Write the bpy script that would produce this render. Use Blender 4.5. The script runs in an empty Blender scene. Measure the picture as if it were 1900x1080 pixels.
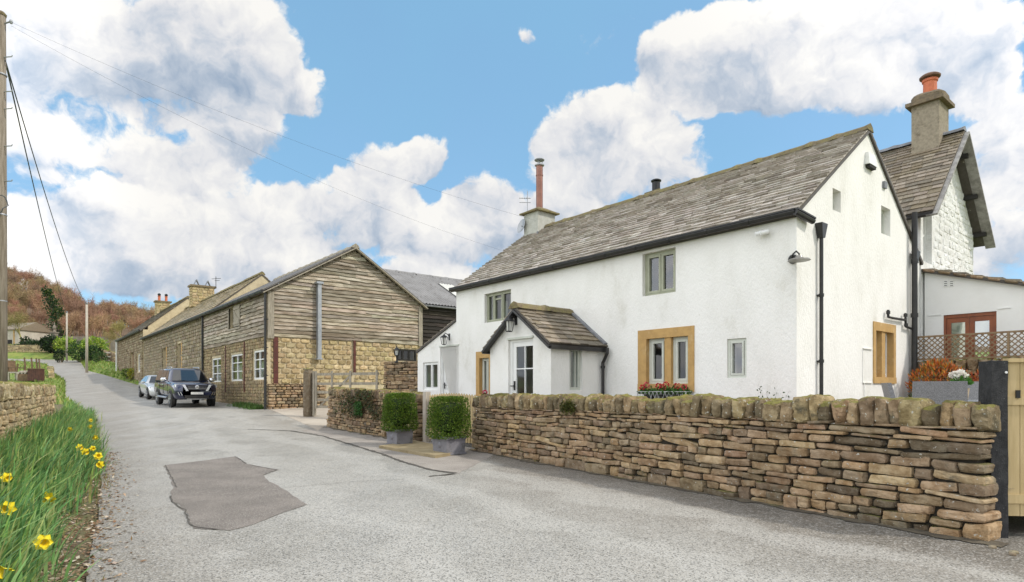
import bpy, math, random
import numpy as np
from mathutils import Vector, Matrix, noise
from mathutils.geometry import tessellate_polygon
random.seed(7)
SC = bpy.context.scene
COL = SC.collection
V = Vector
# ------------------------------------------------------------------ camera
F = 1125.0                                    # focal length in photo pixels (photo is 1900 wide, eye level at row 724)
EYE = V((0, 0, 1.5))
cam = bpy.data.cameras.new('camera'); camo = bpy.data.objects.new('camera', cam); COL.objects.link(camo)
camo.location = EYE; camo.rotation_euler = (math.radians(90), 0, 0)
cam.sensor_width = 36; cam.lens = 36 * F / 1900; cam.shift_y = (724 - 540) / 1900
cam.clip_start = 0.05; cam.clip_end = 5000
SC.camera = camo
SC.view_settings.view_transform = 'Standard'; SC.view_settings.look = 'None'
SC.view_settings.exposure = 0.62; SC.view_settings.gamma = 1
SC.cycles.max_bounces = 8; SC.cycles.transparent_max_bounces = 12
# ------------------------------------------------------------------ sun
SUN_AZ = V((0.968, -0.25, 0)); SUN_EL = 44
sd = V((SUN_AZ.x * math.cos(math.radians(SUN_EL)), SUN_AZ.y * math.cos(math.radians(SUN_EL)), math.sin(math.radians(SUN_EL))))
sl = bpy.data.lights.new('sun', 'SUN'); so = bpy.data.objects.new('sun', sl); COL.objects.link(so)
sl.energy = 1.75; sl.angle = math.radians(2); sl.color = (1, 0.94, 0.85)
so.rotation_euler = sd.to_track_quat('Z', 'Y').to_euler()
# ------------------------------------------------------------------ world: clear sky with cumulus
W = bpy.data.worlds.new('World'); SC.world = W; W.use_nodes = True
def build_world():
    nt = W.node_tree; N = nt.nodes; L = nt.links; N.clear()
    def inp(s, v):
        if hasattr(v, 'is_output'): L.new(v, s)
        elif v is not None: s.default_value = v
    def m(op, a, b=None, c=None, clamp=False):
        n = N.new('ShaderNodeMath'); n.operation = op; n.use_clamp = clamp
        inp(n.inputs[0], a); inp(n.inputs[1], b); inp(n.inputs[2], c); return n.outputs[0]
    def vm(op, a, b=None, out=0):
        n = N.new('ShaderNodeVectorMath'); n.operation = op; inp(n.inputs[0], a); inp(n.inputs[1], b); return n.outputs[out]
    def nz(vec, scale, detail, rough=.55, col=False):
        n = N.new('ShaderNodeTexNoise'); n.noise_dimensions = '3D'; L.new(vec, n.inputs['Vector'])
        n.inputs['Scale'].default_value = scale; n.inputs['Detail'].default_value = detail; n.inputs['Roughness'].default_value = rough
        return n.outputs['Color' if col else 'Fac']
    def mr(v, a, b, c=0., d=1., smooth=True):
        n = N.new('ShaderNodeMapRange'); n.interpolation_type = 'SMOOTHSTEP' if smooth else 'LINEAR'
        inp(n.inputs[0], v); inp(n.inputs[1], a); inp(n.inputs[2], b); inp(n.inputs[3], c); inp(n.inputs[4], d); return n.outputs[0]
    def mixc(f, a, b):
        n = N.new('ShaderNodeMix'); n.data_type = 'RGBA'; inp(n.inputs[0], f); inp(n.inputs[6], a); inp(n.inputs[7], b); return n.outputs[2]
    tc = N.new('ShaderNodeTexCoord'); D = tc.outputs['Generated']
    def sc(vec, k):
        n = N.new('ShaderNodeVectorMath'); n.operation = 'SCALE'; L.new(vec, n.inputs[0]); n.inputs[3].default_value = k; return n.outputs[0]
    w1 = sc(vm('SUBTRACT', nz(D, 5, 3, .55, True), (.5, .5, .5)), .10)
    w2 = sc(vm('SUBTRACT', nz(D, 16, 4, .6, True), (.5, .5, .5)), .045)
    DW = vm('ADD', vm('ADD', D, w1), w2)
    blobs = CLOUDS
    S = None; H = None
    for (px, py, rx, ry, w) in blobs:
        r = V(((px - 950) / F, 1, (724 - py) / F)); k = r.length
        c = r / k; a, b = k * F / rx, k * F / ry
        q = vm('MULTIPLY', vm('SUBTRACT', DW, tuple(c)), (a, a, b))
        dd = vm('DOT_PRODUCT', q, q, 1)
        f = m('MULTIPLY', m('SUBTRACT', 1.0, dd, clamp=True), w * .8)
        sx = N.new('ShaderNodeSeparateXYZ'); L.new(q, sx.inputs[0])
        h = m('MULTIPLY', f, sx.outputs[2])
        S = f if S is None else m('ADD', S, f)
        H = h if H is None else m('ADD', H, h)
    hrel = m('DIVIDE', H, m('ADD', S, .12))
    sx = N.new('ShaderNodeSeparateXYZ'); L.new(D, sx.inputs[0])
    # the rest of the sky (behind and above the view) has the same kind of broken cloud
    gen = mr(nz(DW, 2.3, 2), .36, .54, 0, .95)
    away = m('MAXIMUM', mr(sx.outputs[1], .55, .30), mr(sx.outputs[2], .55, .75))
    S = m('ADD', S, m('MULTIPLY', gen, away))
    S = m('ADD', S, mr(sx.outputs[2], .16, .02, 0, .55))
    fb = nz(DW, 9, 8, .62)
    off = tuple(V((.55, .1, .83)) * .022)
    fb2 = nz(vm('ADD', DW, off), 9, 6, .62)
    big = nz(DW, 4.5, 5, .55); big2 = nz(vm('ADD', DW, tuple(V(off) * 2)), 4.5, 5, .55)
    dens = m('ADD', S, m('MULTIPLY', m('SUBTRACT', fb, .5), 1.5))
    cover = mr(dens, .25, .46)
    cover = m('MULTIPLY', cover, mr(sx.outputs[2], -.02, .02))
    relief = m('ADD', m('MULTIPLY', m('SUBTRACT', fb, fb2), 1.35), m('MULTIPLY', m('SUBTRACT', big, big2), 1.5))
    core = mr(dens, .5, 1.5)
    lum = m('ADD', .84, m('MULTIPLY', hrel, .62))
    lum = m('ADD', lum, relief)
    lum = m('SUBTRACT', lum, m('MULTIPLY', core, .06))
    lum = mr(lum, .26, 1.14, 0, 1, False)
    ramp = N.new('ShaderNodeValToRGB'); L.new(lum, ramp.inputs[0])
    e = ramp.color_ramp.elements
    e[0].position = 0; e[0].color = (.34, .44, .58, 1)
    e[1].position = 1; e[1].color = (1, .985, .95, 1)
    k = e.new(.32); k.color = (.54, .61, .71, 1)
    k = e.new(.62); k.color = (.80, .81, .84, 1)
    sky = N.new('ShaderNodeTexSky'); sky.sky_type = 'NISHITA'; sky.sun_disc = False
    sky.sun_elevation = math.radians(SUN_EL); sky.sun_rotation = math.atan2(SUN_AZ.x, SUN_AZ.y)
    sky.air_density = 1.0; sky.dust_density = .6; sky.ozone_density = 2.2
    veil = mixc(mr(nz(D, 3, 4), .35, .8, .62, .85), SKYTINT(sky.outputs[0], mixc), (1.1, 2.3, 3.4, 1))
    bg1 = N.new('ShaderNodeBackground'); L.new(veil, bg1.inputs[0]); bg1.inputs[1].default_value = SKY_K
    bg2 = N.new('ShaderNodeBackground'); L.new(ramp.outputs[0], bg2.inputs[0])
    # clouds brighten towards the sun; added unseen boost behind left fills the cottage front
    sund = vm('DOT_PRODUCT', D, tuple(sd), 1)
    L.new(m('MULTIPLY', m('MULTIPLY', mr(sund, .30, .80, 1.0, 1.5), mr(vm('DOT_PRODUCT', D, (-.9, -.43, 0), 1), .05, .65, 1.0, 2.7)), CLOUD_K), bg2.inputs[1])
    mx = N.new('ShaderNodeMixShader'); L.new(cover, mx.inputs[0]); L.new(bg1.outputs[0], mx.inputs[1]); L.new(bg2.outputs[0], mx.inputs[2])
    out = N.new('ShaderNodeOutputWorld'); L.new(mx.outputs[0], out.inputs[0])
SKY_K = 0.147; CLOUD_K = 0.625
def SKYTINT(s, mixc): return s
CLOUDS = [
 (60,100,200,130,.9),(250,60,220,110,.9),(420,70,150,110,.8),(330,165,210,80,.8),(500,140,100,80,.7),(575,195,60,45,.7),
 (50,262,110,80,.6),(290,285,170,80,.85),(460,262,105,62,.7),(160,395,250,68,.8),(430,390,180,80,.8),
 (90,470,300,80,.8),(380,470,300,75,.8),
 (710,320,110,90,.85),(775,285,80,50,.8),(640,410,190,90,.8),(850,430,190,80,.8),(890,360,90,60,.7),
 (1090,260,110,90,.9),(1200,245,120,80,.9),(1060,330,100,90,.8),(1230,320,120,80,.8),(1030,430,150,80,.8),
 (1330,110,150,100,.8),(1480,70,220,110,.9),(1680,60,220,110,.9),(1780,110,130,80,.8),(1270,130,100,70,.7),(1450,165,200,60,.8),(1640,165,160,60,.7),
 (1110,75,95,50,.5),(1000,58,40,16,.6),
 (1850,190,90,80,.8),(1885,280,120,110,.8),(1850,430,160,120,.8),(1740,330,90,70,.6),(600,520,500,60,.6)]
build_world()
W.cycles.sampling_method = 'MANUAL'; W.cycles.sample_map_resolution = 512
# ------------------------------------------------------------------ helpers
def pl(tab, x):
    if x <= tab[0][0]: return tab[0][1]
    for (x0, y0), (x1, y1) in zip(tab, tab[1:]):
        if x <= x1:
            t = (x - x0) / (x1 - x0); return y0 + (y1 - y0) * t
    return tab[-1][1]
def ss(a, b, x):
    t = min(1, max(0, (x - a) / (b - a))); return t * t * (3 - 2 * t)
_px = [-60, 8, 14, 20.6, 24, 28, 37, 50, 64, 80, 100, 130, 160]
_pz = [0, 0, .05, .2, .46, .72, .92, 1.75, 3.1, 4.6, 6.6, 9.6, 12.5]
def _smooth():
    ys = np.arange(-60, 700, .5); zs = np.interp(ys, _px, _pz)
    for _ in range(3):
        k = np.ones(7) / 7; zs = np.convolve(np.pad(zs, 3, 'edge'), k, 'valid')
    return ys, zs
_ys, _zs = _smooth()
def prof(y): return float(np.interp(y, _ys, _zs))
LEFT = [(-30, 20.2), (0, -.1), (4.74, -3.33), (7.15, -4.9), (12.8, -8.6), (23.3, -16), (38, -28), (57, -42.0), (70, -53.3), (86, -66), (94, -76), (97, -88), (98, -130)]
RIGHT = [(-30, 25), (0, 8), (22, 6), (27, -9), (54.5, -34.4), (64, -43), (72, -50.6), (88, -62.5), (97, -69.5), (101, -78), (103, -88), (104, -130)]
def lx(y): return pl(LEFT, y)
def rx(y): return pl(RIGHT, y)
HILL = [(-1.6, 26), (-.83, 32), (-.79, 29), (-.73, 22), (-.69, 13.5), (-.667, 16), (-.62, 13), (-.587, 8), (-.5, 4), (0, 3), (1, 3)]
def hz(x, y):
    z = prof(y)
    l = lx(y) - x                       # metres to the left of the road's left edge
    if l > 0 and y < 92:
        z += .34 * ss(0.05, 1.3, l) * (1 - ss(24, 30, y)) + .25 * ss(0, 3, l) * ss(46, 52, y)
    if y > 100: z += 1.8 * ss(103, 122, y) * ss(-70, -84, x)
    r = x - rx(y)
    if r > 0 and 44 < y < 110: z += .9 * ss(0, 2.2, r) * ss(44, 52, y)
    if y > 118:                         # the wooded hill
        k = ss(118, 270, y)
        g = pl(HILL, x / y)
        z += k * g * (1 - .4 * ss(300, 600, y))
    return z
def gp(px, py, tries=60):
    """point of the ground seen at a photo pixel"""
    a, b = 3.0, 140.0
    r = V(((px - 950) / F, 1, (724 - py) / F)); y = 3.0
    while y < 260:
        p = EYE + r * y
        if p.z <= hz(p.x, p.y): return p
        y += .05
    return EYE + r * 140
class MB:
    def __init__(self): self.v = []; self.f = []; self.c = []; self.m = []
    def add(self, vs, fs, col=None, mi=0):
        o = len(self.v); self.v.extend(vs)
        for f in fs:
            self.f.append([i + o for i in f]); self.c.append(col); self.m.append(mi)
    def poly(self, pts, col=None, mi=0): self.add([V(p) for p in pts], [list(range(len(pts)))], col, mi)
    def box(self, fr, s0, s1, z0, z1, d0, d1, col=None, mi=0):
        P = [fr.p(s, z, d) for s in (s0, s1) for z in (z0, z1) for d in (d0, d1)]
        self.add(P, [(0, 1, 3, 2), (4, 6, 7, 5), (0, 4, 5, 1), (2, 3, 7, 6), (0, 2, 6, 4), (1, 5, 7, 3)], col, mi)
    def hexa(self, P, col=None, mi=0):   # 8 points: bottom ring 4, top ring 4
        self.add([V(p) for p in P], [(3, 2, 1, 0), (4, 5, 6, 7), (0, 1, 5, 4), (1, 2, 6, 5), (2, 3, 7, 6), (3, 0, 4, 7)], col, mi)
    def beam(self, a, b, w, h, col=None, up=V((0, 0, 1)), mi=0):
        a, b = V(a), V(b); t = (b - a).normalized(); s = t.cross(up)
        if s.length < 1e-4: s = t.cross(V((0, 1, 0)))
        s.normalize(); u = s.cross(t)
        P = [c + s * x * w / 2 + u * y * h / 2 for c in (a, b) for x, y in ((-1, -1), (1, -1), (1, 1), (-1, 1))]
        self.add(P, [(3, 2, 1, 0), (4, 5, 6, 7), (0, 1, 5, 4), (1, 2, 6, 5), (2, 3, 7, 6), (3, 0, 4, 7)], col, mi)
    def tube(self, pts, rad, n=8, cap=True, col=None, mi=0):
        pts = [V(p) for p in pts]
        if not hasattr(rad, '__len__'): rad = [rad] * len(pts)
        vs = []; ref = None
        for i, p in enumerate(pts):
            t = (pts[min(i + 1, len(pts) - 1)] - pts[max(i - 1, 0)]).normalized()
            if ref is None: ref = t.cross(V((0, 0, 1)) if abs(t.z) < .9 else V((1, 0, 0))).normalized()
            ref = (ref - t * ref.dot(t)).normalized(); q = t.cross(ref)
            for k in range(n):
                a = 2 * math.pi * k / n; vs.append(p + (ref * math.cos(a) + q * math.sin(a)) * rad[i])
        fs = [(i * n + k, i * n + (k + 1) % n, (i + 1) * n + (k + 1) % n, (i + 1) * n + k) for i in range(len(pts) - 1) for k in range(n)]
        if cap: fs += [list(range(n))[::-1], [(len(pts) - 1) * n + k for k in range(n)]]
        self.add(vs, fs, col, mi)
    def lathe(self, base, prof_, n=16, col=None, axis=None, mi=0):
        """profile of (radius, height) about an axis through base"""
        ax = (axis or V((0, 0, 1))).normalized(); s = ax.cross(V((0, 0, 1)) if abs(ax.z) < .9 else V((1, 0, 0))).normalized(); q = ax.cross(s)
        vs = [V(base) + ax * h + (s * math.cos(2 * math.pi * k / n) + q * math.sin(2 * math.pi * k / n)) * r for r, h in prof_ for k in range(n)]
        fs = [(i * n + k, i * n + (k + 1) % n, (i + 1) * n + (k + 1) % n, (i + 1) * n + k) for i in range(len(prof_) - 1) for k in range(n)]
        fs += [list(range(n))[::-1], [(len(prof_) - 1) * n + k for k in range(n)]]
        self.add(vs, fs, col, mi)
    def prism(self, fr, poly, d0, d1, holes=(), col=None, mi=0):
        """polygon (s,z) with rectangular holes (s0,s1,z0,z1), extruded from depth d0 (front) to d1"""
        loops = [poly] + [[(h[0], h[2]), (h[1], h[2]), (h[1], h[3]), (h[0], h[3])] for h in holes]
        flat = [q for l in loops for q in l]
        tris = tessellate_polygon([[V((q[0], q[1], 0)) for q in l] for l in loops])
        n = len(flat)
        vs = [fr.p(s, z, d0) for s, z in flat] + [fr.p(s, z, d1) for s, z in flat]
        fs = [tuple(t) for t in tris] + [tuple(i + n for i in reversed(t)) for t in tris]
        o = 0
        for l in loops:
            k = len(l)
            fs += [(o + i, o + (i + 1) % k, o + (i + 1) % k + n, o + i + n) for i in range(k)]
            o += k
        self.add(vs, fs, col, mi)
    def rock(self, c, ax, half, k=5, amp=.06, fq=3.0, res=(5, 3, 3), col=None, seed=None):
        """a rounded irregular block: axes ax (3 unit vectors), half sizes"""
        sdv = V((random.uniform(-99, 99),) * 3) if seed is None else V((seed, seed, seed))
        idx = {}; vs = []; fs = []
        hx, hy, hz_ = half
        def vert(i, j, l):
            key = (i, j, l)
            if key in idx: return idx[key]
            p = V((2 * i / res[0] - 1, 2 * j / res[1] - 1, 2 * l / res[2] - 1))
            r = (abs(p.x) ** k + abs(p.y) ** k + abs(p.z) ** k) ** (1 / k)
            p = p / r
            q = V((p.x * hx, p.y * hy, p.z * hz_))
            nn = noise.noise_vector(q * fq + sdv) * amp + noise.noise_vector(q * fq * 3.1 + sdv) * amp * .6
            q = q + V((nn.x * min(1, hx * 8), nn.y, nn.z * min(1, hz_ * 8)))
            idx[key] = len(vs); vs.append(V(c) + ax[0] * q.x + ax[1] * q.y + ax[2] * q.z); return idx[key]
        a, b, d = res
        for i in range(a):
            for j in range(b):
                fs.append((vert(i, j, d), vert(i + 1, j, d), vert(i + 1, j + 1, d), vert(i, j + 1, d)))
                fs.append((vert(i, j, 0), vert(i, j + 1, 0), vert(i + 1, j + 1, 0), vert(i + 1, j, 0)))
        for i in range(a):
            for l in range(d):
                fs.append((vert(i, 0, l), vert(i + 1, 0, l), vert(i + 1, 0, l + 1), vert(i, 0, l + 1)))
                fs.append((vert(i, b, l), vert(i, b, l + 1), vert(i + 1, b, l + 1), vert(i + 1, b, l)))
        for j in range(b):
            for l in range(d):
                fs.append((vert(0, j, l), vert(0, j, l + 1), vert(0, j + 1, l + 1), vert(0, j + 1, l)))
                fs.append((vert(a, j, l), vert(a, j + 1, l), vert(a, j + 1, l + 1), vert(a, j, l + 1)))
        self.add(vs, fs, col)
    def build(self, name, mat, parent=None, smooth=False, loc=None):
        me = bpy.data.meshes.new(name)
        org = V((0, 0, 0))
        if parent is not None:
            q = parent
            while q is not None: org = org + V(q.location); q = q.parent
        elif loc is not None: org = V(loc)
        vs = np.array([tuple(v) for v in self.v], dtype=float) - np.array(org)
        me.from_pydata(vs.tolist(), [], self.f)
        if any(c is not None for c in self.c):
            at = me.attributes.new('col', 'FLOAT_COLOR', 'FACE')
            arr = np.ones((len(self.f), 4), dtype=np.float32)
            arr[:, :3] = [c if c is not None else (.3, .3, .3) for c in self.c]
            at.data.foreach_set('color', arr.ravel())
        if smooth: me.polygons.foreach_set('use_smooth', [True] * len(me.polygons))
        mats = mat if isinstance(mat, (list, tuple)) else [mat]
        for q in mats: me.materials.append(q)
        if len(mats) > 1: me.polygons.foreach_set('material_index', self.m)
        me.update()
        o = bpy.data.objects.new(name, me); COL.objects.link(o)
        if parent is not None: o.parent = parent
        elif loc is not None: o.location = org
        return o
def tag(o, label=None, cat=None, group=None, kind=None):
    if label: o['label'] = label
    if cat: o['category'] = cat
    if group: o['group'] = group
    if kind: o['kind'] = kind
    return o
def thing(name, loc, label, cat, group=None):
    o = bpy.data.objects.new(name, None); COL.objects.link(o); o.location = loc; o.empty_display_size = .2
    return tag(o, label, cat, group)
def copy_tree(o, parent=None):
    c = o.copy(); COL.objects.link(c); c.parent = parent
    for ch in list(o.children): copy_tree(ch, c)
    return c
class Fr:
    """a vertical plane: origin, direction along it, outward normal"""
    def __init__(s, o, u, n): s.o = V((o[0], o[1], 0)); s.u = V((u[0], u[1], 0)).normalized(); s.n = V((n[0], n[1], 0)).normalized()
    def p(s, a, z, d=0): return s.o + s.u * a + s.n * d + V((0, 0, z))
    def pix(s, px, py, d=0):
        r = V(((px - 950) / F, 1, (724 - py) / F)); o = s.o + s.n * d - EYE
        t = o.dot(s.n) / r.dot(s.n); q = EYE + r * t
        return (q - s.o).dot(s.u), q.z
    def rect(s, x0, x1, y0, y1, d=0):
        """(s0,s1,z0,z1) of a rectangle seen between two columns; rows taken at the middle column"""
        xm = (x0 + x1) / 2
        a, _ = s.pix(x0, y0, d); b, _ = s.pix(x1, y0, d); _, zt = s.pix(xm, y0, d); _, zb = s.pix(xm, y1, d)
        return min(a, b), max(a, b), zb, zt
    def off(s, d): f = Fr(s.o + s.n * d, s.u, s.n); return f
# ------------------------------------------------------------------ materials
def M(name, c1, c2=None, scale=4, detail=6, rough=.85, bump=0, bscale=40, bdist=.01, metal=0, attr=False, lo=.35, hi=.65,
      c3=None, s3=1.2, t3=(.55, .7), moss=None, mossn=.35, spec=.4, stretch=None, coat=0, speck=None):
    mt = bpy.data.materials.new(name); mt.use_nodes = True
    nt = mt.node_tree; N = nt.nodes; L = nt.links; b = N['Principled BSDF']
    b.inputs['Roughness'].default_value = rough; b.inputs['Metallic'].default_value = metal
    b.inputs['Specular IOR Level'].default_value = spec
    if coat: b.inputs['Coat Weight'].default_value = coat; b.inputs['Coat Roughness'].default_value = .04
    tc = N.new('ShaderNodeTexCoord'); co = tc.outputs['Object']
    if stretch:
        mp = N.new('ShaderNodeMapping'); mp.inputs['Scale'].default_value = stretch; L.new(co, mp.inputs[0]); co = mp.outputs[0]
    def nzz(sc, det, rg=.6):
        n = N.new('ShaderNodeTexNoise'); L.new(co, n.inputs['Vector']); n.inputs['Scale'].default_value = sc
        n.inputs['Detail'].default_value = det; n.inputs['Roughness'].default_value = rg; return n.outputs['Fac']
    def mr(v, a, c, x=0., y=1.):
        n = N.new('ShaderNodeMapRange'); n.interpolation_type = 'SMOOTHSTEP'; L.new(v, n.inputs[0])
        for i, q in enumerate((a, c, x, y)): n.inputs[i + 1].default_value = q
        return n.outputs[0]
    def mix(f, a, c, mode='MIX'):
        n = N.new('ShaderNodeMix'); n.data_type = 'RGBA'; n.blend_type = mode
        for s_, q in ((n.inputs[0], f), (n.inputs[6], a), (n.inputs[7], c)):
            if hasattr(q, 'is_output'): L.new(q, s_)
            elif isinstance(q, (int, float)): s_.default_value = q
            else: s_.default_value = (*q[:3], 1)
        return n.outputs[2]
    if attr:
        at = N.new('ShaderNodeAttribute'); at.attribute_name = 'col'
        base = at.outputs['Color']
        if c2 is not None: base = mix(mr(nzz(scale, detail), lo, hi), base, mix(1.0, base, c2, 'MULTIPLY'))
    else:
        base = c1
        if c2 is not None: base = mix(mr(nzz(scale, detail), lo, hi), c1, c2)
    if c3 is not None: base = mix(mr(nzz(s3, 7, .7), *t3), base, c3)
    if speck is not None: base = mix(mr(nzz(speck[0], 2), speck[1], speck[1] + .06), base, speck[2])
    if moss is not None:
        g = N.new('ShaderNodeNewGeometry'); sp = N.new('ShaderNodeSeparateXYZ'); L.new(g.outputs['Normal'], sp.inputs[0])
        a = N.new('ShaderNodeMath'); a.operation = 'MULTIPLY_ADD'; L.new(nzz(3.2, 6), a.inputs[0]); a.inputs[1].default_value = 1.6; L.new(sp.outputs[2], a.inputs[2])
        base = mix(mr(a.outputs[0], 1.15 + mossn, 1.55 + mossn), base, mix(mr(nzz(11, 3), .4, .6), moss, [q * .62 for q in moss]))
    if hasattr(base, 'is_output'): L.new(base, b.inputs['Base Color'])
    else: b.inputs['Base Color'].default_value = (*base[:3], 1)
    if bump:
        bn = N.new('ShaderNodeBump'); bn.inputs['Strength'].default_value = bump; bn.inputs['Distance'].default_value = bdist
        L.new(nzz(bscale, 5, .65), bn.inputs['Height']); L.new(bn.outputs[0], b.inputs['Normal'])
    return mt
def glass_mat(name, tint=(.8, .85, .85), fac=.16):
    mt = bpy.data.materials.new(name); mt.use_nodes = True; nt = mt.node_tree; N = nt.nodes; L = nt.links; N.clear()
    t = N.new('ShaderNodeBsdfTransparent'); t.inputs[0].default_value = (*tint, 1)
    g = N.new('ShaderNodeBsdfGlossy'); g.inputs['Roughness'].default_value = .03
    fr = N.new('ShaderNodeFresnel'); ge = N.new('ShaderNodeNewGeometry'); io = N.new('ShaderNodeMath'); io.operation = 'MULTIPLY_ADD'; L.new(ge.outputs['Backfacing'], io.inputs[0]); io.inputs[1].default_value = 1 / 1.5 - 1.5; io.inputs[2].default_value = 1.5; L.new(io.outputs[0], fr.inputs[0])
    a = N.new('ShaderNodeMath'); a.operation = 'ADD'; a.use_clamp = True; L.new(fr.outputs[0], a.inputs[0]); a.inputs[1].default_value = fac
    m = N.new('ShaderNodeMixShader'); L.new(a.outputs[0], m.inputs[0]); L.new(t.outputs[0], m.inputs[1]); L.new(g.outputs[0], m.inputs[2])
    o = N.new('ShaderNodeOutputMaterial'); L.new(m.outputs[0], o.inputs[0]); return mt
def rnd(c, v=.12, h=.04):
    k = 1 + random.uniform(-v, v); return tuple(max(.004, q * k * (1 + random.uniform(-h, h))) for q in c)
A2 = V((-.6371, .7707, 0)); B2 = V((.7707, .6371, 0))      # along the cottage front (away), along its gable (right)
# ------------------------------------------------------------------ ground, road
m_grass = M('grass_ground', (.12, .19, .03), (.21, .24, .05), scale=.8, c3=(.14, .11, .05), s3=2.5, t3=(.56, .7), rough=.95, bump=.6, bscale=25, bdist=.05)
def grid_sheet(name, xs, ys, zf, mat, **k):
    mb = MB(); nx = len(xs)
    vs = [V((x, y, zf(x, y))) for y in ys for x in xs]
    fs = [(j * nx + i, j * nx + i + 1, (j + 1) * nx + i + 1, (j + 1) * nx + i) for j in range(len(ys) - 1) for i in range(nx - 1)]
    mb.add(vs, fs); o = mb.build(name, mat, smooth=True); return tag(o, kind='structure', **k)
def _bracken():
    nt = m_grass.node_tree; N = nt.nodes; L = nt.links; b = N['Principled BSDF']; old = b.inputs['Base Color'].links[0].from_socket
    tc = N.new('ShaderNodeTexCoord'); sp = N.new('ShaderNodeSeparateXYZ'); L.new(tc.outputs['Object'], sp.inputs[0])
    n = N.new('ShaderNodeTexNoise'); L.new(tc.outputs['Object'], n.inputs['Vector']); n.inputs['Scale'].default_value = .06; n.inputs['Detail'].default_value = 6
    a = N.new('ShaderNodeMath'); a.operation = 'MULTIPLY_ADD'; L.new(n.outputs['Fac'], a.inputs[0]); a.inputs[1].default_value = 16; L.new(sp.outputs[1], a.inputs[2])
    r = N.new('ShaderNodeMapRange'); L.new(a.outputs[0], r.inputs[0]); r.inputs[1].default_value = 128; r.inputs[2].default_value = 136
    m = N.new('ShaderNodeMix'); m.data_type = 'RGBA'; L.new(r.outputs[0], m.inputs[0]); L.new(old, m.inputs[6]); m.inputs[7].default_value = (.15, .10, .06, 1); L.new(m.outputs[2], b.inputs['Base Color'])
_bracken()
xs = list(np.arange(-900, -260, 40)) + list(np.arange(-260, -100, 4)) + list(np.arange(-100, 26, 1.)) + list(np.arange(26, 100, 8)) + list(np.arange(100, 900, 60))
ys = list(np.arange(-200, -10, 20)) + list(np.arange(-10, 60, .7)) + list(np.arange(60, 130, 1.5)) + list(np.arange(130, 300, 6)) + list(np.arange(300, 1500, 80))
def gz(x, y):
    z = hz(x, y) - .03
    if y < 96:                          # keep the coarse sheet below the road and its finer verges
        l = lx(y) - x; r = x - rx(y)
        if -1.6 < l < 1.4: z -= .3
        if -1.6 < r < 1.4: z -= .5
    return z
grid_sheet('ground', xs, ys, gz, m_grass)
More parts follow.
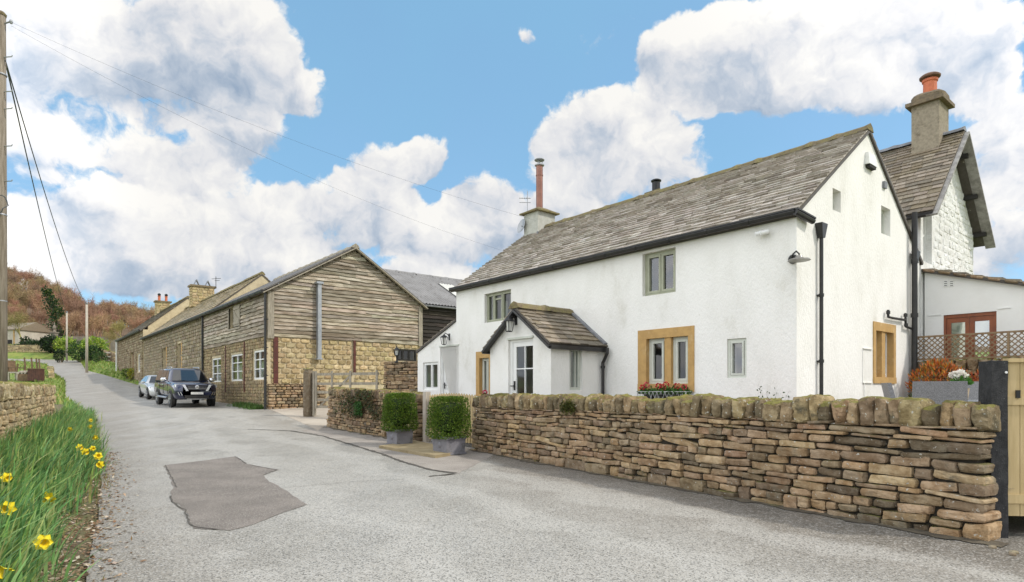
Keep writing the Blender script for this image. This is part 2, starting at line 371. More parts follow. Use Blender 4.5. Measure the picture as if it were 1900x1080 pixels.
def road_mat():
    mt = bpy.data.materials.new('worn_tarmac'); mt.use_nodes = True
    nt = mt.node_tree; N = nt.nodes; L = nt.links; b = N['Principled BSDF']
    tc = N.new('ShaderNodeTexCoord'); co = tc.outputs['Object']
    def nzz(sc, det=4, rg=.6, vec=co):
        n = N.new('ShaderNodeTexNoise'); L.new(vec, n.inputs['Vector']); n.inputs['Scale'].default_value = sc; n.inputs['Detail'].default_value = det; n.inputs['Roughness'].default_value = rg; return n.outputs['Fac']
    def mr(v, a, c, x=0., y=1.):
        n = N.new('ShaderNodeMapRange'); n.interpolation_type = 'SMOOTHSTEP'; L.new(v, n.inputs[0])
        for i, q in enumerate((a, c, x, y)): n.inputs[i + 1].default_value = q
        return n.outputs[0]
    def mix(f, a, c, mode='MIX'):
        n = N.new('ShaderNodeMix'); n.data_type = 'RGBA'; n.blend_type = mode
        for s_, q in ((n.inputs[0], f), (n.inputs[6], a), (n.inputs[7], c)):
            if hasattr(q, 'is_output'): L.new(q, s_)
            elif isinstance(q, (int, float)): s_.default_value = q
            else: s_.default_value = (*q[:3], 1)
        return n.outputs[2]
    # streaks along the road
    mp = N.new('ShaderNodeMapping'); mp.inputs['Rotation'].default_value = (0, 0, math.radians(-34)); mp.inputs['Scale'].default_value = (1.6, .22, 1); L.new(co, mp.inputs[0])
    st = nzz(1.0, 5, .6, mp.outputs[0])
    c = mix(mr(nzz(.45, 5), .38, .64), (.37, .352, .312), (.275, .26, .226))
    c = mix(mr(st, .42, .70, 0, .6), c, (.38, .368, .335))
    c = mix(mr(nzz(1.7, 6, .7), .57, .74, 0, .55), c, (.18, .165, .14))
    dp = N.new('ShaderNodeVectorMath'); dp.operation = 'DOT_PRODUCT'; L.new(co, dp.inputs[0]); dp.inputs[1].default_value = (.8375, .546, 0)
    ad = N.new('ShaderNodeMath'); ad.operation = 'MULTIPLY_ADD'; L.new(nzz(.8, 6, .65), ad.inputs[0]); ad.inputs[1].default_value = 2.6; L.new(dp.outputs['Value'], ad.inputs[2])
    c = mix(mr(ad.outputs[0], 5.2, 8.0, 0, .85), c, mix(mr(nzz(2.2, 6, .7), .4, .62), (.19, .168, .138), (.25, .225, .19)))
    sn = N.new('ShaderNodeMath'); sn.operation = 'MULTIPLY_ADD'; L.new(nzz(.35, 3), sn.inputs[0]); sn.inputs[1].default_value = 3.0; L.new(dp.outputs['Value'], sn.inputs[2])
    s2 = N.new('ShaderNodeMath'); s2.operation = 'MULTIPLY'; L.new(sn.outputs[0], s2.inputs[0]); s2.inputs[1].default_value = 3.7
    s3 = N.new('ShaderNodeMath'); s3.operation = 'SINE'; L.new(s2.outputs[0], s3.inputs[0])
    c = mix(mr(s3.outputs[0], -.1, .9, 0, .55), c, (.44, .425, .385))
    c = mix(mr(nzz(.6, 7, .7), .60, .72, 0, .6), c, (.17, .155, .13))
    c = mix(mr(ad.outputs[0], 7.15, 8.25, 0, .8), c, mix(mr(nzz(5, 6, .7), .4, .62), (.085, .076, .062), (.13, .115, .095)))  # wall foot band: part shade put into the colour, part ragged damp
    lf_ = N.new('ShaderNodeMath'); lf_.operation = 'MULTIPLY_ADD'; L.new(nzz(.9, 6, .65), lf_.inputs[0]); lf_.inputs[1].default_value = -1.8; L.new(dp.outputs['Value'], lf_.inputs[2])
    c = mix(mr(lf_.outputs[0], -.9, .5, .7, 0), c, (.235, .205, .165))
    vo = N.new('ShaderNodeTexVoronoi'); L.new(co, vo.inputs['Vector']); vo.inputs['Scale'].default_value = 78
    sp = N.new('ShaderNodeSeparateColor'); L.new(vo.outputs['Color'], sp.inputs[0])
    c = mix(mr(sp.outputs[0],   .60, .93, 0, .6), c, (.50, .485, .45))
    c = mix(mr(sp.outputs[1], .60, .93, 0, .7), c, (.06, .056, .048))
    L.new(c, b.inputs['Base Color'])
    L.new(mr(st, .35, .7, .60, .42), b.inputs['Roughness']); b.inputs['Specular IOR Level'].default_value = .5
    bn = N.new('ShaderNodeBump'); bn.inputs['Strength'].default_value = .55; bn.inputs['Distance'].default_value = .012; L.new(nzz(55, 4), bn.inputs['Height']); L.new(bn.outputs[0], b.inputs['Normal'])
    return mt
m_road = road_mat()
def strip(name, lf, rf, ys, mat, dz=.004, nx=14, loc=None):
    mb = MB(); vs = []
    for y in ys:
        l, r = lf(y), rf(y)
        for i in range(nx + 1):
            x = l + (r - l) * i / nx; vs.append(V((x, y, hz(min(max(x, lx(y) + .001), rx(y) - .001), y) + dz)))
    fs = [(j * (nx + 1) + i, j * (nx + 1) + i + 1, (j + 1) * (nx + 1) + i + 1, (j + 1) * (nx + 1) + i) for j in range(len(ys) - 1) for i in range(nx)]
    mb.add(vs, fs); return tag(mb.build(name, mat, smooth=True), kind='structure')
edge = lambda y: .12 * noise.noise(V((0, y * .9, 3))) + .05 * noise.noise(V((0, y * 4, 7)))
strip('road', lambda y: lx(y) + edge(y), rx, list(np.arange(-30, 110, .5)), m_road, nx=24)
def flat_patch(name, pix, mat, dz, inset=None, pts=None):
    P = pts or [gp(*q) for q in pix]
    c = sum((V(p) for p in P), V()) / len(P)
    # fine fan with ragged edges
    ring = []
    for i in range(len(P)):
        a, b = V(P[i]), V(P[(i + 1) % len(P)]); n = max(1, int((b - a).length / .12))
        for k in range(n):
            q = a.lerp(b, k / n); w = noise.noise_vector(q * 3.1) * .04; ring.append(V((q.x + w.x, q.y + w.y, 0)))
    tr = tessellate_polygon([ring]); mb = MB()
    mb.add([V((q.x, q.y, hz(q.x, q.y) + dz)) for q in ring], [tuple(t) for t in tr])
    return tag(mb.build(name, mat), kind='structure')
m_patch = M('tarmac_patch', (.205, .18, .157), (.15, .132, .115), scale=1.6, rough=.8, bump=.5, bscale=60, bdist=.01, speck=(70, .58, (.40, .37, .33)), c3=(.10, .085, .07), s3=45, t3=(.54, .62))
flat_patch('road_patch', [(306,864),(437,848),(458,862),(517,872),(487,884),(522,908),(530,912),(568,938),(470,975),(425,986),(362,982),(345,950),(315,925),(322,905)], m_patch, .009)
m_crack = M('tar_crack', (.06, .055, .045), (.11, .10, .085), scale=8, rough=.9)
def crack(pix, w, name='road_crack'):
    mb = MB(); P = []
    for (a, b) in zip(pix, pix[1:]):
        p, q = gp(*a), gp(*b); n = max(2, int((q - p).length / .06))
        P += [p.lerp(q, k / n) for k in range(n)]
    vs = []
    for i, p in enumerate(P):
        t = (P[min(i + 1, len(P) - 1)] - P[max(0, i - 1)]); s = V((-t.y, t.x, 0)).normalized()
        w_ = w * (.25 + .9 * abs(noise.noise(p * 2.3)) + .4 * random.random()); j = noise.noise(p * 5) * .03
        for k in (-1, 1):
            q = p + s * (k * w_ + j); vs.append(V((q.x, q.y, hz(q.x, q.y) + .013)))
    mb.add(vs, [(2 * i, 2 * i + 1, 2 * i + 3, 2 * i + 2) for i in range(len(P) - 1)])
    return tag(mb.build(name, m_crack), kind='structure')
crack([(437,848),(458,862),(487,868),(514,873),(487,884)], .014); crack([(306,864),(318,885),(328,908)], .012)
crack([(316,922),(320,932),(342,948),(352,975),(362,981),(410,986)], .014); crack([(306,864),(380,855),(437,848)], .005)
crack([(460,797),(540,800),(600,810),(660,828),(705,842),(748,858),(800,873),(850,880)], .06, 'gutter_crack')
crack([(795,885),(830,882),(850,880)], .05, 'gutter_crack'); crack([(520,908),(640,897),(760,890)], .006)
# the paler apron beside the walls, up to the field gate
m_apron = M('pale_tarmac', (.23, .205, .18), (.31, .28, .245), scale=.9, rough=.85, bump=.5, bscale=60, bdist=.01, speck=(85, .60, (.45, .42, .38)), c3=(.10, .09, .075), s3=50, t3=(.60, .68))
m_drive = M('driveway_concrete', (.37, .32, .26), (.44, .39, .32), scale=.7, rough=.85, bump=.3, bscale=40, c3=(.25, .22, .17), s3=1.5)
def hull_patch(name, P, mat, dz): return flat_patch(name, None, mat, dz, pts=P)

m_verge = M('verge_soil', (.10, .085, .05), (.15, .14, .06), scale=2.2, rough=.95, bump=.8, bscale=30, bdist=.04, c3=(.30, .22, .13), s3=14, t3=(.52, .62))
def side_strip(name, f, a, b, ys, mat, nx=8, dz=.0):
    mb = MB(); vs = []
    for y in ys:
        for i in range(nx + 1):
            t = a + (b - a) * i / nx; x = f(y) + t
            vs.append(V((x, y, hz(x, y) + dz + (.03 * noise.noise(V((x * 3, y * 3, 0))) if 0 < i < nx else (-.03 if (t < 0) == (a < b) else -.12)))))
    fs = [(j * (nx + 1) + i, j * (nx + 1) + i + 1, (j + 1) * (nx + 1) + i + 1, (j + 1) * (nx + 1) + i) for j in range(len(ys) - 1) for i in range(nx)]
    mb.add(vs, fs); return tag(mb.build(name, mat, smooth=True), kind='structure')
side_strip('left_verge', lx, -2.6, .18, list(np.arange(-12, 31, .3)), m_verge, nx=12)
side_strip('far_left_verge', lx, -2.4, .1, list(np.arange(31, 94, .8)), m_grass, nx=6)
side_strip('right_verge', rx, -.1, 2.6, list(np.arange(46, 98, .8)), m_grass, nx=6)
# ------------------------------------------------------------------ dry stone walls
m_stone = M('field_stone', None, (.66, .59, .50), scale=7, attr=True, rough=.92, bump=1, bscale=34, bdist=.022, c3=(.17, .145, .10), s3=3.4, t3=(.52, .72), moss=(.20, .185, .05), mossn=.5, speck=(26, .66, (.46, .44, .38)))
m_cope = M('mossy_coping_stone', None, (.52, .48, .42), scale=6, attr=True, rough=.92, bump=1, bscale=32, bdist=.025, moss=(.20, .18, .04), mossn=.12, c3=(.10, .085, .05), s3=3.5, t3=(.52, .68), speck=(20, .64, (.46, .45, .38)))
m_core = M('wall_shadow_core', (.035, .03, .022), rough=1)
PAL = [(0.377, 0.271, 0.167), (0.322, 0.241, 0.155), (0.432, 0.319, 0.196), (0.258, 0.193, 0.126), (0.396, 0.28, 0.163), (0.34, 0.258, 0.171), (0.451, 0.337, 0.204), (0.193, 0.149, 0.098), (0.368, 0.254, 0.155), (0.294, 0.219, 0.135), (0.414, 0.297, 0.171), (0.331, 0.227, 0.143)]
CPAL = [(0.36, 0.265, 0.148), (0.288, 0.218, 0.126), (0.414, 0.311, 0.173), (0.216, 0.164, 0.097), (0.387, 0.286, 0.158), (0.324, 0.244, 0.144)]
PAL2 = [(.54, .44, .26), (.49, .40, .245), (.59, .475, .28), (.42, .345, .215), (.56, .45, .28), (.46, .36, .215)]
def stones(mb, fr, L, zb, zt, pal, thick=.4, hcs=(.07, .17), lens=(.16, .52), batter=.05, s0=0., end0=True, end1=False, res=(7, 2, 4), amp=.026, gap=.006, split=.42, dark=0.):
    h_ref = zt(L / 2) - zb(L / 2)
    v = 0.; courses = []
    while v < h_ref:
        h = random.uniform(*hcs) * (1.15 - .3 * v / h_ref); h = min(h, max(h_ref - v, .05))
        courses.append((v / h_ref, min(1, (v + h) / h_ref))); v += h
    for ci, (a, b) in enumerate(courses):
        s = s0 + (random.uniform(0, .2) if not end0 else 0); first = True
        wv = lambda q, k: .022 * noise.noise(V((q * 1.3, k * 7.7, 1.5))) if 0 < k < 1 else 0
        while s < L:
            h_ = (b - a) * h_ref
            l = random.uniform(*lens) * (1.0 if h_ < .12 else 1.15)
            if random.random() < .06: l *= 1.6
            if first and end0: l = random.uniform(.45, .8) if ci % 2 else random.uniform(.22, .4)
            e = min(L, s + l)
            if L - e < .1: e = L
            cells = [(s, e, a, b)]
            if h_ > .115 and random.random() < split and not first:
                m = random.uniform(.35, .65); cells = [(s, e, a, a + (b - a) * m), (s, e, a + (b - a) * m, b)]
                if e - s > .34:
                    t = s + (e - s) * random.uniform(.35, .65); q = random.randrange(2); c = cells.pop(q); cells += [(c[0], t, c[2], c[3]), (t, c[1], c[2], c[3])]
            for (p0, p1, va, vb) in cells:
                cs = (p0 + p1) / 2
                Z = lambda vv: zb(cs) + (zt(cs) - zb(cs)) * vv + wv(cs, vv)
                z0, z1 = Z(va), Z(vb); cz = (z0 + z1) / 2
                full = (first and end0) or (e >= L and end1)
                dd = thick / 2 if full else .14
                d = -batter * (cz - zb(cs)) + random.uniform(-.035, .022) - dd
                if full and first: cs += -.03 * random.random() + (.05 * (cz - zb(cs)) if batter else 0)
                th = math.radians(random.gauss(0, 2.6)); sl_ = (zb(cs + .1) - zb(cs - .1)) / .2 * .6
                ux = (fr.u + V((0, 0, math.tan(th) + sl_))).normalized()
                uz = V((0, 0, 1)); uy = fr.n
                c = rnd(random.choice(pal), .24, .03)
                mb.rock(fr.p(cs, cz, d), (ux, uy, uz), ((p1 - p0) / 2 - gap, dd, (z1 - z0) / 2 - gap * .8), k=random.uniform(4.5, 18), amp=amp, fq=5.5, res=res, col=c)
            s = e; first = False
def copings(fr, L, zt, root, pal, w=(.11, .22), h=(.24, .32), thick=.40, s0=0., batter=.05, lean=.12, hw=1.4, name='coping_stone', per=True, back=0, res=(5, 6, 6)):
    s = s0; mb = MB()
    while s < L - .04:
        l = random.uniform(*w); l = min(l, L - s); hh = random.uniform(*h); cs = s + l / 2
        z = zt(cs) + hh / 2 - .035
        le = random.gauss(0, lean) + lean * .6
        uz = (V((0, 0, 1)) + fr.u * le).normalized(); ux = (fr.u - V((0, 0, 1)) * le).normalized()
        c = rnd(random.choice(pal), .22, .05)
        if per: mb = MB()
        mb.rock(fr.p(cs, z, -hw * batter - thick / 2 + random.uniform(-.02, .03)), (ux, fr.n, uz), (l / 2 - .003, thick / 2 + .02, hh / 2), k=random.uniform(3.2, 8), amp=.032, fq=6, res=res, col=c)
        if per: mb.build(name, m_cope, root, smooth=False)
        s += l
    if not per: mb.build('coping', m_cope, root, smooth=True)
def drywall(name, p0, p1, zb, zt, label, pal=PAL, n=None, cope=True, thick=.42, cope_h=.28, group=None, cat='stone wall', copek={}, sub_to=None, **k):
    p0, p1 = V((*p0, 0)), V((*p1, 0)); u = (p1 - p0); L = u.length
    nn = V((u.y, -u.x, 0)).normalized()
    if n is not None and nn.dot(V((*n, 0))) < 0: nn = -nn
    fr = Fr(p0, u, nn)
    root = sub_to or thing(name, fr.p(L / 2, zb(L / 2)), label, cat, group)
    tp = (lambda s: zt(s) - cope_h + .02) if cope else zt
    mb = MB(); stones(mb, fr, L, zb, tp, pal, thick=thick, **k); mb.build('stonework', m_stone, root, smooth=False)
    core = MB(); ns = max(2, int(L / .5))
    for i in range(ns):
        a, b = L * i / ns, L * (i + 1) / ns
        if i == 0: a += .12
        if i == ns - 1: b -= .08
        z0, z1 = zb(a) - .15, tp(a) - .05; y0, y1 = zb(b) - .15, tp(b) - .05; dd = -.085 - (z1 - z0) * k.get('batter', .05); db = -thick - .02
        core.hexa([fr.p(a, z0, db), fr.p(b, y0, db), fr.p(b, y0, -.075), fr.p(a, z0, -.075), fr.p(a, z1, db), fr.p(b, y1, db), fr.p(b, y1, dd), fr.p(a, z1, dd)])
    core.build('wall_core', m_core, root)
    ck = dict(copek); cp_ = ck.pop('pal', pal)
    if cope: copings(fr, L, tp, root, cp_, thick=thick, batter=k.get('batter', .05), **ck)
    return fr, root, L
W0 = (4.63, 5.92); W1 = (-1.0, 14.5)
def zbw(fr_p0, fr_p1, dz=0.):
    a, b = V(fr_p0), V(fr_p1); L = (b - a).length
    return lambda s: hz(*(a.lerp(b, s / L))) + dz
wb = zbw(W0, W1, -.02)
WF, wroot, WL = drywall('dry_stone_wall', W0, W1, wb, lambda s: 1.40 + .012 * noise.noise(V((s, 2, 2))) - .01 * (s > 7), 'long mossy dry stone garden wall with upright coping stones in front of the white cottage',
    n=(-1, -.6), hcs=(.055, .175), lens=(.14, .55), copek=dict(w=(.11, .23), h=(.24, .35), pal=CPAL), cope_h=.29)
LW0 = (-8.36 + 2.6, 9.9 - 3.95); LW1 = (-15.0, 20.0)
lfw = lambda s: .26 + .05 * noise.noise(V((s, 4, 4)))
LF, lroot, LL = drywall('dry_stone_wall', LW1, LW0, lfw, lambda s: 1.65 - .002 * s, 'sunlit tan dry stone wall beside the daffodils at the left edge', pal=PAL2, n=(1, .6),
    lens=(.18, .5), hcs=(.09, .19), copek=dict(w=(.14, .26), h=(.26, .33), lean=.2), cope_h=.28, amp=.028)
SW0 = (-2.62, 16.3); SW1 = (-6.35, 20.7)
SF, sroot, SL = drywall('dry_stone_wall', SW0, SW1, zbw(SW0, SW1, -.02), lambda s: 1.45 + .028 * s, 'short ivy covered dry stone wall left of the clipped bushes', n=(-1, -.6), end0=True, end1=True,
    lens=(.13, .4), hcs=(.07, .15), copek=dict(w=(.12, .22), h=(.24, .32)), cope_h=.28)
# return of that wall at its far end, along the drive
e_ = SF.p(SL, 0, -.0)
# aprons
P = [WF.p(s, 0, -.25) for s in np.arange(9.4, 11.5, .7)] + [V((-2.5, 16.6, 0)), V((-6.3, 20.9, 0))] + [gp(*q) for q in [(560,799),(600,810),(660,828),(705,842),(748,858),(800,872),(850,880)]]
hull_patch('wall_side_apron', P, m_apron, .007)
P = [V((-6.5, 21.0, 0)), V((-1.8, 20.3, 0)), V((-2.2, 31, 0)), V((-10.0, 27.6, 0)), V((-10.8, 26.7, 0)), gp(500, 760), gp(560, 785), gp(590, 800)]
hull_patch('driveway', P, m_drive, .010)

# moss and washed-down dirt along the wall foot
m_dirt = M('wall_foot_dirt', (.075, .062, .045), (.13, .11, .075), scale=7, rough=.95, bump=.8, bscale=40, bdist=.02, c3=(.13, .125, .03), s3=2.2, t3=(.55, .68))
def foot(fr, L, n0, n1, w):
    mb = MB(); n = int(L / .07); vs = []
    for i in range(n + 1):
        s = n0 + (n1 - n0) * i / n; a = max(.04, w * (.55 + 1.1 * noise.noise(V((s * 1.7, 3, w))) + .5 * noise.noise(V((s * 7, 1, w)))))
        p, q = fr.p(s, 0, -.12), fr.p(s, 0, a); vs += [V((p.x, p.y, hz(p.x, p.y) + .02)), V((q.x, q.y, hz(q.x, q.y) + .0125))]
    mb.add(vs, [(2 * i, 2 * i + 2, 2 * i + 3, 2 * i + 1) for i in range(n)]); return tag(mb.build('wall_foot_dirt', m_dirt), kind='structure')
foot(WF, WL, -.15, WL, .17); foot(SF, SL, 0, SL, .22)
# ------------------------------------------------------------------ building helpers
m_render = M('white_roughcast', (.83, .815, .775), (.775, .76, .715), scale=1.3, detail=9, rough=.93, bump=.7, bscale=24, bdist=.022, c3=(.58, .555, .48), s3=1.3, t3=(.54, .84), stretch=(1, 1, .55), speck=(16, .70, (.70, .68, .62)))
m_wpaint = M('white_painted_stone', (.80, .80, .78), (.70, .69, .66), scale=2, rough=.85, bump=.8, bscale=9, bdist=.05)
m_white = M('white_gloss', (.80, .80, .78), (.74, .74, .71), scale=3, rough=.4)
m_sage = M('sage_frame', (.36, .37, .27), (.31, .32, .23), scale=5, rough=.5)
m_pale_sage = M('pale_sage_frame', (.58, .60, .53), (.52, .54, .47), scale=5, rough=.5)
m_black = M('black_plastic', (.018, .018, .018), (.03, .028, .026), scale=6, rough=.38)
m_iron = M('black_iron', (.016, .016, .016), rough=.45)
m_sand = M('dressed_sandstone', (.50, .315, .12), (.42, .26, .10), scale=6, detail=8, rough=.9, bump=.5, bscale=60, bdist=.004, c3=(.55, .38, .18), s3=3)
m_slate = M('stone_slates', None, (.78, .75, .70), scale=9, attr=True, rough=.62, bump=.8, bscale=45, bdist=.012, c3=(.40, .38, .33), s3=5, t3=(.62, .72), spec=.5)
m_mossr = M('mossy_ridge', (.19, .15, .09), (.22, .19, .08), scale=6, rough=.95, bump=1, bscale=25, bdist=.03, c3=(.13, .10, .06), s3=9, t3=(.5, .65))
m_lead = M('lead_flashing', (.16, .165, .175), (.24, .245, .26), scale=6, rough=.55)
m_cement = M('grey_render', (.50, .50, .45), (.40, .40, .35), scale=4, detail=8, rough=.95, bump=.8, bscale=40, bdist=.015)
m_glass = glass_mat('window_glass', (.8, .85, .84), .12)
m_glassd = glass_mat('dark_window_glass', (.6, .65, .62), .03)
m_curtain = M('curtain', (.55, .53, .46), (.48, .46, .40), scale=5, rough=.9)
m_dark = M('dark_inside', (.03, .028, .025), rough=.9)
m_terra = M('terracotta', (.58, .17, .08), (.50, .14, .07), scale=6, rough=.7)
m_copper = M('brown_flue', (.30, .15, .11), (.24, .12, .09), scale=3, rough=.42, metal=.5)
m_metal = M('galvanised', (.42, .43, .44), (.32, .33, .34), scale=3, rough=.45, metal=.6)
m_rust = M('rusty_red_steel', (.115, .03, .022), (.07, .025, .018), scale=6, rough=.7)
def window(root, fr, rect, mat, rec=.10, fw=.05, mull=(), trans=(), open_f=None, glass=None, curtain=None, name='window', th=.06, bars=.022, cas=.035):
    s0, s1, z0, z1 = rect; W, H = s1 - s0, z1 - z0
    mb = MB(); d0, d1 = -rec, -rec - th
    mb.box(fr, s0, s1, z0, z0 + fw, d0, d1); mb.box(fr, s0, s1, z1 - fw, z1, d0, d1)
    mb.box(fr, s0, s0 + fw, z0 + fw, z1 - fw, d0, d1); mb.box(fr, s1 - fw, s1, z0 + fw, z1 - fw, d0, d1)
    for f_, w_ in mull: x = s0 + W * f_; mb.box(fr, x - w_ / 2, x + w_ / 2, z0 + fw, z1 - fw, d0 - .002, d1)
    for t in trans:
        f_, w_ = t[0], t[1]; a, b = (t[2], t[3]) if len(t) > 2 else (0, 1)
        z = z0 + H * f_; mb.box(fr, s0 + W * a + (fw if a == 0 else 0), s0 + W * b - (fw if b == 1 else 0), z - w_ / 2, z + w_ / 2, d0 - .004, d1)
    # casement rims
    xs_ = [s0 + fw] + [s0 + W * f_ for f_, _ in mull if _ > .035] + [s1 - fw]
    if cas:
        for a, b in zip(xs_, xs_[1:]):
            a += .012; b -= .012; c0, c1 = z0 + fw, z1 - fw
            mb.box(fr, a, b, c0, c0 + cas, d0 + .012, d1 + .01); mb.box(fr, a, b, c1 - cas, c1, d0 + .012, d1 + .01)
            mb.box(fr, a, a + cas, c0 + cas, c1 - cas, d0 + .012, d1 + .01); mb.box(fr, b - cas, b, c0 + cas, c1 - cas, d0 + .012, d1 + .01)
    f = mb.build(name, mat, root)
    g = MB(); dd = -rec - th * .6
    g.poly([fr.p(s0 + .01, z0 + .01, dd), fr.p(s1 - .01, z0 + .01, dd), fr.p(s1 - .01, z1 - .01, dd), fr.p(s0 + .01, z1 - .01, dd)])
    g.build('pane', glass or m_glass, f)
    if curtain:
        for (a, b, lo_, hi_) in curtain:
            c = MB(); n = 14; x0, x1 = s0 + W * a, s0 + W * b; q = []
            for i in range(n + 1):
                x = x0 + (x1 - x0) * i / n; d = -rec - .22 + .025 * math.sin(i * 2.1)
                q += [fr.p(x, z0 + H * lo_, d), fr.p(x, z0 + H * hi_, d)]
            c.add(q, [(2 * i, 2 * i + 2, 2 * i + 3, 2 * i + 1) for i in range(n)]); c.build('curtain', m_curtain, f)
    return f
def slates(mb, e0, u, v, L, H, rows, pal, wid=(.2, .42), th=.024, lap=1.25, jit=.014, nrm=None, clip=None, skew=0.):
    """overlapping stone slates on a slope: e0 eave corner, u along, v up the slope"""
    nrm = nrm or u.cross(v).normalized()
    if nrm.z < 0: nrm = -nrm
    h = 0.; i = 0
    hs = [1.25 - .45 * k / rows for k in range(rows)]; tot = sum(hs); hs = [q * H / tot for q in hs]
    for i in range(rows):
        s = -random.uniform(0, wid[0]); hh = hs[i]
        while s < L:
            w = random.uniform(*wid); a, b = max(0, s), min(L, s + w); s += w
            if b - a < .03: continue
            if clip:
                r = clip((h + hh / 2) / H); a, b = max(a, r[0]), min(b, r[1])
                if b - a < .03: continue
            y0 = h + random.uniform(-jit, jit); y1 = min(H, h + hh * lap); g = .004
            t0 = th * random.uniform(.8, 1.5); t1 = th * .25; tl = random.uniform(-.006, .006)
            P = [e0 + u * (a + g) + v * y0, e0 + u * (b - g) + v * (y0 + tl), e0 + u * (b - g) + v * y1, e0 + u * (a + g) + v * y1]
            N_ = [nrm * (t0 + .012), nrm * (t0 + .012 + tl), nrm * t1, nrm * t1]
            Q = [p + q for p, q in zip(P, N_)]; B_ = [p + q - nrm * (t0 if k < 2 else .01) for k, (p, q) in enumerate(zip(P, N_))]
            mb.hexa(B_ + Q, rnd(random.choice(pal), .10, .02))
        h += hh
    # underlay so nothing shows through
    mb.hexa([e0 - nrm * .06, e0 + u * L - nrm * .06, e0 + u * L + v * H - nrm * .06, e0 + v * H - nrm * .06, e0 - nrm * .004, e0 + u * L - nrm * .004, e0 + u * L + v * H - nrm * .004, e0 + v * H - nrm * .004], (.08, .07, .06)) if not clip else None
SLP = [(.41, .37, .325), (.46, .42, .375), (.37, .33, .285), (.49, .45, .405), (.39, .35, .30), (.29, .255, .215)]
SLD = [(.21, .175, .13), (.26, .22, .165), (.17, .145, .11), (.30, .255, .20), (.22, .18, .12)]
def ridge(mb, a, b, w=.16, h=.10, step=.55, col=None):
    a, b = V(a), V(b); L = (b - a).length; n = max(2, int(L / .14)); t = (b - a) / L; s = t.cross(V((0, 0, 1))).normalized(); rows = []
    for i in range(n + 1):
        x = L * i / n; ph = (x % step) / step; k = 1 + (.35 if ph < .16 else 0) + .15 * noise.noise(V((x * 2, 3, 1)))
        c = a + t * x
        rows.append([c + s * w * k - V((0, 0, h * .9)), c + s * w * .62 * k + V((0, 0, h * .35 * k)), c + V((0, 0, h * k)), c - s * w * .62 * k + V((0, 0, h * .35 * k)), c - s * w * k - V((0, 0, h * .9))])
    vs = [p for r in rows for p in r]
    mb.add(vs, [(i * 5 + k, i * 5 + k + 1, i * 5 + k + 6, i * 5 + k + 5) for i in range(n) for k in range(4)] + [(0, 1, 2, 3, 4), tuple(n * 5 + k for k in (4, 3, 2, 1, 0))])
def gutter(mb, a, b, r=.065):
    """half round gutter with its brackets"""
    a, b = V(a), V(b); mb.tube([a, b], r, 10)
    mb.beam(a + V((0, 0, r * .7)), b + V((0, 0, r * .7)), r * 2.2, r * .5)
    L = (b - a).length
    for i in range(1, int(L / .9)): c = a.lerp(b, i * .9 / L); t = (b - a).normalized(); mb.tube([c - t * .03, c + t * .03], r * 1.16, 10)
def lantern(name, root, fr, s, z, k=1.):
    """coach lantern hung from a wall bracket"""
    mb = MB(); P = lambda a, h, d: fr.p(s + a * k, z + h * k, d * k)
    mb.box(fr, s - .035 * k, s + .035 * k, z - .10 * k, z + .10 * k, 0, .02 * k)
    mb.tube([P(0, .02, .02), P(0, .08, .08), P(0, .10, .16), P(0, .06, .2)], .012 * k, 6)
    b = MB()
    b.hexa([P(x, -.26, .2 + y) for x, y in ((-.045, -.045), (.045, -.045), (.045, .045), (-.045, .045))] + [P(x, -.24, .2 + y) for x, y in ((-.05, -.05), (.05, -.05), (.05, .05), (-.05, .05))])
    for x, y in ((-1, -1), (1, -1), (1, 1), (-1, 1)): b.beam(P(.05 * x, -.24, .2 + .05 * y), P(.075 * x, -.03, .2 + .075 * y), .016 * k, .016 * k)
    b.lathe(P(0, -.03, .2), [(.12 * k, 0), (.115 * k, .015 * k), (.04 * k, .07 * k), (.015 * k, .10 * k)], 8)
    o = mb.build(name, m_iron, root); b.build('lantern_cage', m_iron, o)
    g = MB(); g.lathe(P(0, -.235, .2), [(.045 * k, 0), (.062 * k, .2 * k)], 8); g.build('lantern_glass', m_lampglass, o)
m_lampglass = M('lamp_glass', (.62, .62, .58), rough=.2)
# ------------------------------------------------------------------ the white cottage
Cx = V((5.163, 11.0, 0)); FA = Fr(Cx, A2, -B2); GA = Fr(Cx, B2, -A2)
HL, HW, ZE, ZR, Z0 = 10.9, 6.5, 4.74, 7.08, .2
cot = thing('cottage', Cx + A2 * 5 + B2 * 3 + V((0, 0, .5)), 'long white roughcast cottage with stone slate roof and small gabled porch', 'house')
rW1 = FA.rect(899, 948, 541, 596); rW2 = FA.rect(1192, 1253.5, 465, 546)
rW3 = FA.rect(1200, 1277.5, 626, 712); rW3o = FA.rect(1184.5, 1288.5, 609, 727)
rW4 = FA.rect(1349, 1385, 628, 701); rW5o = FA.rect(884, 912, 652, 735); rW5 = (rW5o[0] - .0, rW5o[1] - .16, rW5o[2], rW5o[3] - .17)
rD = FA.rect(817, 851, 643, 745); rLW = FA.rect(785, 813, 672, 723)
def hb(r, e=0): return (r[0] - e, r[1] + e, r[2] - e, r[3] + e)
mb = MB()
mb.prism(FA, [(.35, Z0), (HL, Z0), (HL, ZE), (.35, ZE)], 0, -.35, [rW1, rW2, hb(rW3o, -.01), rW4, hb(rW5o, -.01)])
rG1o = GA.rect(1619.5, 1660.6, 600, 711.5); rG2 = GA.rect(1545, 1560, 352, 392); rG3 = GA.rect(1635, 1652, 385, 436)
mb.prism(GA, [(0, Z0), (HW, Z0), (HW, ZE), (HW / 2, ZR), (0, ZE)], 0, -.35, [hb(rG1o, -.01), rG2, rG3])
mb.prism(Fr(Cx + B2 * HW, A2, B2), [(.35, Z0), (HL - .35, Z0), (HL - .35, ZE), (.35, ZE)], 0, -.3)
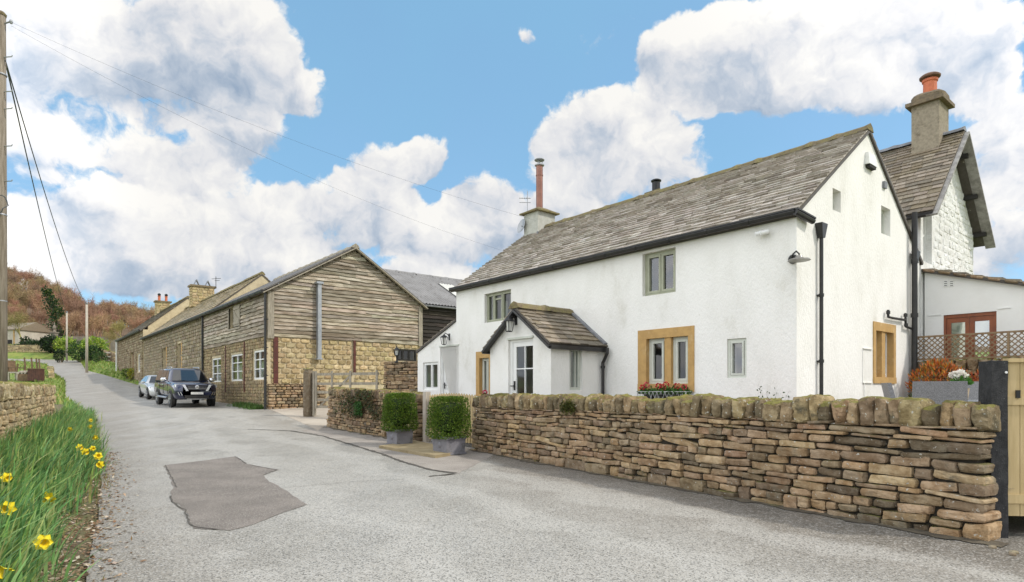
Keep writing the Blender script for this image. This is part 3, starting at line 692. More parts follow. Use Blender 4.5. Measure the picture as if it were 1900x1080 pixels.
mb.prism(Fr(Cx + A2 * HL, B2, A2), [(.35, Z0), (HW, Z0), (HW, ZE), (HW / 2, ZR - .05), (.35, ZE)], 0, -.3)
wall = mb.build('wall', m_render, cot)
mb = MB(); LZ0, LZ1 = FA.pix(774, 655)[1], FA.pix(846, 597)[1]; LS1 = FA.pix(775, 700)[0]
lto = [(HL + .003, Z0), (LS1, Z0), (LS1, LZ0), (HL + .003, LZ1)]
mb.prism(FA, lto, .0, -.3, [rLW, (rD[0], rD[1], .75, rD[3])])
mb.prism(Fr(Cx + A2 * LS1, B2, A2), [(.3, Z0), (4.5, Z0), (4.5, LZ0), (.3, LZ0)], 0, -.3)
mb.build('lean_to_wall', m_render, cot)
mb = MB(); v = (A2 * (HL - LS1) + V((0, 0, LZ1 - LZ0))); vl = v.length; v.normalize()
slates(mb, Cx + A2 * (LS1 + .05) - B2 * .05 + V((0, 0, LZ0 + .05)), B2, v, 4.6, vl, 10, SLD); mb.build('lean_to_roof', m_slate, cot)
# roof
vf = (B2 * (HW / 2) + V((0, 0, ZR - ZE))).normalized(); vb = (B2 * (-HW / 2) + V((0, 0, ZR - ZE))).normalized(); SLH = math.hypot(HW / 2, ZR - ZE)
mb = MB(); OV = .17
slates(mb, Cx - A2 * .05 - vf * OV + V((0, 0, ZE + .04)), A2, vf, HL + .2, SLH + OV, 27, SLP, wid=(.18, .4), th=.034, jit=.02)
slates(mb, Cx - A2 * .05 + B2 * HW - vb * OV + V((0, 0, ZE + .04)), A2, vb, HL + .2, SLH + OV, 16, SLP, wid=(.3, .6))
roof = mb.build('roof', m_slate, cot)
mb = MB(); rz = Cx + B2 * (HW / 2) + V((0, 0, ZR + .06)); ridge(mb, rz - A2 * .06, rz + A2 * (HL - .75), w=.13, h=.075, step=.62); mb.build('ridge_stones', m_mossr, cot, smooth=False)
mb = MB()                                             # mortar verge along the gable
for t0, t1, z0, z1 in ((-.12, HW / 2, ZE - .05, ZR + .03), (HW / 2, HW + .1, ZR + .03, ZE - .03)):
    mb.beam(GA.p(t0, z0, .022), GA.p(t1, z1, .022), .05, .04)
mb.build('verge', M('dark_verge', (.10, .085, .065), rough=.9), cot)
mb = MB(); gutter(mb, FA.p(-.06, ZE - .04, .17), FA.p(HL + .1, ZE - .04, .17), .056); mb.box(FA, 0, HL, ZE - .10, ZE + .02, .004, .05)
gutter(mb, GA.p(-.2, ZE - .045, .06), GA.p(.42, ZE - .12, .10), .06)
mb.build('gutter', m_black, cot)
def downpipe(mb, fr, s, z0, z1, r=.035, d=.07, hop=False):
    mb.tube([fr.p(s, z0, d), fr.p(s, z1, d)], r, 10)
    for z in np.arange(z0 + .4, z1, 1.25): mb.tube([fr.p(s, z - .03, d), fr.p(s, z + .03, d)], r * 1.35, 10); mb.box(fr, s - .05, s + .05, z - .015, z + .015, .0, d)
    if hop: mb.hexa([fr.p(s + a * .05, z1 - .05, d + b * .05) for a, b in ((-1, -1), (1, -1), (1, 1), (-1, 1))] + [fr.p(s + a * .12, z1 + .22, d + b * .07) for a, b in ((-1, -1), (1, -1), (1, 1), (-1, 1))])
mb = MB(); sdp = GA.pix(1517, 600)[0]; downpipe(mb, GA, sdp, .4, GA.pix(1517, 438)[1], hop=True); mb.build('downpipe', m_black, cot)
# soil pipe and wastes at the far corner of the gable
mb = MB(); ssp = GA.pix(1697, 500, .12)[0]; zsp = GA.pix(1697, 394, .12)[1]
mb.tube([GA.p(ssp, .8, .12), GA.p(ssp, zsp, .12)], .062, 12)
for z in (1.9, 3.3, 4.6): mb.tube([GA.p(ssp, z - .05, .12), GA.p(ssp, z + .05, .12)], .078, 12)
mb.tube([GA.p(ssp + .16, .9, .1), GA.p(ssp + .16, 4.7, .1)], .036, 8); mb.hexa([GA.p(ssp + .16 + a * .04, 4.62, .1 + b * .04) for a, b in ((-1, -1), (1, -1), (1, 1), (-1, 1))] + [GA.p(ssp + .16 + a * .1, 4.86, .1 + b * .07) for a, b in ((-1, -1), (1, -1), (1, 1), (-1, 1))])
q = lambda x, y: GA.p(*GA.pix(x, y, .07), .07)
mb.tube([q(1648, 575), q(1648, 588), q(1656, 590), q(1680, 594), q(1681, 606), q(1694, 611)], .028, 8); mb.tube([q(1680, 581), q(1680, 596)], .026, 8)
for (x, y) in ((1648, 580), (1680, 585), (1681, 603)): c = q(x, y); mb.tube([c - V((0, 0, .035)), c + V((0, 0, .035))], .042, 8)
mb.build('soil_pipe', m_black, cot)
# windows
window(cot, FA, rW1, m_sage, mull=((.40, .07), (.72, .07)), trans=((.78, .05, .40, .72),), curtain=[(.02, .36, 0, 1), (.42, .7, 0, .72)], glass=m_glassd)
window(cot, FA, rW2, m_sage, fw=.06, mull=((.5, .07),), cas=.05)
def surround(fr, o, i, mulls, name='stone_surround', par=cot, lint=None):
    mb = MB(); d0, d1 = .022, -.16
    mb.box(fr, o[0], o[1], i[3], o[3], d0, d1); mb.box(fr, o[0], o[1], o[2], i[2], d0 + .012, d1)
    mb.box(fr, o[0], i[0], i[2], i[3], d0, d1); mb.box(fr, i[1], o[1], i[2], i[3], d0, d1)
    for a, b in mulls: mb.box(fr, a, b, i[2], i[3], d0 - .03, d1)
    return mb.build(name, m_sand, par)
ml = FA.pix(1244.5, 660)[0], FA.pix(1232.5, 660)[0]
sr = surround(FA, rW3o, rW3, [ml])
window(cot, FA, (ml[1], rW3[1], rW3[2], rW3[3]), m_pale_sage, rec=.09, fw=.06, glass=m_glassd, cas=.05)
window(cot, FA, (rW3[0], ml[0], rW3[2], rW3[3]), m_pale_sage, rec=.09, fw=.06, glass=m_glassd, cas=.05)
window(cot, FA, rW4, m_pale_sage, rec=.03, fw=.055, cas=.035, curtain=[(.1, .9, .78, .97), (.12, .3, 0, .8)])
surround(FA, rW5o, (rW5o[0] + .1, rW5o[1] - .17, rW5o[2] + .05, rW5o[3] - .2), [])
window(cot, FA, (rW5o[0] + .1, rW5o[1] - .17, rW5o[2] + .05, rW5o[3] - .2), m_pale_sage, rec=.1, mull=((.45, .06),))
i_ = (rG1o[0] + .13, rG1o[1] - .14, rG1o[2] + .14, rG1o[3] - .19); gm = (i_[0] + i_[1]) / 2
surround(GA, rG1o, i_, [(gm - .11, gm + .09)])
window(cot, GA, (i_[0], gm - .11, i_[2], i_[3]), m_white, rec=.12, fw=.05, glass=m_glassd, cas=.03); window(cot, GA, (gm + .09, i_[1], i_[2], i_[3]), m_white, rec=.12, fw=.05, glass=m_glassd, cas=.03)
window(cot, GA, rG2, m_pale_sage, rec=.14, fw=.04, cas=.02); window(cot, GA, rG3, m_pale_sage, rec=.14, fw=.05, cas=.03)
window(cot, FA, rLW, m_white, rec=.05, fw=.07, mull=((.5, .11),), cas=.02, glass=m_glassd, curtain=[(.12, .42, 0, 1)])
# lean-to door
mb = MB(); d = (rD[0], rD[1], .75, rD[3]); mb.box(FA, d[0], d[1], d[3] - .07, d[3], -.04, -.14); mb.box(FA, d[0], d[0] + .07, d[2], d[3] - .07, -.04, -.14); mb.box(FA, d[1] - .07, d[1], d[2], d[3] - .07, -.04, -.14)
mb.box(FA, d[0] + .07, d[1] - .07, d[2], d[3] - .07, -.09, -.13)
w_ = d[1] - d[0]
for a, b, z0, z1 in ((.17, .83, .95, 1.45), (.17, .83, 1.55, d[3] - .35)):
    for e in (0, .03): mb.box(FA, d[0] + w_ * a + e, d[0] + w_ * b - e, z0 + e, z0 + .02 + e, -.075, -.09); mb.box(FA, d[0] + w_ * a + e, d[0] + w_ * a + .02 + e, z0 + .02, z1, -.075, -.09); mb.box(FA, d[0] + w_ * b - .02 - e, d[0] + w_ * b - e, z0 + .02, z1, -.075, -.09)
arc = [FA.p(d[0] + w_ * (.17 + .66 * i / 10), d[3] - .35 + .10 * math.sin(math.pi * i / 10), -.08) for i in range(11)]; mb.tube(arc, .014, 5)
dr = mb.build('door', m_white, cot); mb = MB(); mb.box(FA, d[1] - .17, d[1] - .13, 1.55, 1.75, -.06, -.09); mb.tube([FA.p(d[1] - .15, 1.68, -.04), FA.p(d[1] - .28, 1.67, -.03)], .014, 6); mb.build('handle', m_iron, dr)
mb = MB(); mb.box(FA, d[0] - .03, d[1] + .03, d[3] + .0, d[3] + .05, .03, -.03); mb.build('door_drip', m_pale_sage, cot)
s_, z_ = FA.pix(834, 625); lantern('wall_lantern', cot, FA, s_, z_, 1.05)
# chimney
ch = Fr(Cx + A2 * 10.17 + B2 * 2.85, A2, -B2)
mb = MB(); CT = 7.62; mb.box(ch, 0, .72, 5.9, CT, 0, -.8)
cob = mb.build('chimney', m_cement, cot)
mb = MB(); mb.hexa([ch.p(a, CT, b) for a, b in ((-.12, .12), (.84, .12), (.84, -.92), (-.12, -.92))] + [ch.p(a, CT + .05, b) for a, b in ((-.12, .12), (.84, .12), (.84, -.92), (-.12, -.92))])
mb.hexa([ch.p(a, CT + .05, b) for a, b in ((-.1, .1), (.82, .1), (.82, -.9), (-.1, -.9))] + [ch.p(a, CT + .22, b) for a, b in ((.2, -.22), (.52, -.22), (.52, -.58), (.2, -.58))]); mb.build('chimney_cap', m_mossr, cob)
mb = MB(); pc = ch.p(.36, CT + .18, -.4); mb.tube([pc, pc + V((0, 0, 1.52))], .12, 14); mb.tube([pc + V((0, 0, 1.18)), pc + V((0, 0, 1.22))], .132, 14); fl = mb.build('flue_pipe', m_copper, cob)
mb = MB(); mb.lathe(pc + V((0, 0, 1.52)), [(.13, 0), (.17, .02), (.17, .05), (.12, .06)], 14); mb.tube([pc + V((0, 0, 1.55)), pc + V((0, 0, 1.72))], .02, 6)
for k in range(3): a = k * 2.1; mb.tube([pc + V((math.cos(a) * .1, math.sin(a) * .1, 1.57)), pc + V((math.cos(a) * .1, math.sin(a) * .1, 1.74))], .012, 5)
mb.lathe(pc + V((0, 0, 1.72)), [(.17, 0), (.18, .02), (.15, .05), (.05, .09)], 14); mb.build('cowl', m_metal, fl)
mb = MB(); dc = ch.p(.80, 7.25, .05); mb.lathe(dc, [(.06, -.05), (.2, -.02), (.25, .02), (.24, .025), (.05, -.03)], 18, axis=V((-.9, -.5, .25))); mb.tube([dc, ch.p(.7, 7.2, -.1)], .02, 6); mb.build('satellite_dish', m_metal, cob)
mb = MB(); ap = ch.p(.66, CT, -.1); mb.tube([ap, ap + V((0, 0, .85))], .014, 6)
for z in (.45, .6): mb.tube([ap + V((-.28, 0, z)), ap + V((.12, .02, z))], .011, 5)
for i in range(5): mb.tube([ap + V((-.26 + .08 * i, -.07, .6)), ap + V((-.26 + .08 * i, .07, .6))], .007, 4)
mb.build('aerial', m_metal, cob)
mb = MB(); lp = ch.p(0, 0); mb.box(ch, -.06, -.003, 6.55, 6.9, .06, -.5); mb.build('chimney_flashing', m_lead, cob)
# small stack behind the ridge
st = Fr(Cx + A2 * 5.6 + B2 * 3.45, A2, -B2); mb = MB(); mb.hexa([st.p(a, 6.9, b) for a, b in ((-.05, 0), (.65, 0), (.65, -.5), (-.05, -.5))] + [st.p(a, 7.35, b) for a, b in ((.03, -.05), (.57, -.05), (.57, -.45), (.03, -.45))]); s2 = mb.build('chimney', m_mossr, cot)
mb = MB(); pc = st.p(.3, 7.33, -.25); mb.tube([pc, pc + V((0, 0, .3))], .12, 12); mb.lathe(pc + V((0, 0, .33)), [(.15, 0), (.155, .03), (.1, .06)], 12); mb.tube([pc + V((0, 0, .28)), pc + V((0, 0, .35))], .05, 6); mb.build('flue_pipe', m_iron, s2)
# gable fittings
a0 = GA.rect(1604, 1619, 287, 314); mb = MB(); mb.hexa([GA.p(a0[0], a0[2] + .06, d) for d in (0, .1)] + [GA.p(a0[1], a0[2] + .06, d) for d in (.1, 0)] + [GA.p(a0[0] + .03, a0[3], d) for d in (0, .07)] + [GA.p(a0[1] - .03, a0[3], d) for d in (.07, 0)]); bx = mb.build('alarm_box', m_white, cot)
mb = MB(); mb.box(GA, a0[0] + .05, a0[1] - .05, a0[2], a0[2] + .06, .0, .09); mb.build('alarm_base', m_dark, bx)
a0 = GA.rect(1637, 1642, 338, 350); mb = MB(); mb.box(GA, *a0, 0, .05); mb.build('vent', m_lead, cot)
mb = MB(); a0 = GA.rect(1600, 1617, 648, 711); mb.box(GA, a0[0], a0[1], a0[3], a0[3] + .02, .0, .03); mb.box(GA, a0[0], a0[0] + .012, a0[2], a0[3], 0, .012); mb.box(GA, a0[0], a0[1], a0[2], a0[2] + .015, 0, .03); mb.tube([GA.p(a0[0] + .05, .6, .02), GA.p(a0[0] + .05, a0[2], .02)], .01, 5); mb.build('meter_box', m_render, cot)
# swan neck lamp on the front near the corner
s_, z_ = FA.pix(1478, 482); mb = MB(); mb.lathe(FA.p(.06, z_ + .02, .0), [(.085, 0), (.085, .03), (.06, .06)], 12, axis=-B2)
mb.tube([FA.p(.06, z_ + .02, .05), FA.p(.02, z_ + .09, .10), FA.p(-.07, z_ + .12, .16), FA.p(-.13, z_ + .06, .18), FA.p(-.13, z_ - .0, .18)], .014, 8); ln = mb.build('swan_neck_lamp', m_iron, cot)
mb = MB(); mb.lathe(FA.p(-.13, z_ - .06, .18), [(.19, 0), (.17, .025), (.07, .05), (.05, .09)], 18); mb.build('lamp_shade', M('worn_lamp_shade', (.30, .29, .26), (.2, .19, .17), scale=6, rough=.4, metal=.5), ln)
# security cameras under the eaves
for (x, y) in ((1414, 432), (1424, 430)):
    s_, z_ = FA.pix(x, y); mb = MB(); mb.tube([FA.p(s_, z_, .01), FA.p(s_, z_, .08)], .03, 8); c = FA.p(s_, z_ - .02, .12); mb.tube([c - V((.07, 0, .03)), c + V((.07, -.02, .0))], .04, 10); mb.build('security_camera', m_white, cot)
s_, z_ = GA.pix(1650, 741); mb = MB(); mb.tube([GA.p(s_, z_, 0), GA.p(s_, z_, .12), GA.p(s_, z_ - .07, .13)], .014, 6); mb.tube([GA.p(s_ - .04, z_ + .04, .08), GA.p(s_ + .04, z_ + .04, .08)], .01, 5); mb.build('tap', m_iron, cot)
# ------------------------------------------------------------------ porch
PS0, PS1, PD = 4.64, 6.86, 1.74; PE, PR = 2.62, 3.46; pm = (PS0 + PS1) / 2
PF = Fr(FA.p(0, 0, PD), A2, -B2); PG = Fr(FA.p(PS0, 0, PD), B2, -A2)
rPD = PF.rect(943, 989, 629, 750); rPW = PG.rect(1057, 1080, 645, 724)
mb = MB(); mb.prism(PF, [(PS0, Z0), (PS1, Z0), (PS1, PE), (pm, PR), (PS0, PE)], 0, -.25, [(rPD[0], rPD[1], .6, rPD[3])])
mb.prism(PG, [(.25, Z0), (PD, Z0), (PD, PE), (.25, PE)], 0, -.22, [rPW]); mb.prism(Fr(FA.p(PS1, 0, PD), B2, A2), [(.25, Z0), (PD, Z0), (PD, PE), (.25, PE)], 0, -.22)
mb.build('porch_wall', m_render, cot)
v1 = (A2 * (pm - PS0) + V((0, 0, PR - PE))).normalized(); v2 = (A2 * (pm - PS1) + V((0, 0, PR - PE))).normalized(); ph = math.hypot(pm - PS0, PR - PE)
mb = MB(); po = .14
slates(mb, PF.p(PS0, PE + .0, .14) - v1 * po, B2, v1, PD + .14, ph + po, 9, SLD, wid=(.2, .36)); slates(mb, PF.p(PS1, PE + .0, .14) - v2 * po, B2, v2, PD + .14, ph + po, 9, SLD, wid=(.2, .36)); pr = mb.build('porch_roof', m_slate, cot)
mb = MB(); ridge(mb, PF.p(pm, PR + .03, .16), PF.p(pm, PR + .03, -PD + .03), w=.15, h=.075, step=.48); mb.build('ridge_stones', m_mossr, pr)
mb = MB()
for vv, s_ in ((v1, PS0), (v2, PS1)):
    e = PF.p(s_, PE - .09, .11) - vv * po; mb.beam(e, PF.p(pm, PR - .09, .11), .05, .15, up=-B2)
mb.beam(PF.p(PS0, PE - .08, .13) - v1 * po, PF.p(PS0, PE - .08, -PD) - v1 * po, .09, .09); mb.beam(PF.p(PS1, PE - .08, .13) - v2 * po, PF.p(PS1, PE - .08, -PD) - v2 * po, .09, .09)
mb.build('bargeboard', m_black, pr)
mb = MB(); a = PF.p(PS0, PE + .07, -PD + .03) - v1 * po; b = PF.p(pm, PR + .07, -PD + .03); mb.beam(a, b, .04, .16, up=-B2); mb.build('flashing', m_lead, pr)
mb = MB(); s_ = PG.pix(1116, 690, .12)[0]; s_ = PD - .12; q = lambda z, d, ds=0: PG.p(s_ + ds, z, d)
mb.tube([q(2.5, .22), q(2.38, .22), q(2.15, .08), q(2.0, .08), q(.4, .08)], .04, 10)
for z in (2.05, 1.2): mb.tube([q(z - .03, .08), q(z + .03, .08)], .055, 10)
mb.build('porch_downpipe', m_black, cot)
window(cot, PG, rPW, m_pale_sage, rec=.06, fw=.05, cas=.02, mull=((.6, .03),), curtain=[(.3, .95, 0, 1)])
# porch door, glazed in six
x0, x1 = rPD[0], rPD[1]; zt = rPD[3]
mb = MB(); mb.box(PF, x0, x1, zt - .06, zt, -.06, -.16); mb.box(PF, x0, x0 + .03, .6, zt - .06, -.06, -.16); mb.box(PF, x1 - .09, x1, .6, zt - .06, -.06, -.16)
mb.box(PF, x0 + .03, x0 + .06, .6, zt - .06, -.08, -.13); mb.box(PF, x1 - .21, x1 - .09, .6, zt - .06, -.08, -.13); mb.box(PF, x0 + .06, x1 - .21, zt - .17, zt - .06, -.08, -.13); mb.box(PF, x0 + .06, x1 - .21, .6, 1.42, -.08, -.13)
g0, g1 = x0 + .06, x1 - .21; mb.box(PF, (g0 + g1) / 2 - .013, (g0 + g1) / 2 + .013, 1.42, zt - .17, -.078, -.125); zm = PF.pix(966, 684)[1]; mb.box(PF, g0, g1, zm - .013, zm + .013, -.08, -.125)
dr = mb.build('porch_door', m_white, cot); mb = MB(); mb.poly([PF.p(g0, 1.42, -.105), PF.p(g1, 1.42, -.105), PF.p(g1, zt - .17, -.105), PF.p(g0, zt - .17, -.105)]); mb.build('pane', m_glassd, dr)
mb = MB(); mb.box(PF, x1 - .18, x1 - .14, 1.5, 1.72, -.05, -.08); mb.tube([PF.p(x1 - .16, 1.6, -.05), PF.p(x1 - .16, 1.6, -.02), PF.p(x1 - .06, 1.6, -.02)], .014, 6); mb.build('handle', m_iron, dr)
mb = MB(); mb.box(PF, x0 - .02, x1 + .03, zt + .002, zt + .05, .03, -.05); mb.build('door_drip', m_pale_sage, cot)
s_, z_ = PF.pix(958, 597); lantern('wall_lantern', cot, PF, s_, z_ + .03, 1.1)
# ------------------------------------------------------------------ rear house
RO = Cx + B2 * 6.6; RF = Fr(RO, A2, -B2); RG = Fr(RO, B2, -A2)
RW, RE, RR, RZ = 4.6, 6.15, 8.47, .9
rear = thing('rear_house', RO + B2 * 2.3 + A2 * 2 + V((0, 0, 1.)), 'taller painted stone house with deep bargeboards and terracotta chimney pot behind the cottage', 'house')
rRW = RG.rect(1713, 1729, 388, 488)
mb = MB(); mb.prism(RG, [(0, RZ), (RW, RZ), (RW, RE), (RW / 2, RR), (0, RE)], 0, -.3, [rRW]); mb.prism(RF, [(.3, RZ), (7, RZ), (7, RE), (.3, RE)], 0, -.3); mb.prism(Fr(RO + B2 * RW, A2, B2), [(.3, RZ), (7, RZ), (7, RE), (.3, RE)], 0, -.3); mb.build('wall', m_wpaint, rear)
window(rear, RG, rRW, m_white, rec=.14, fw=.05, trans=((.55, .05),))
# rough painted courses standing out of the gable face
mb = MB(); z = 3.5
while z < RR - .2:
    h = random.uniform(.14, .22); s = 0.62
    lim = RW / 2 + (RW / 2) * min(1, max(0, (RR - z - h) / (RR - RE))) if z + h > RE else RW
    s = max(s, RW - lim)
    while s < lim - .1:
        e = min(lim - .02, s + random.uniform(.25, .55))
        if not (z < rRW[3] + .1 and z + h > rRW[2] and s < rRW[1] + .06):
            mb.rock(RG.p((s + e) / 2, z + h / 2, -.03), (RG.u, RG.n, V((0, 0, 1))), ((e - s) / 2 - .004, .044, h / 2 - .004), k=6, amp=.025, fq=4, res=(5, 2, 3))
        s = e
    z += h
mb.build('rough_courses', m_wpaint, rear)
v1 = (B2 * (RW / 2) + V((0, 0, RR - RE))).normalized(); v2 = (B2 * (-RW / 2) + V((0, 0, RR - RE))).normalized(); rh = math.hypot(RW / 2, RR - RE)
mb = MB(); ro = .48; so_ = RO - A2 * .36
slates(mb, so_ - v1 * ro + V((0, 0, RE + .05)), A2, v1, 7.3, rh + ro, 22, SLD, wid=(.2, .34), th=.02); slates(mb, so_ + B2 * RW - v2 * ro + V((0, 0, RE + .05)), A2, v2, 7.3, rh + ro, 16, SLD, wid=(.3, .5)); rr = mb.build('roof', m_slate, rear)
mb = MB(); ridge(mb, so_ + B2 * (RW / 2) + V((0, 0, RR + .1)), so_ + B2 * (RW / 2) + A2 * 7 + V((0, 0, RR + .1)), w=.12, h=.06); mb.build('ridge_stones', m_lead, rr)
mb = MB(); ap = RG.p(RW / 2, RR - .02, .34)
for vv, t in ((v1, 0), (v2, RW)): mb.beam(RG.p(t, RE - .02, .34) - vv * (ro + .05), ap, .05, .24, up=-A2)
mb.build('bargeboard', M('weathered_bargeboard', (.33, .32, .30), (.2, .19, .18), scale=6, rough=.8), rr)
mb = MB()
for vv, t in ((v1, 0), (v2, RW)):
    for k in (.1, .5, .9): c = RG.p(t, RE - .12, 0) - vv * ro + vv * (rh * k + ro * .5); mb = MB(); mb.beam(c + RG.n * .33, c - RG.n * .0, .1, .12); mb.build('purlin_end', m_dark, rr)

mb = MB(); gutter(mb, so_ - v1 * ro + V((0, 0, RE - .02)), so_ - v1 * ro + A2 * 7 + V((0, 0, RE - .02)), .05); mb.build('gutter', m_black, rear)
# chimney of the rear house
xs0 = .9; rc = Fr(RO + A2 * .12 + B2 * (RW / 2 - .42), A2, -B2); mb = MB(); mb.box(rc, 0, .66, 7.6, 9.42, 0, -.82)
rch = mb.build('chimney', M('pebble_dash', (.36, .31, .23), (.27, .23, .17), scale=14, detail=8, rough=.95, bump=1, bscale=60, bdist=.02, c3=(.17, .14, .1), s3=2.5), rear)
mb = MB(); e = .12; zb_, zt_ = 9.42, 9.52
mb.hexa([rc.p(a, zb_, b) for a, b in ((-e, e), (.66 + e, e), (.66 + e, -.82 - e), (-e, -.82 - e))] + [rc.p(a, zt_, b) for a, b in ((-e, e), (.66 + e, e), (.66 + e, -.82 - e), (-e, -.82 - e))])
mb.rock(rc.p(.33, 9.60, -.41), (A2, B2, V((0, 0, 1))), (.41, .47, .17), k=3.5, amp=.03, res=(6, 6, 4)); mb.build('chimney_cap', M('weathered_cap', (.15, .12, .085), (.22, .17, .11), scale=9, rough=.95, bump=1, bscale=30, bdist=.02), rch)
mb = MB(); pc = rc.p(.33, 9.70, -.41); mb.lathe(pc, [(.17, 0), (.165, .42), (.19, .44), (.20, .5), (.15, .52)], 16); po_ = mb.build('chimney_pot', m_terra, rch, smooth=False)
mb = MB(); mb.lathe(pc + V((0, 0, .52)), [(.16, 0), (.25, .03), (.26, .07), (.2, .12), (.1, .15), (.02, .16)], 16); mb.build('pot_cowl', M('rusty_cowl', (.20, .11, .07), (.13, .08, .06), scale=8, rough=.7), po_)
mb = MB(); mb.beam(rc.p(-.03, 7.9, .02), rc.p(-.03, 8.3, -.5), .03, .2); mb.beam(rc.p(-.04, 7.92, .04), rc.p(.70, 7.92, .04), .16, .04); mb.build('chimney_flashing', m_lead, rch)
# ------------------------------------------------------------------ lean-to extension right of the cottage
EX = Fr(RO + B2 * .15, -A2, -B2)
eq = lambda x, y: EX.pix(x, y)
z0_, z1_ = eq(1713, 503)[1], eq(1900, 528)[1]; q1 = eq(1900, 528)[0]; slope = (z1_ - z0_) / q1; QL = 4.2
ext = thing('extension', EX.p(2, 1.3), 'low white lean-to extension with brown glazed doors at the right edge', 'building')
rED = EX.rect(1750.5, 1849, 580, 690); rED = (rED[0], rED[1], 1.28, EX.pix(1800, 581)[1])
mb = MB(); mb.prism(EX, [(.04, .9), (QL, .9), (QL, z0_ + slope * QL), (.04, z0_)], 0, -.3, [rED]); mb.prism(Fr(EX.p(QL, 0), B2, -A2), [(.3, .9), (4, .9), (4, z0_ + slope * QL), (.3, z0_ + slope * QL)], 0, -.3); mb.build('wall', M('smooth_white_paint', (.80, .795, .77), (.75, .74, .71), scale=1.2, rough=.85, bump=.3, bscale=20, bdist=.01), ext)
vx = (EX.u * -1 + V((0, 0, -slope))).normalized(); e0 = EX.p(QL + .1, z0_ + slope * (QL + .1) + .03, .12)
mb = MB(); slates(mb, e0, B2, vx, 4, (QL + .1) / abs(vx.dot(EX.u)), 12, SLD, wid=(.3, .5), th=.05); mb.build('roof', m_slate, ext)
mb = MB()
for i in range(13):
    a, b = QL * i / 13 + .02, QL * (i + 1) / 13 - .01; mb.rock(EX.p((a + b) / 2, z0_ + slope * (a + b) / 2 + .02, .05), ((EX.u + V((0, 0, slope))).normalized(), EX.n, V((0, 0, 1))), ((b - a) / 2, .12, .035), k=4, amp=.02, res=(5, 3, 2), col=rnd((.30, .22, .14), .3))
mb.build('verge_slates', m_stone, ext)
m_brown = M('brown_joinery', (.27, .085, .035), (.21, .065, .03), scale=5, rough=.5)
x0, x1, dz0, dz1 = rED; mid = (x0 + x1) / 2
mb = MB(); mb.box(EX, x0, x1, dz1 - .08, dz1, -.03, -.12); mb.box(EX, x0, x0 + .05, dz0, dz1 - .08, -.03, -.12); mb.box(EX, x1 - .05, x1, dz0, dz1 - .08, -.03, -.12); fr_ = mb.build('door_frame', m_brown, ext)
for a, b in ((x0 + .055, mid - .004), (mid + .004, x1 - .055)):
    mb = MB(); mb.box(EX, a, b, dz1 - .20, dz1 - .085, -.05, -.1); mb.box(EX, a, a + .09, dz0, dz1 - .20, -.05, -.1); mb.box(EX, b - .09, b, dz0, dz1 - .20, -.05, -.1); mb.box(EX, a + .09, b - .09, dz0, dz0 + .75, -.05, -.1)
    dl = mb.build('glazed_door', m_brown, ext); mb = MB(); mb.poly([EX.p(a + .08, dz0 + .7, -.075), EX.p(b - .08, dz0 + .7, -.075), EX.p(b - .08, dz1 - .19, -.075), EX.p(a + .08, dz1 - .19, -.075)]); mb.build('pane', m_glass, dl)
mb = MB(); lt = EX.rect(1723, 1876, 581, 586); mb.box(EX, lt[0], x0 - .05, dz1 + .01, dz1 + .04, 0, .02); mb.build('lintel_line', m_white, ext); mb = MB(); mb.box(EX, x1 + .02, lt[1], dz1 + .04, dz1 + .07, 0, .02); mb.build('lintel_line', m_white, ext)
for (xa, xb) in ((1751, 1759), (1762, 1770)):
    r = EX.rect(xa, xb, 521, 532); mb = MB(); mb.box(EX, *r, 0, .015); vb_ = mb.build('air_vent', m_white, ext)
    for k in range(3): h = (r[3] - r[2]) / 3; mb = MB(); mb.box(EX, r[0] + .015, r[1] - .015, r[2] + h * k + .02, r[2] + h * (k + 1) - .015, .015, .02); mb.build('vent_slot', m_dark, vb_)
# ------------------------------------------------------------------ barn and farm buildings up the lane
m_block = M('tan_block', None, (.70, .66, .58), scale=6, attr=True, rough=.95, bump=1, bscale=22, bdist=.03)
m_mortar = M('pale_mortar', (.58, .49, .32), (.48, .40, .26), scale=3, rough=.95, bump=.6, bscale=25, bdist=.015)
m_board = M('weathered_board', None, (.50, .46, .40), scale=1.6, detail=9, attr=True, rough=.9, bump=1, bscale=7, bdist=.012, stretch=(1, 1, 9), c3=(.10, .085, .065), s3=1.1, t3=(.56, .70))
m_timber = M('grey_timber', (.36, .32, .25), (.24, .21, .16), scale=3, detail=8, rough=.9, bump=.8, bscale=9, stretch=(6, 6, 1), bdist=.01)
m_sheet = M('dark_roof_sheet', (.09, .085, .08), (.13, .12, .11), scale=2, rough=.7)
m_corr = M('corrugated_roof', (.25, .245, .24), (.19, .185, .18), scale=1.2, detail=8, rough=.75, c3=(.13, .12, .11), s3=2.5)
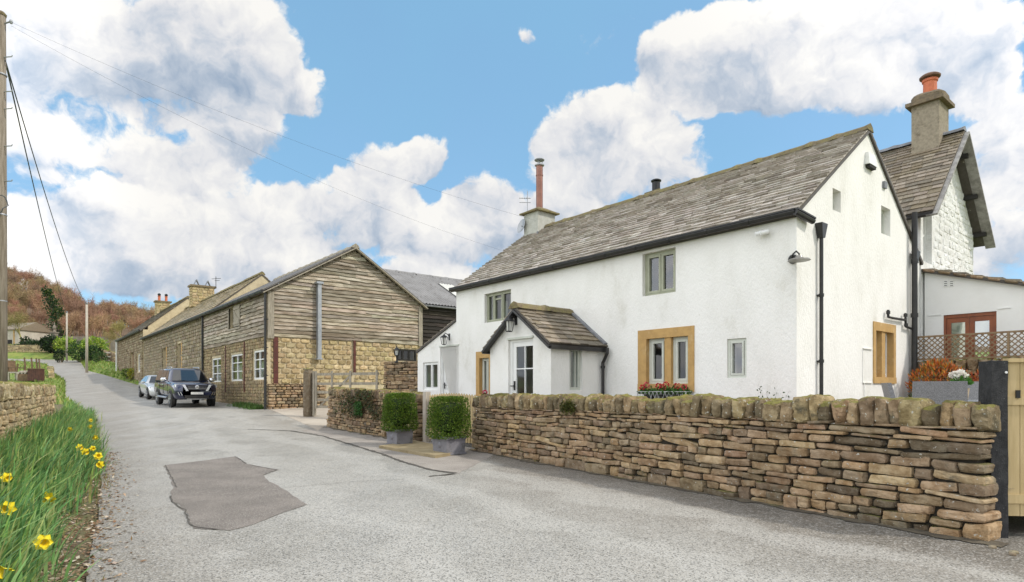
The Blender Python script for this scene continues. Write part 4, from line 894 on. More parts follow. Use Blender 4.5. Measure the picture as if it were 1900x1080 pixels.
def masonry(mb, fr, s0, s1, zb, zt, holes, course, lens, pal, d=0., th=.05, res=(3, 2, 2), amp=.012, gap=.007, k=6, regular=False, jitter=.25):
    z = zb; r = 0
    while z < zt - .02:
        h = course * (1 if regular else random.uniform(1 - jitter, 1 + jitter)); h = min(h, zt - z); s = s0 - (0 if not regular else (lens[0] / 2 if r % 2 else 0))
        if zt - z - h < .04: h = zt - z
        while s < s1 - .01:
            e = s + random.uniform(*lens); a, b = max(s, s0), min(e, s1)
            if s1 - b < .08: b = s1
            segs = [(a, b)]
            for H in holes:
                if z + h * .7 > H[2] and z + h * .3 < H[3]:
                    q = []
                    for x, y in segs:
                        if y <= H[0] or x >= H[1]: q.append((x, y))
                        else:
                            if H[0] - x > .03: q.append((x, H[0]))
                            if y - H[1] > .03: q.append((H[1], y))
                    segs = q
            for x, y in segs:
                if y - x > .03: mb.rock(fr.p((x + y) / 2, z + h / 2, d), (fr.u, fr.n, V((0, 0, 1))), ((y - x) / 2 - gap, th, h / 2 - gap), k=k, amp=amp, fq=5, res=res, col=rnd(random.choice(pal), .16, .04))
            s = e if b < s1 else s1
        z += h; r += 1
BPAL = [(.47, .41, .325), (.38, .33, .26), (.54, .475, .38), (.31, .26, .20), (.43, .37, .285), (.50, .43, .33)]
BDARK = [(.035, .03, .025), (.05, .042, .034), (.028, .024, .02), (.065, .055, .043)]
def boards(mb, fr, z0, z1, h, lim, pal, holes=(), lens=(2.2, 4.2), wav=.03, d=.0):
    z = z0; r = 0
    while z < z1:
        a, b = lim(z + h * .6)
        if b - a < .15: break
        s = a; off = random.uniform(.3, 1)
        while s < b - .02:
            e = min(b, s + random.uniform(*lens) * (off if s == a else 1))
            if b - e < .5: e = b
            segs = [(s, e)]
            for H in holes:
                if z + h > H[2] + .04 and z < H[3] - .04:
                    q = []
                    for x, y in segs:
                        if y <= H[0] or x >= H[1]: q.append((x, y))
                        else:
                            if H[0] - x > .05: q.append((x, H[0]))
                            if y - H[1] > .05: q.append((H[1], y))
                    segs = q
            for x, y in segs:
                n = max(2, int((y - x) / .22)); c = rnd(random.choice(pal), .2, .04); sd_ = random.uniform(0, 99); vs = []; dz = random.uniform(-.012, .012); tl = random.uniform(-.012, .012)
                for i in range(n + 1):
                    q = x + .004 + (y - x - .008) * i / n; w = noise.noise(V((q * 1.1, sd_, 0))) * wav + noise.noise(V((q * 3.3, sd_, 5))) * wav * .5 + dz + tl * (q - x)
                    dd = d + .08 + random.uniform(-.006, .006)
                    vs += [fr.p(q, z + h * 1.25, d + .018), fr.p(q, z + w, dd), fr.p(q, z + w, dd - .03)]
                mb.add(vs, [t for i in range(n) for t in ((3 * i, 3 * i + 1, 3 * i + 4, 3 * i + 3), (3 * i + 1, 3 * i + 2, 3 * i + 5, 3 * i + 4))], c)
            s = e
        z += h; r += 1
BO = V((-10.95, 27.1, 0)); BF = Fr(BO, A2, -B2); BG = Fr(BO, B2, -A2)
BW, BE, BZ0, BBD, BL = 7.95, 5.98, .3, 3.92, 11.4
bt, bzr = BG.pix(656, 463); bt = min(max(bt, 3.4), 4.4)
barn = thing('barn', BO + A2 * 5 + B2 * 4 + V((0, 0, .8)), 'big barn with weathered waney boards above tan block walls', 'barn')
wN = BF.rect(469.5, 494.5, 649, 704); wN = (max(wN[0], .36), wN[1], wN[2], wN[3]); wM = BF.rect(427.5, 450, 657, 707); wF = BF.rect(392.5, 410.5, 664, 709.5)
hat = BF.rect(427, 447, 570, 607); bw = BG.rect(737, 776, 648, 670); bw = (bw[0], min(bw[1], BW - .25), bw[2], bw[3])
PTOP = BG.pix(540, 712)[1]
# shell
mb = MB(); mb.prism(BG, [(0, BZ0), (BW, BZ0), (BW, BE), (bt, bzr), (0, BE)], -.02, -.3, [bw]); mb.prism(Fr(BF.o, BF.u, BF.n), [(.3, BZ0), (BL, BZ0), (BL, BE), (.3, BE)], -.02, -.3, [wN, wM, wF, hat])
mb.prism(Fr(BO + B2 * BW, A2, B2), [(.3, BZ0), (BL, BZ0), (BL, BE), (.3, BE)], 0, -.3); mb.prism(Fr(BO + A2 * BL, B2, A2), [(.3, BZ0), (BW - .3, BZ0), (BW - .3, BE), (bt, bzr - .1), (.3, BE)], 0, -.3)
mb.build('wall', m_mortar, barn)
mb = MB(); TB = [(.56, .455, .265), (.50, .40, .225), (.60, .49, .29), (.45, .36, .205), (.53, .42, .24)]
masonry(mb, BG, .16, BW - .02, PTOP, BBD - .02, [bw, (BG.pix(655, 660)[0] - .08, BG.pix(655, 660)[0] + .08, 0, 9)], .235, (.45, .45), TB, th=.036, res=(4, 2, 3), amp=.03, gap=.019, k=5.5, regular=True)
mb.build('block_wall', m_block, barn)
mb = MB(); RB = [(.36, .28, .155), (.31, .245, .14), (.40, .32, .18), (.27, .21, .125), (.34, .26, .15)]
masonry(mb, BF, .0, BL, .35, BBD - .03, [hb(wN, .02), hb(wM, .02), hb(wF, .02)], .16, (.25, .5), RB, th=.04, res=(3, 2, 2), gap=.006, k=6)
masonry(mb, BG, .0, 2.7, .35, PTOP, [], .12, (.15, .42), PAL, d=.08, th=.1, res=(4, 2, 3), amp=.03, jitter=.45, k=5)
mb.build('rubble_wall', m_stone, barn)
mb = MB()
def glim(z):
    if z <= BE: return (0.02, BW - .02)
    k = (z - BE) / (bzr - BE); return (bt * k + .03, BW - (BW - bt) * k - .03)
boards(mb, BG, BBD, bzr, .172, glim, BPAL); mb.build('gable_boards', m_board, barn)
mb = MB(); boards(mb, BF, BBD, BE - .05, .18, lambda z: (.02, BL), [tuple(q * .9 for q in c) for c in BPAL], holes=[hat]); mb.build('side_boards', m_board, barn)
mb = MB()
mb.box(BG, .0, .28, BBD - .1, BBD + 2.0, .085, .11); mb.build('corner_board', m_timber, barn); mb = MB(); mb.box(BG, BW - .2, BW + .03, BBD - .1, BE - .1, .085, .11)
mb.build('corner_board', m_timber, barn)
v1 = (B2 * bt + V((0, 0, bzr - BE))).normalized(); v2 = (B2 * (bt - BW) + V((0, 0, bzr - BE))).normalized()
mb = MB(); o_ = .28
for vv, t, ln in ((v1, 0, math.hypot(bt, bzr - BE)), (v2, BW, math.hypot(BW - bt, bzr - BE))):
    e = BG.p(t, BE + .06, .22) - vv * o_; f = A2 * (BL + .22); nn = V((0, 0, .07))
    P = [e, e + f, e + f + vv * (ln + o_), e + vv * (ln + o_)]; mb.hexa(P + [p + nn for p in P])
rf = mb.build('roof', m_sheet, barn)
mb = MB()
for vv, t in ((v1, 0), (v2, BW)): mb.beam(BG.p(t, BE - .02, .24) - vv * o_, BG.p(bt, bzr + .02, .24), .05, .16, up=-A2)
mb.build('bargeboard', m_timber, rf); mb = MB(); ridge(mb, BG.p(bt, bzr + .12, .26), BG.p(bt, bzr + .12, -BL), w=.16, h=.1, step=.9); mb.build('ridge_cap', m_timber, rf)
mb = MB(); gutter(mb, BF.p(-.2, BE - .1, .26), BF.p(BL + .1, BE - .1, .26), .07); mb.build('gutter', m_black, barn)
for sx in (BF.pix(499, 650)[0] + .12, BL - .1):
    mb = MB(); downpipe(mb, BF, sx, .5, BE - .15, r=.055, d=.12); mb.build('downpipe', m_black, barn)
for (x, y0, y1, w) in ((511, 626, 713, .10), (657, 632, 692, .055)):
    mb = MB(); s_ = BG.pix(x, 660)[0]; z0, z1 = BG.pix(x, y1)[1], BG.pix(x, y0)[1]; mb.box(BG, s_ - w, s_ + w, z0, z1, .03, .075); mb.build('steel_post', m_rust, barn)
for x in (420, 455):
    mb = MB(); s_ = BF.pix(x, 680)[0]; mb.box(BF, s_ - .06, s_ + .06, 1.4, BBD - .05, .03, .06); mb.build('steel_post', m_rust, barn)
mb = MB(); s_ = BG.pix(592, 600, .2)[0]; z0, z1 = BG.pix(592, 666, .2)[1], BG.pix(592, 527, .2)[1]; mb.box(BG, s_ - .085, s_ + .085, z0, z1, .1, .3); mb.box(BG, s_ - .16, s_ + .16, z1, z1 + .1, .06, .36); mb.box(BG, s_ - .13, s_ + .13, z0 - .03, z0 + .03, .08, .32); mb.build('flue_duct', M('zinc_duct', (.38, .40, .42), (.28, .30, .32), scale=3, rough=.5, metal=.4), barn)
for r in (wN, wM, wF):
    window(barn, BF, r, m_white, rec=.06, fw=.07, mull=((.5, .06),), trans=((.36, .04), (.68, .04)), cas=.02, glass=m_glassd, curtain=[(.02, .98, 0, .62)])
window(barn, BG, bw, m_dark, rec=.05, fw=.05, mull=((.3, .04), (.62, .04)), glass=m_glassd)
mb = MB(); mb.box(BF, hat[0] + .05, hat[1], hat[2], hat[3], -.15, -.18); mb.build('hatch_opening', m_dark, barn)
mb = MB(); wd = (hat[1] - hat[0]); x0 = hat[0] - .12; x1 = x0 + wd * .56; mb.box(BF, x0, x1, hat[2], hat[3] + .05, .07, .1)
mb.box(BF, x0, x1, hat[2] + .1, hat[2] + .22, .1, .125); mb.box(BF, x0, x1, hat[3] - .18, hat[3] - .06, .1, .125); mb.beam(BF.p(x0 + .05, hat[2] + .2, .118), BF.p(x1 - .05, hat[3] - .2, .118), .02, .11); mb.build('hatch_shutter', m_timber, barn)
mb = MB(); mb.box(BF, hat[1], hat[1] + .12, hat[2] - .05, hat[3] + .05, .055, .085); mb.box(BF, hat[0] - .1, hat[1] + .12, hat[2] - .14, hat[2] - .05, .055, .09); mb.build('hatch_frame', m_timber, barn)
# ------------------------------------------------------------------ corrugated shed
SO = BO + B2 * (BW + .03) + A2 * .45; SFr = Fr(SO, B2, -A2)
shed = thing('shed', SO + B2 * 5 + A2 * 4 + V((0, 0, .8)), 'dark boarded shed with grey corrugated roof between the barn and the cottage', 'shed')
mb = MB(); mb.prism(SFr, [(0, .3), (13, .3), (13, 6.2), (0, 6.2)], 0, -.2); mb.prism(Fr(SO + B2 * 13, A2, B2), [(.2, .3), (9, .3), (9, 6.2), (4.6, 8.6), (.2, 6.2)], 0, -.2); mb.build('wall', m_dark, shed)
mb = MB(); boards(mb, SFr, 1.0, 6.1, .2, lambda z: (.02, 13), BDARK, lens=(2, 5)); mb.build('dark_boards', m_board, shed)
def corrugated(mb, e0, u, v, L, H, pitch=.2, amp=.028, seg=6):
    n = int(L / pitch * seg); nr = u.cross(v).normalized(); nr = nr if nr.z > 0 else -nr; vs = []
    for i in range(n + 1):
        w = nr * (amp * math.cos(2 * math.pi * i / seg)); vs += [e0 + u * (L * i / n) + w, e0 + u * (L * i / n) + v * (H * .5) + w, e0 + u * (L * i / n) + v * H + w]
    mb.add(vs, [q for i in range(n) for q in ((3 * i, 3 * i + 3, 3 * i + 4, 3 * i + 1), (3 * i + 1, 3 * i + 4, 3 * i + 5, 3 * i + 2))])
vs_ = (A2 * 4.6 + V((0, 0, 2.45))).normalized(); vb_ = (A2 * -4.6 + V((0, 0, 2.45))).normalized(); hl = math.hypot(4.6, 2.45)
mb = MB(); corrugated(mb, SFr.p(-.0, 6.16, .3), B2, vs_, 13.3, hl + .3); corrugated(mb, SFr.p(-.0, 6.16, -9.5), B2, vb_, 13.3, hl + .3)
rf = mb.build('corrugated_roof', m_corr, shed, smooth=True)
mb = MB(); ridge(mb, SFr.p(0, 8.72, -4.6), SFr.p(13, 8.72, -4.6), w=.2, h=.07, step=1.2); mb.build('ridge_cap', m_corr, rf)
mb = MB(); c = SFr.p(3.3, 6.16, .3) + vs_ * .7 + V((0, 0, .05)); corrugated(mb, c, B2, vs_, 1.15, 3.2); mb.build('roof_light', M('translucent_sheet', (.62, .62, .57), (.52, .52, .48), scale=2, rough=.6), rf, smooth=True)
mb = MB(); gutter(mb, SFr.p(.05, 6.04, .32), SFr.p(13, 6.04, .32), .05); mb.build('gutter', m_lead, shed)
# ------------------------------------------------------------------ stone farm range
m_rubble = M('rubble_masonry', None, (.66, .62, .56), scale=4, attr=True, rough=.95, bump=.8, bscale=18, bdist=.03, c3=(.21, .17, .11), s3=.9, t3=(.55, .75))
RANGE = [(.31, .265, .19), (.26, .22, .155), (.35, .30, .215), (.29, .24, .17), (.33, .27, .18)]
def farm(name, s0, s1, b, ze, zr, wdt, label, holes, zb, pal, rpal, rl=12):
    O = BO + A2 * s0 + B2 * b; f = Fr(O, A2, -B2); L = s1 - s0
    t = thing(name, O + A2 * L / 2 + B2 * 3 + V((0, 0, zb + .5)), label, 'house' if 'house' in name else 'barn')
    mb = MB(); hs = [(h[0] - s0, h[1] - s0, h[2], h[3]) for h in holes]
    mb.prism(f, [(0.003, zb), (L, zb), (L, ze), (0.003, ze)], -.03, -.4, hs)
    g0 = Fr(O, B2, -A2); g1 = Fr(O + A2 * L, B2, A2)
    mb.prism(g0, [(.4, zb), (wdt, zb), (wdt, ze), (wdt / 2, zr), (.4, ze + .3)], -.02, -.4); mb.prism(g1, [(.4, zb), (wdt, zb), (wdt, ze), (wdt / 2, zr), (.4, ze + .3)], 0, -.4); mb.prism(Fr(O + B2 * wdt, A2, B2), [(.4, zb), (L - .4, zb), (L - .4, ze), (.4, ze)], 0, -.3); mb.build('wall', m_mortar, t)
    mb = MB(); masonry(mb, f, 0.02, L, zb + .3, ze - .03, hs, .22, (.3, .7), pal, th=.05, res=(2, 1, 2), gap=.012, k=7)
    masonry(mb, g1, .02, wdt, zb + .6, ze, [], .3, (.4, .9), pal, th=.04, res=(2, 1, 2), gap=.012, k=7); mb.build('stonework', m_rubble, t)
    v1 = (B2 * wdt / 2 + V((0, 0, zr - ze))).normalized(); v2 = (B2 * -wdt / 2 + V((0, 0, zr - ze))).normalized(); h = math.hypot(wdt / 2, zr - ze)
    mb = MB(); slates(mb, O - A2 * .02 - v1 * .25 + V((0, 0, ze + .04)), A2, v1, L + .15, h + .25, rl, rpal, wid=(.4, .9), th=.035); slates(mb, O - A2 * .02 + B2 * wdt - v2 * .2 + V((0, 0, ze + .04)), A2, v2, L + .15, h + .2, 8, rpal, wid=(.6, 1.2), th=.035); r = mb.build('roof', m_slate, t)
    mb = MB(); ridge(mb, O + B2 * wdt / 2 + V((0, 0, zr + .08)), O + B2 * wdt / 2 + A2 * L + V((0, 0, zr + .08))); mb.build('ridge_stones', m_mossr, r)
    mb = MB(); gutter(mb, f.p(0.02, ze - .1, .25), f.p(L, ze - .1, .25), .08); mb.build('gutter', m_black, t)
    return t, f, r
def fh(x0, x1, y0, y1): return BF.rect(x0, x1, y0, y1)
hA = fh(301.5, 308.5, 645, 688); hB = fh(328, 336.5, 637, 685)
t, f, r = farm('stone_barn', BL + .03, 32.4, 0.02, 5.98, 8.75, 6.6, 'long grey brown stone barn with two tall slit windows beyond the boarded barn', [hA, hB], .3, RANGE, [(.34, .28, .18), (.29, .24, .16), (.38, .31, .20)])
for h in (hA, hB):
    window(t, BF, (h[0], h[1], h[2], h[3]), m_timber, rec=.2, fw=.12, mull=((.5, .1),), trans=((.5, .1),), glass=m_glassd)
    mb = MB(); mb.box(BF, h[0] - .3, h[0] - .02, h[2], h[3], .03, -.1); mb.build('stone_jamb', m_sand, t)
def stack(t, s, b, w, l, z0, z1, pots, mat=None, pal=TB):
    f = Fr(BO + A2 * s + B2 * b, A2, -B2); mb = MB(); mb.box(f, .02, l - .02, z0, z1, -.02, -w + .02)
    c = mb.build('chimney', m_mortar, t); mb = MB()
    masonry(mb, f, 0, l, z0, z1, [], .22, (.3, .6), pal, th=.04, res=(2, 1, 2), gap=.01); masonry(mb, Fr(f.o, B2, -A2), 0, w, z0, z1, [], .22, (.3, .6), pal, th=.04, res=(2, 1, 2), gap=.01); mb.box(f, -.12, l + .12, z1, z1 + .14, .12, -w - .12, (.25, .2, .13)); mb.build('chimney_stone', m_block, c)
    for k, pt in enumerate(pots):
        p = f.p(l / 2, z1 + .12, -w * (k + .5) / len(pots)); mb = MB()
        if pt == 'pot': mb.lathe(p, [(.14, 0), (.12, .45), (.15, .5), (.15, .56)], 10); o = mb.build('chimney_pot', m_terra, c); mb = MB(); mb.lathe(p + V((0, 0, .56)), [(.1, 0), (.16, .1), (.16, .2), (.05, .28)], 8); mb.build('pot_cowl', m_iron, o)
        else:
            for q in (-1, 1): mb.beam(p + A2 * 0 + B2 * (.22 * q), p + V((0, 0, .5)), .3, .05, up=A2.cross(V((0, 0, 1))))
            mb.build('slate_cowl', m_lead, c)
    return c
sc_ = stack(t, 26.6, 2.5, 1.7, .9, 8.3, 9.95, ['slate', 'slate'])
mb = MB(); p = BO + A2 * 26.4 + B2 * 4.25 + V((0, 0, 9.9)); mb.tube([p, p + V((0, 0, 1.0))], .025, 5); mb.tube([p + V((-.35, 0, .8)), p + V((.4, 0, .85))], .02, 5); mb.tube([p + V((-.1, 0, .65)), p + V((.3, 0, .68))], .02, 5); mb.build('aerial', m_iron, sc_)
hC = fh(256.5, 262.5, 657, 690); hD = fh(236, 240, 640, 652); hE = fh(244.5, 251, 654, 694)
t, f, r = farm('farmhouse', 32.45, 47.8, -.1, 6.72, 9.75, 7, 'farmhouse with dark mossy roof at the far end of the stone range', [hC, hE], 1.2, [(.33, .27, .18), (.28, .22, .14), (.22, .16, .10), (.38, .32, .22)], [(.12, .10, .07), (.16, .13, .08), (.10, .085, .06)])
window(t, Fr(BF.o + BF.n * .1, BF.u, BF.n), hC, m_white, rec=.12, fw=.16, mull=((.5, .12),), cas=0)
window(t, Fr(BF.o + BF.n * .1, BF.u, BF.n), hE, m_brown, rec=.2, fw=.1, trans=((.6, .1),), cas=0, name='doorway')
stack(t, 44.6, 2.9, 1.3, .9, 9.3, 10.75, ['pot', 'pot'])
mb = MB(); s_ = 47.4; downpipe(mb, BF, s_, 2.4, 6.6, r=.08, d=.3); mb.build('downpipe', m_white, t)
# ------------------------------------------------------------------ yard walls and gates before the barn
drywall('dry_stone_wall', (-3.32, 21.7), (-4.85, 22.5), lambda s: .3, lambda s: 2.56, 'tall stub of dry stone wall with a lamp on top against the cottage lean-to', n=(-.5, -1), end1=True, lens=(.2, .5), hcs=(.09, .17), cope=False)
YL = V((-4.25, 22.35, 2.52)); lamp = thing('lamp', YL, 'small black lantern standing on the stub of wall beside the barn', 'lamp')
mb = MB(); mb.lathe(YL, [(.09, 0), (.05, .05), (.025, .08), (.025, .22), (.05, .25)], 10); mb.build('lamp_post', m_iron, lamp)
mb = MB(); c = YL + V((0, 0, .25))
for x, y in ((-1, -1), (1, -1), (1, 1), (-1, 1)): mb.beam(c + V((.06 * x, .06 * y, 0)), c + V((.10 * x, .10 * y, .24)), .02, .02)
mb.lathe(c, [(.08, 0), (.08, .02)], 8); mb.lathe(c + V((0, 0, .2)), [(.125, 0), (.10, .025), (.04, .10), (.02, .12), (.02, .15)], 8); mb.build('lamp_cage', m_iron, lamp)
mb = MB(); mb.lathe(c + V((0, 0, .02)), [(.04, 0), (.062, .175)], 8); mb.build('lamp_glass', m_lampglass, lamp)
gz_ = lambda p: hz(p[0], p[1])
GP0 = V((-7.85, 23.9, 0)); GP1 = V((-4.9, 22.5, 0)); GF = Fr(GP0, GP1 - GP0, (-.4, -1)); GL = (GP1 - GP0).length
post = thing('stone_gatepost', (*GP0.xy, .5), 'square stone gatepost beside the barn gable', 'gatepost')
mb = MB(); z0, z1 = .35, 1.5 + (724 - 684) / F * 23.8; mb.rock(GF.p(-.22, (z0 + z1) / 2, 0), (GF.u, GF.n, V((0, 0, 1))), (.17, .16, (z1 - z0) / 2), k=9, amp=.03, res=(4, 4, 8), col=(.20, .16, .11)); mb.build('post', m_stone, post, smooth=True)
mb = MB(); mb.rock(GF.p(-.24, z1 - .02, 0), (GF.u, GF.n, V((0, 0, 1))), (.18, .15, .05), k=4, amp=.02, col=(.3, .25, .15)); mb.build('post_top', m_cope, post, smooth=True)
g = thing('field_gate', (*GP0.xy, .6), 'weathered wooden five bar gate in front of the barn gable', 'gate')
mb = MB(); mb.box(GF, .03, .13, .5, 2.25, .06, -.06); mb.build('gate_post', m_timber, g)
zz = [.85, 1.12, 1.42, 1.75, 2.12]
for z in zz: mb = MB(); mb.box(GF, .16, GL - .05, z - .05, z + .05, .02, -.02); mb.build('rail', m_timber, g)
for s_ in (.2, 1.0, 1.9, GL - .12): mb = MB(); mb.box(GF, s_ - .045, s_ + .045, .78, 2.24, .055, .022); mb.build('upright', m_timber, g)
mb = MB(); mb.beam(GF.p(.3, .85, -.035), GF.p(1.9, 2.1, -.035), .03, .08); mb.build('brace', m_timber, g)
# ------------------------------------------------------------------ cars
m_navy = M('navy_paint', (.010, .015, .05), rough=.25, metal=.3, coat=1)
m_silver = M('silver_paint', (.55, .56, .56), rough=.32, metal=.4, coat=1)
m_carglass = M('tinted_car_glass', (.012, .014, .016), rough=.04, spec=.9, coat=1)
m_tyre = M('tyre_rubber', (.018, .018, .018), (.03, .028, .026), scale=20, rough=.9)
m_chrome = M('chrome', (.75, .76, .78), rough=.12, metal=1)
m_alloy = M('alloy', (.45, .46, .48), rough=.3, metal=.8)
m_lens = M('lamp_lens', (.55, .57, .58), (.35, .37, .39), scale=14, rough=.08, spec=.8, coat=1)
m_plate = M('number_plate', (.75, .74, .70), (.55, .54, .51), scale=22, rough=.5)
def car(name, label, paint, st, gh, glass, wheels, R, extras, nose):
    t = thing(name, (0, 0, 0), label, 'pickup' if 'pickup' in name else 'car', None)
    def section(x, w, zb, zt, cr):
        h = [(0, zb), (w * .82, zb), (w * .95, zb + .07), (w * .985, zb + (zt - zb) * .3), (w, zb + (zt - zb) * .55), (w * .985, zt - .12), (w * .95, zt - .04), (w * .88, zt), (w * .45, zt + cr * .8), (0, zt + cr)]
        return [V((x, y, z)) for y, z in h] + [V((x, -y, z)) for y, z in h[-2:0:-1]]
    mb = MB(); S = [section(*q) for q in st]; n = len(S[0])
    mb.add([p for s in S for p in s], [(i * n + k, i * n + (k + 1) % n, (i + 1) * n + (k + 1) % n, (i + 1) * n + k) for i in range(len(S) - 1) for k in range(n)] + [tuple(range(n)), tuple((len(S) - 1) * n + k for k in range(n - 1, -1, -1))])
    body = mb.build('body', paint, t, smooth=True)
    # cabin: (x, half width, z) rings bottom to top, front to rear
    mb = MB(); (xb0, xb1, wb, zb_), (xt0, xt1, wt, zt_) = gh
    def ring(x0, x1, w, z, r=.12): return [V((x0 - r * .4, w - r, z)), V((x0, 0.5 * w, z)), V((x0 + .02, 0, z)), V((x0, -.5 * w, z)), V((x0 - r * .4, -w + r, z)), V((x0 - r * 1.6, -w, z)), V(((x0 + x1) / 2, -w, z)), V((x1 + r, -w, z)), V((x1, -w + r, z)), V((x1 - .02, 0, z)), V((x1, w - r, z)), V((x1 + r, w, z)), V(((x0 + x1) / 2, w, z)), V((x0 - r * 1.6, w, z))]
    lerp = lambda k: (xb0 + (xt0 - xb0) * k, xb1 + (xt1 - xb1) * k, wb + (wt - wb) * k, zb_ + (zt_ - zb_) * k)
    rings = [ring(*lerp(0)), ring(*lerp(.92)), ring(lerp(1)[0] - .08, lerp(1)[1] + .06, lerp(1)[2] - .06, lerp(1)[3]), ring(lerp(1)[0] - .35, lerp(1)[1] + .3, lerp(1)[2] - .3, lerp(1)[3] + .035)]
    k = 14; mb.add([p for r in rings for p in r], [(i * k + j, i * k + (j + 1) % k, (i + 1) * k + (j + 1) % k, (i + 1) * k + j) for i in range(3) for j in range(k)] + [tuple(3 * k + j for j in range(k))])
    mb.build('cabin', paint, t, smooth=True)
    def wpt(x, kz, sgn, o=.012): q = lerp(kz); return V((x, sgn * (q[2] + o), q[3]))
    q0, q1 = lerp(.1), lerp(.9); mb = MB(); o = .02
    a0, a1 = q0[2] - .10, q1[2] - .12
    mb.add([V((q0[0] + o, a0 * y, q0[3])) + V((.0 if abs(y) > .6 else .02, 0, 0)) - V((.05 if abs(y) > .9 else 0, 0, 0)) for y in (-1, -.5, 0, .5, 1)] + [V((q1[0] + o, a1 * y, q1[3])) - V((.05 if abs(y) > .9 else 0, 0, 0)) for y in (-1, -.5, 0, .5, 1)], [(i, i + 1, i + 6, i + 5) for i in range(4)]); mb.build('windscreen', m_carglass, t)
    for sgn in (1, -1):
        for (b0, b1, t0, t1) in glass:
            mb = MB(); mb.poly([wpt(b0, .1, sgn), wpt(b1, .1, sgn), wpt(t1, .88, sgn), wpt(t0, .88, sgn)]); mb.build('side_window', m_carglass, t)
    W_ = max(q[1] for q in st)
    for wx in wheels:
        for sgn in (1, -1):
            ax = V((0, sgn, 0)); c = V((wx, sgn * (W_ - .22), R))
            mb = MB(); mb.lathe(V((wx, sgn * (W_ - .12), R + .01)), [(R * 1.17, 0), (R * 1.17, .125)], 22, axis=ax); mb.build('wheel_arch', m_black, t)
            mb = MB(); mb.lathe(c, [(R * .6, 0), (R * .95, .0), (R, .05), (R, .2), (R * .95, .235), (R * .68, .24)], 24, axis=ax); w = mb.build('wheel', m_tyre, t, smooth=False)
            mb = MB(); mb.lathe(c + ax * .2, [(R * .66, .03), (R * .64, .045), (R * .56, .02), (R * .5, -.05)], 24, axis=ax)
            for j in range(6):
                a = j * math.pi / 3; mb.beam(c + ax * .235, c + ax * .24 + V((math.cos(a) * R * .62, 0, math.sin(a) * R * .62)), .06, .03, up=ax)
            mb.lathe(c + ax * .22, [(.06, 0), (.06, .035)], 10, axis=ax); mb.build('rim', m_alloy, w)
    extras(t, W_)
    return t
def pickup_bits(t, W):
    B = lambda nm, m, pts: (lambda mb: (mb.hexa(pts), mb.build(nm, m, t))[1])(MB())
    X = 2.665
    def plate(y0, y1, z0, z1, x0, x1, sk=0, tp=0): return [V((x0 - sk * (abs(y) > .5), y, z)) for z, pairs in ((z0, ((x0, 0),)),) for y in ()]
    def slab(nm, m, q, d=.05):      # q: 4 (x,y,z) points of the visible face, pushed back by d
        mb = MB(); q = [V(p) for p in q]; mb.hexa([p - V((d, 0, 0)) for p in q] + q); return mb.build(nm, m, t)
    slab('grille', m_black, [(2.67, -.44, .80), (2.67, .44, .80), (2.65, .52, 1.03), (2.65, -.52, 1.03)])
    for sg in (1, -1):
        slab('grille_trim', m_chrome, [(2.69, sg * .36, .76), (2.69, sg * .46, .76), (2.665, sg * .62, 1.05), (2.665, sg * .50, 1.05)])
        slab('headlight', m_lens, [(2.66, sg * .60, .88), (2.50, sg * .875, .93), (2.44, sg * .885, 1.06), (2.62, sg * .63, 1.05)], .1)
        slab('fog_lamp', m_black, [(2.66, sg * .56, .55), (2.57, sg * .80, .57), (2.55, sg * .82, .74), (2.645, sg * .62, .72)], .06)
        for k in (0, .1): slab('fog_trim', m_chrome, [(2.675 - k * .3, sg * (.60 + k), .56), (2.67 - k * .3, sg * (.63 + k), .56), (2.655 - k * .3, sg * (.70 + k), .72), (2.665 - k * .3, sg * (.67 + k), .72)], .03)
        mb = MB(); mb.rock(V((.86, sg * (W + .13), 1.26)), (V((1, 0, 0)), V((0, 1, 0)), V((0, 0, 1))), (.09, .13, .10), k=3, amp=0, col=None); mb.build('door_mirror', m_chrome, t, smooth=True)
        for x in (.15, -.85): mb = MB(); mb.tube([V((x, sg * (W + .015), 1.03)), V((x - .2, sg * (W + .015), 1.03))], .018, 6); mb.build('door_handle', m_chrome, t)
        mb = MB(); mb.tube([V((1.1, sg * (W + .03), .42)), V((-1.05, sg * (W + .03), .42))], .05, 8); mb.build('side_step', m_alloy, t)
        mb = MB(); mb.tube([V((.3, sg * .6, 1.80)), V((.2, sg * .6, 1.86)), V((-1.0, sg * .6, 1.87)), V((-1.1, sg * .6, 1.81))], .02, 6); mb.build('roof_rail', m_alloy, t)
        mb = MB()
        for x in (.98, -.02, -1.0): mb.beam(V((x, sg * (W + .003), .5)), V((x, sg * (W - .005), 1.1)), .012, .012)
        mb.build('door_seam', m_black, t)
    mb = MB(); mb.lathe(V((2.66, 0, .94)), [(.085, 0), (.085, .03), (.06, .035)], 14, axis=V((1, 0, 0))); mb.build('emblem', m_chrome, t)
    for z in (.86, .94): mb = MB(); mb.beam(V((2.675, -.4, z)), V((2.675, .4, z)), .02, .018); mb.build('grille_bar', m_alloy, t)
    slab('lower_grille', m_black, [(2.675, -.5, .42), (2.675, .5, .42), (2.68, .52, .56), (2.68, -.52, .56)])
    slab('skid_plate', m_alloy, [(2.66, -.4, .36), (2.66, .4, .36), (2.68, .42, .41), (2.68, -.42, .41)])
    slab('number_plate', m_plate, [(2.70, -.26, .60), (2.70, .26, .60), (2.70, .26, .71), (2.70, -.26, .71)], .02)
    for sg in (1, -1): mb = MB(); mb.beam(V((1.42, sg * .08, 1.20)), V((1.28, sg * .5, 1.25)), .015, .015); mb.build('wiper', m_black, t)
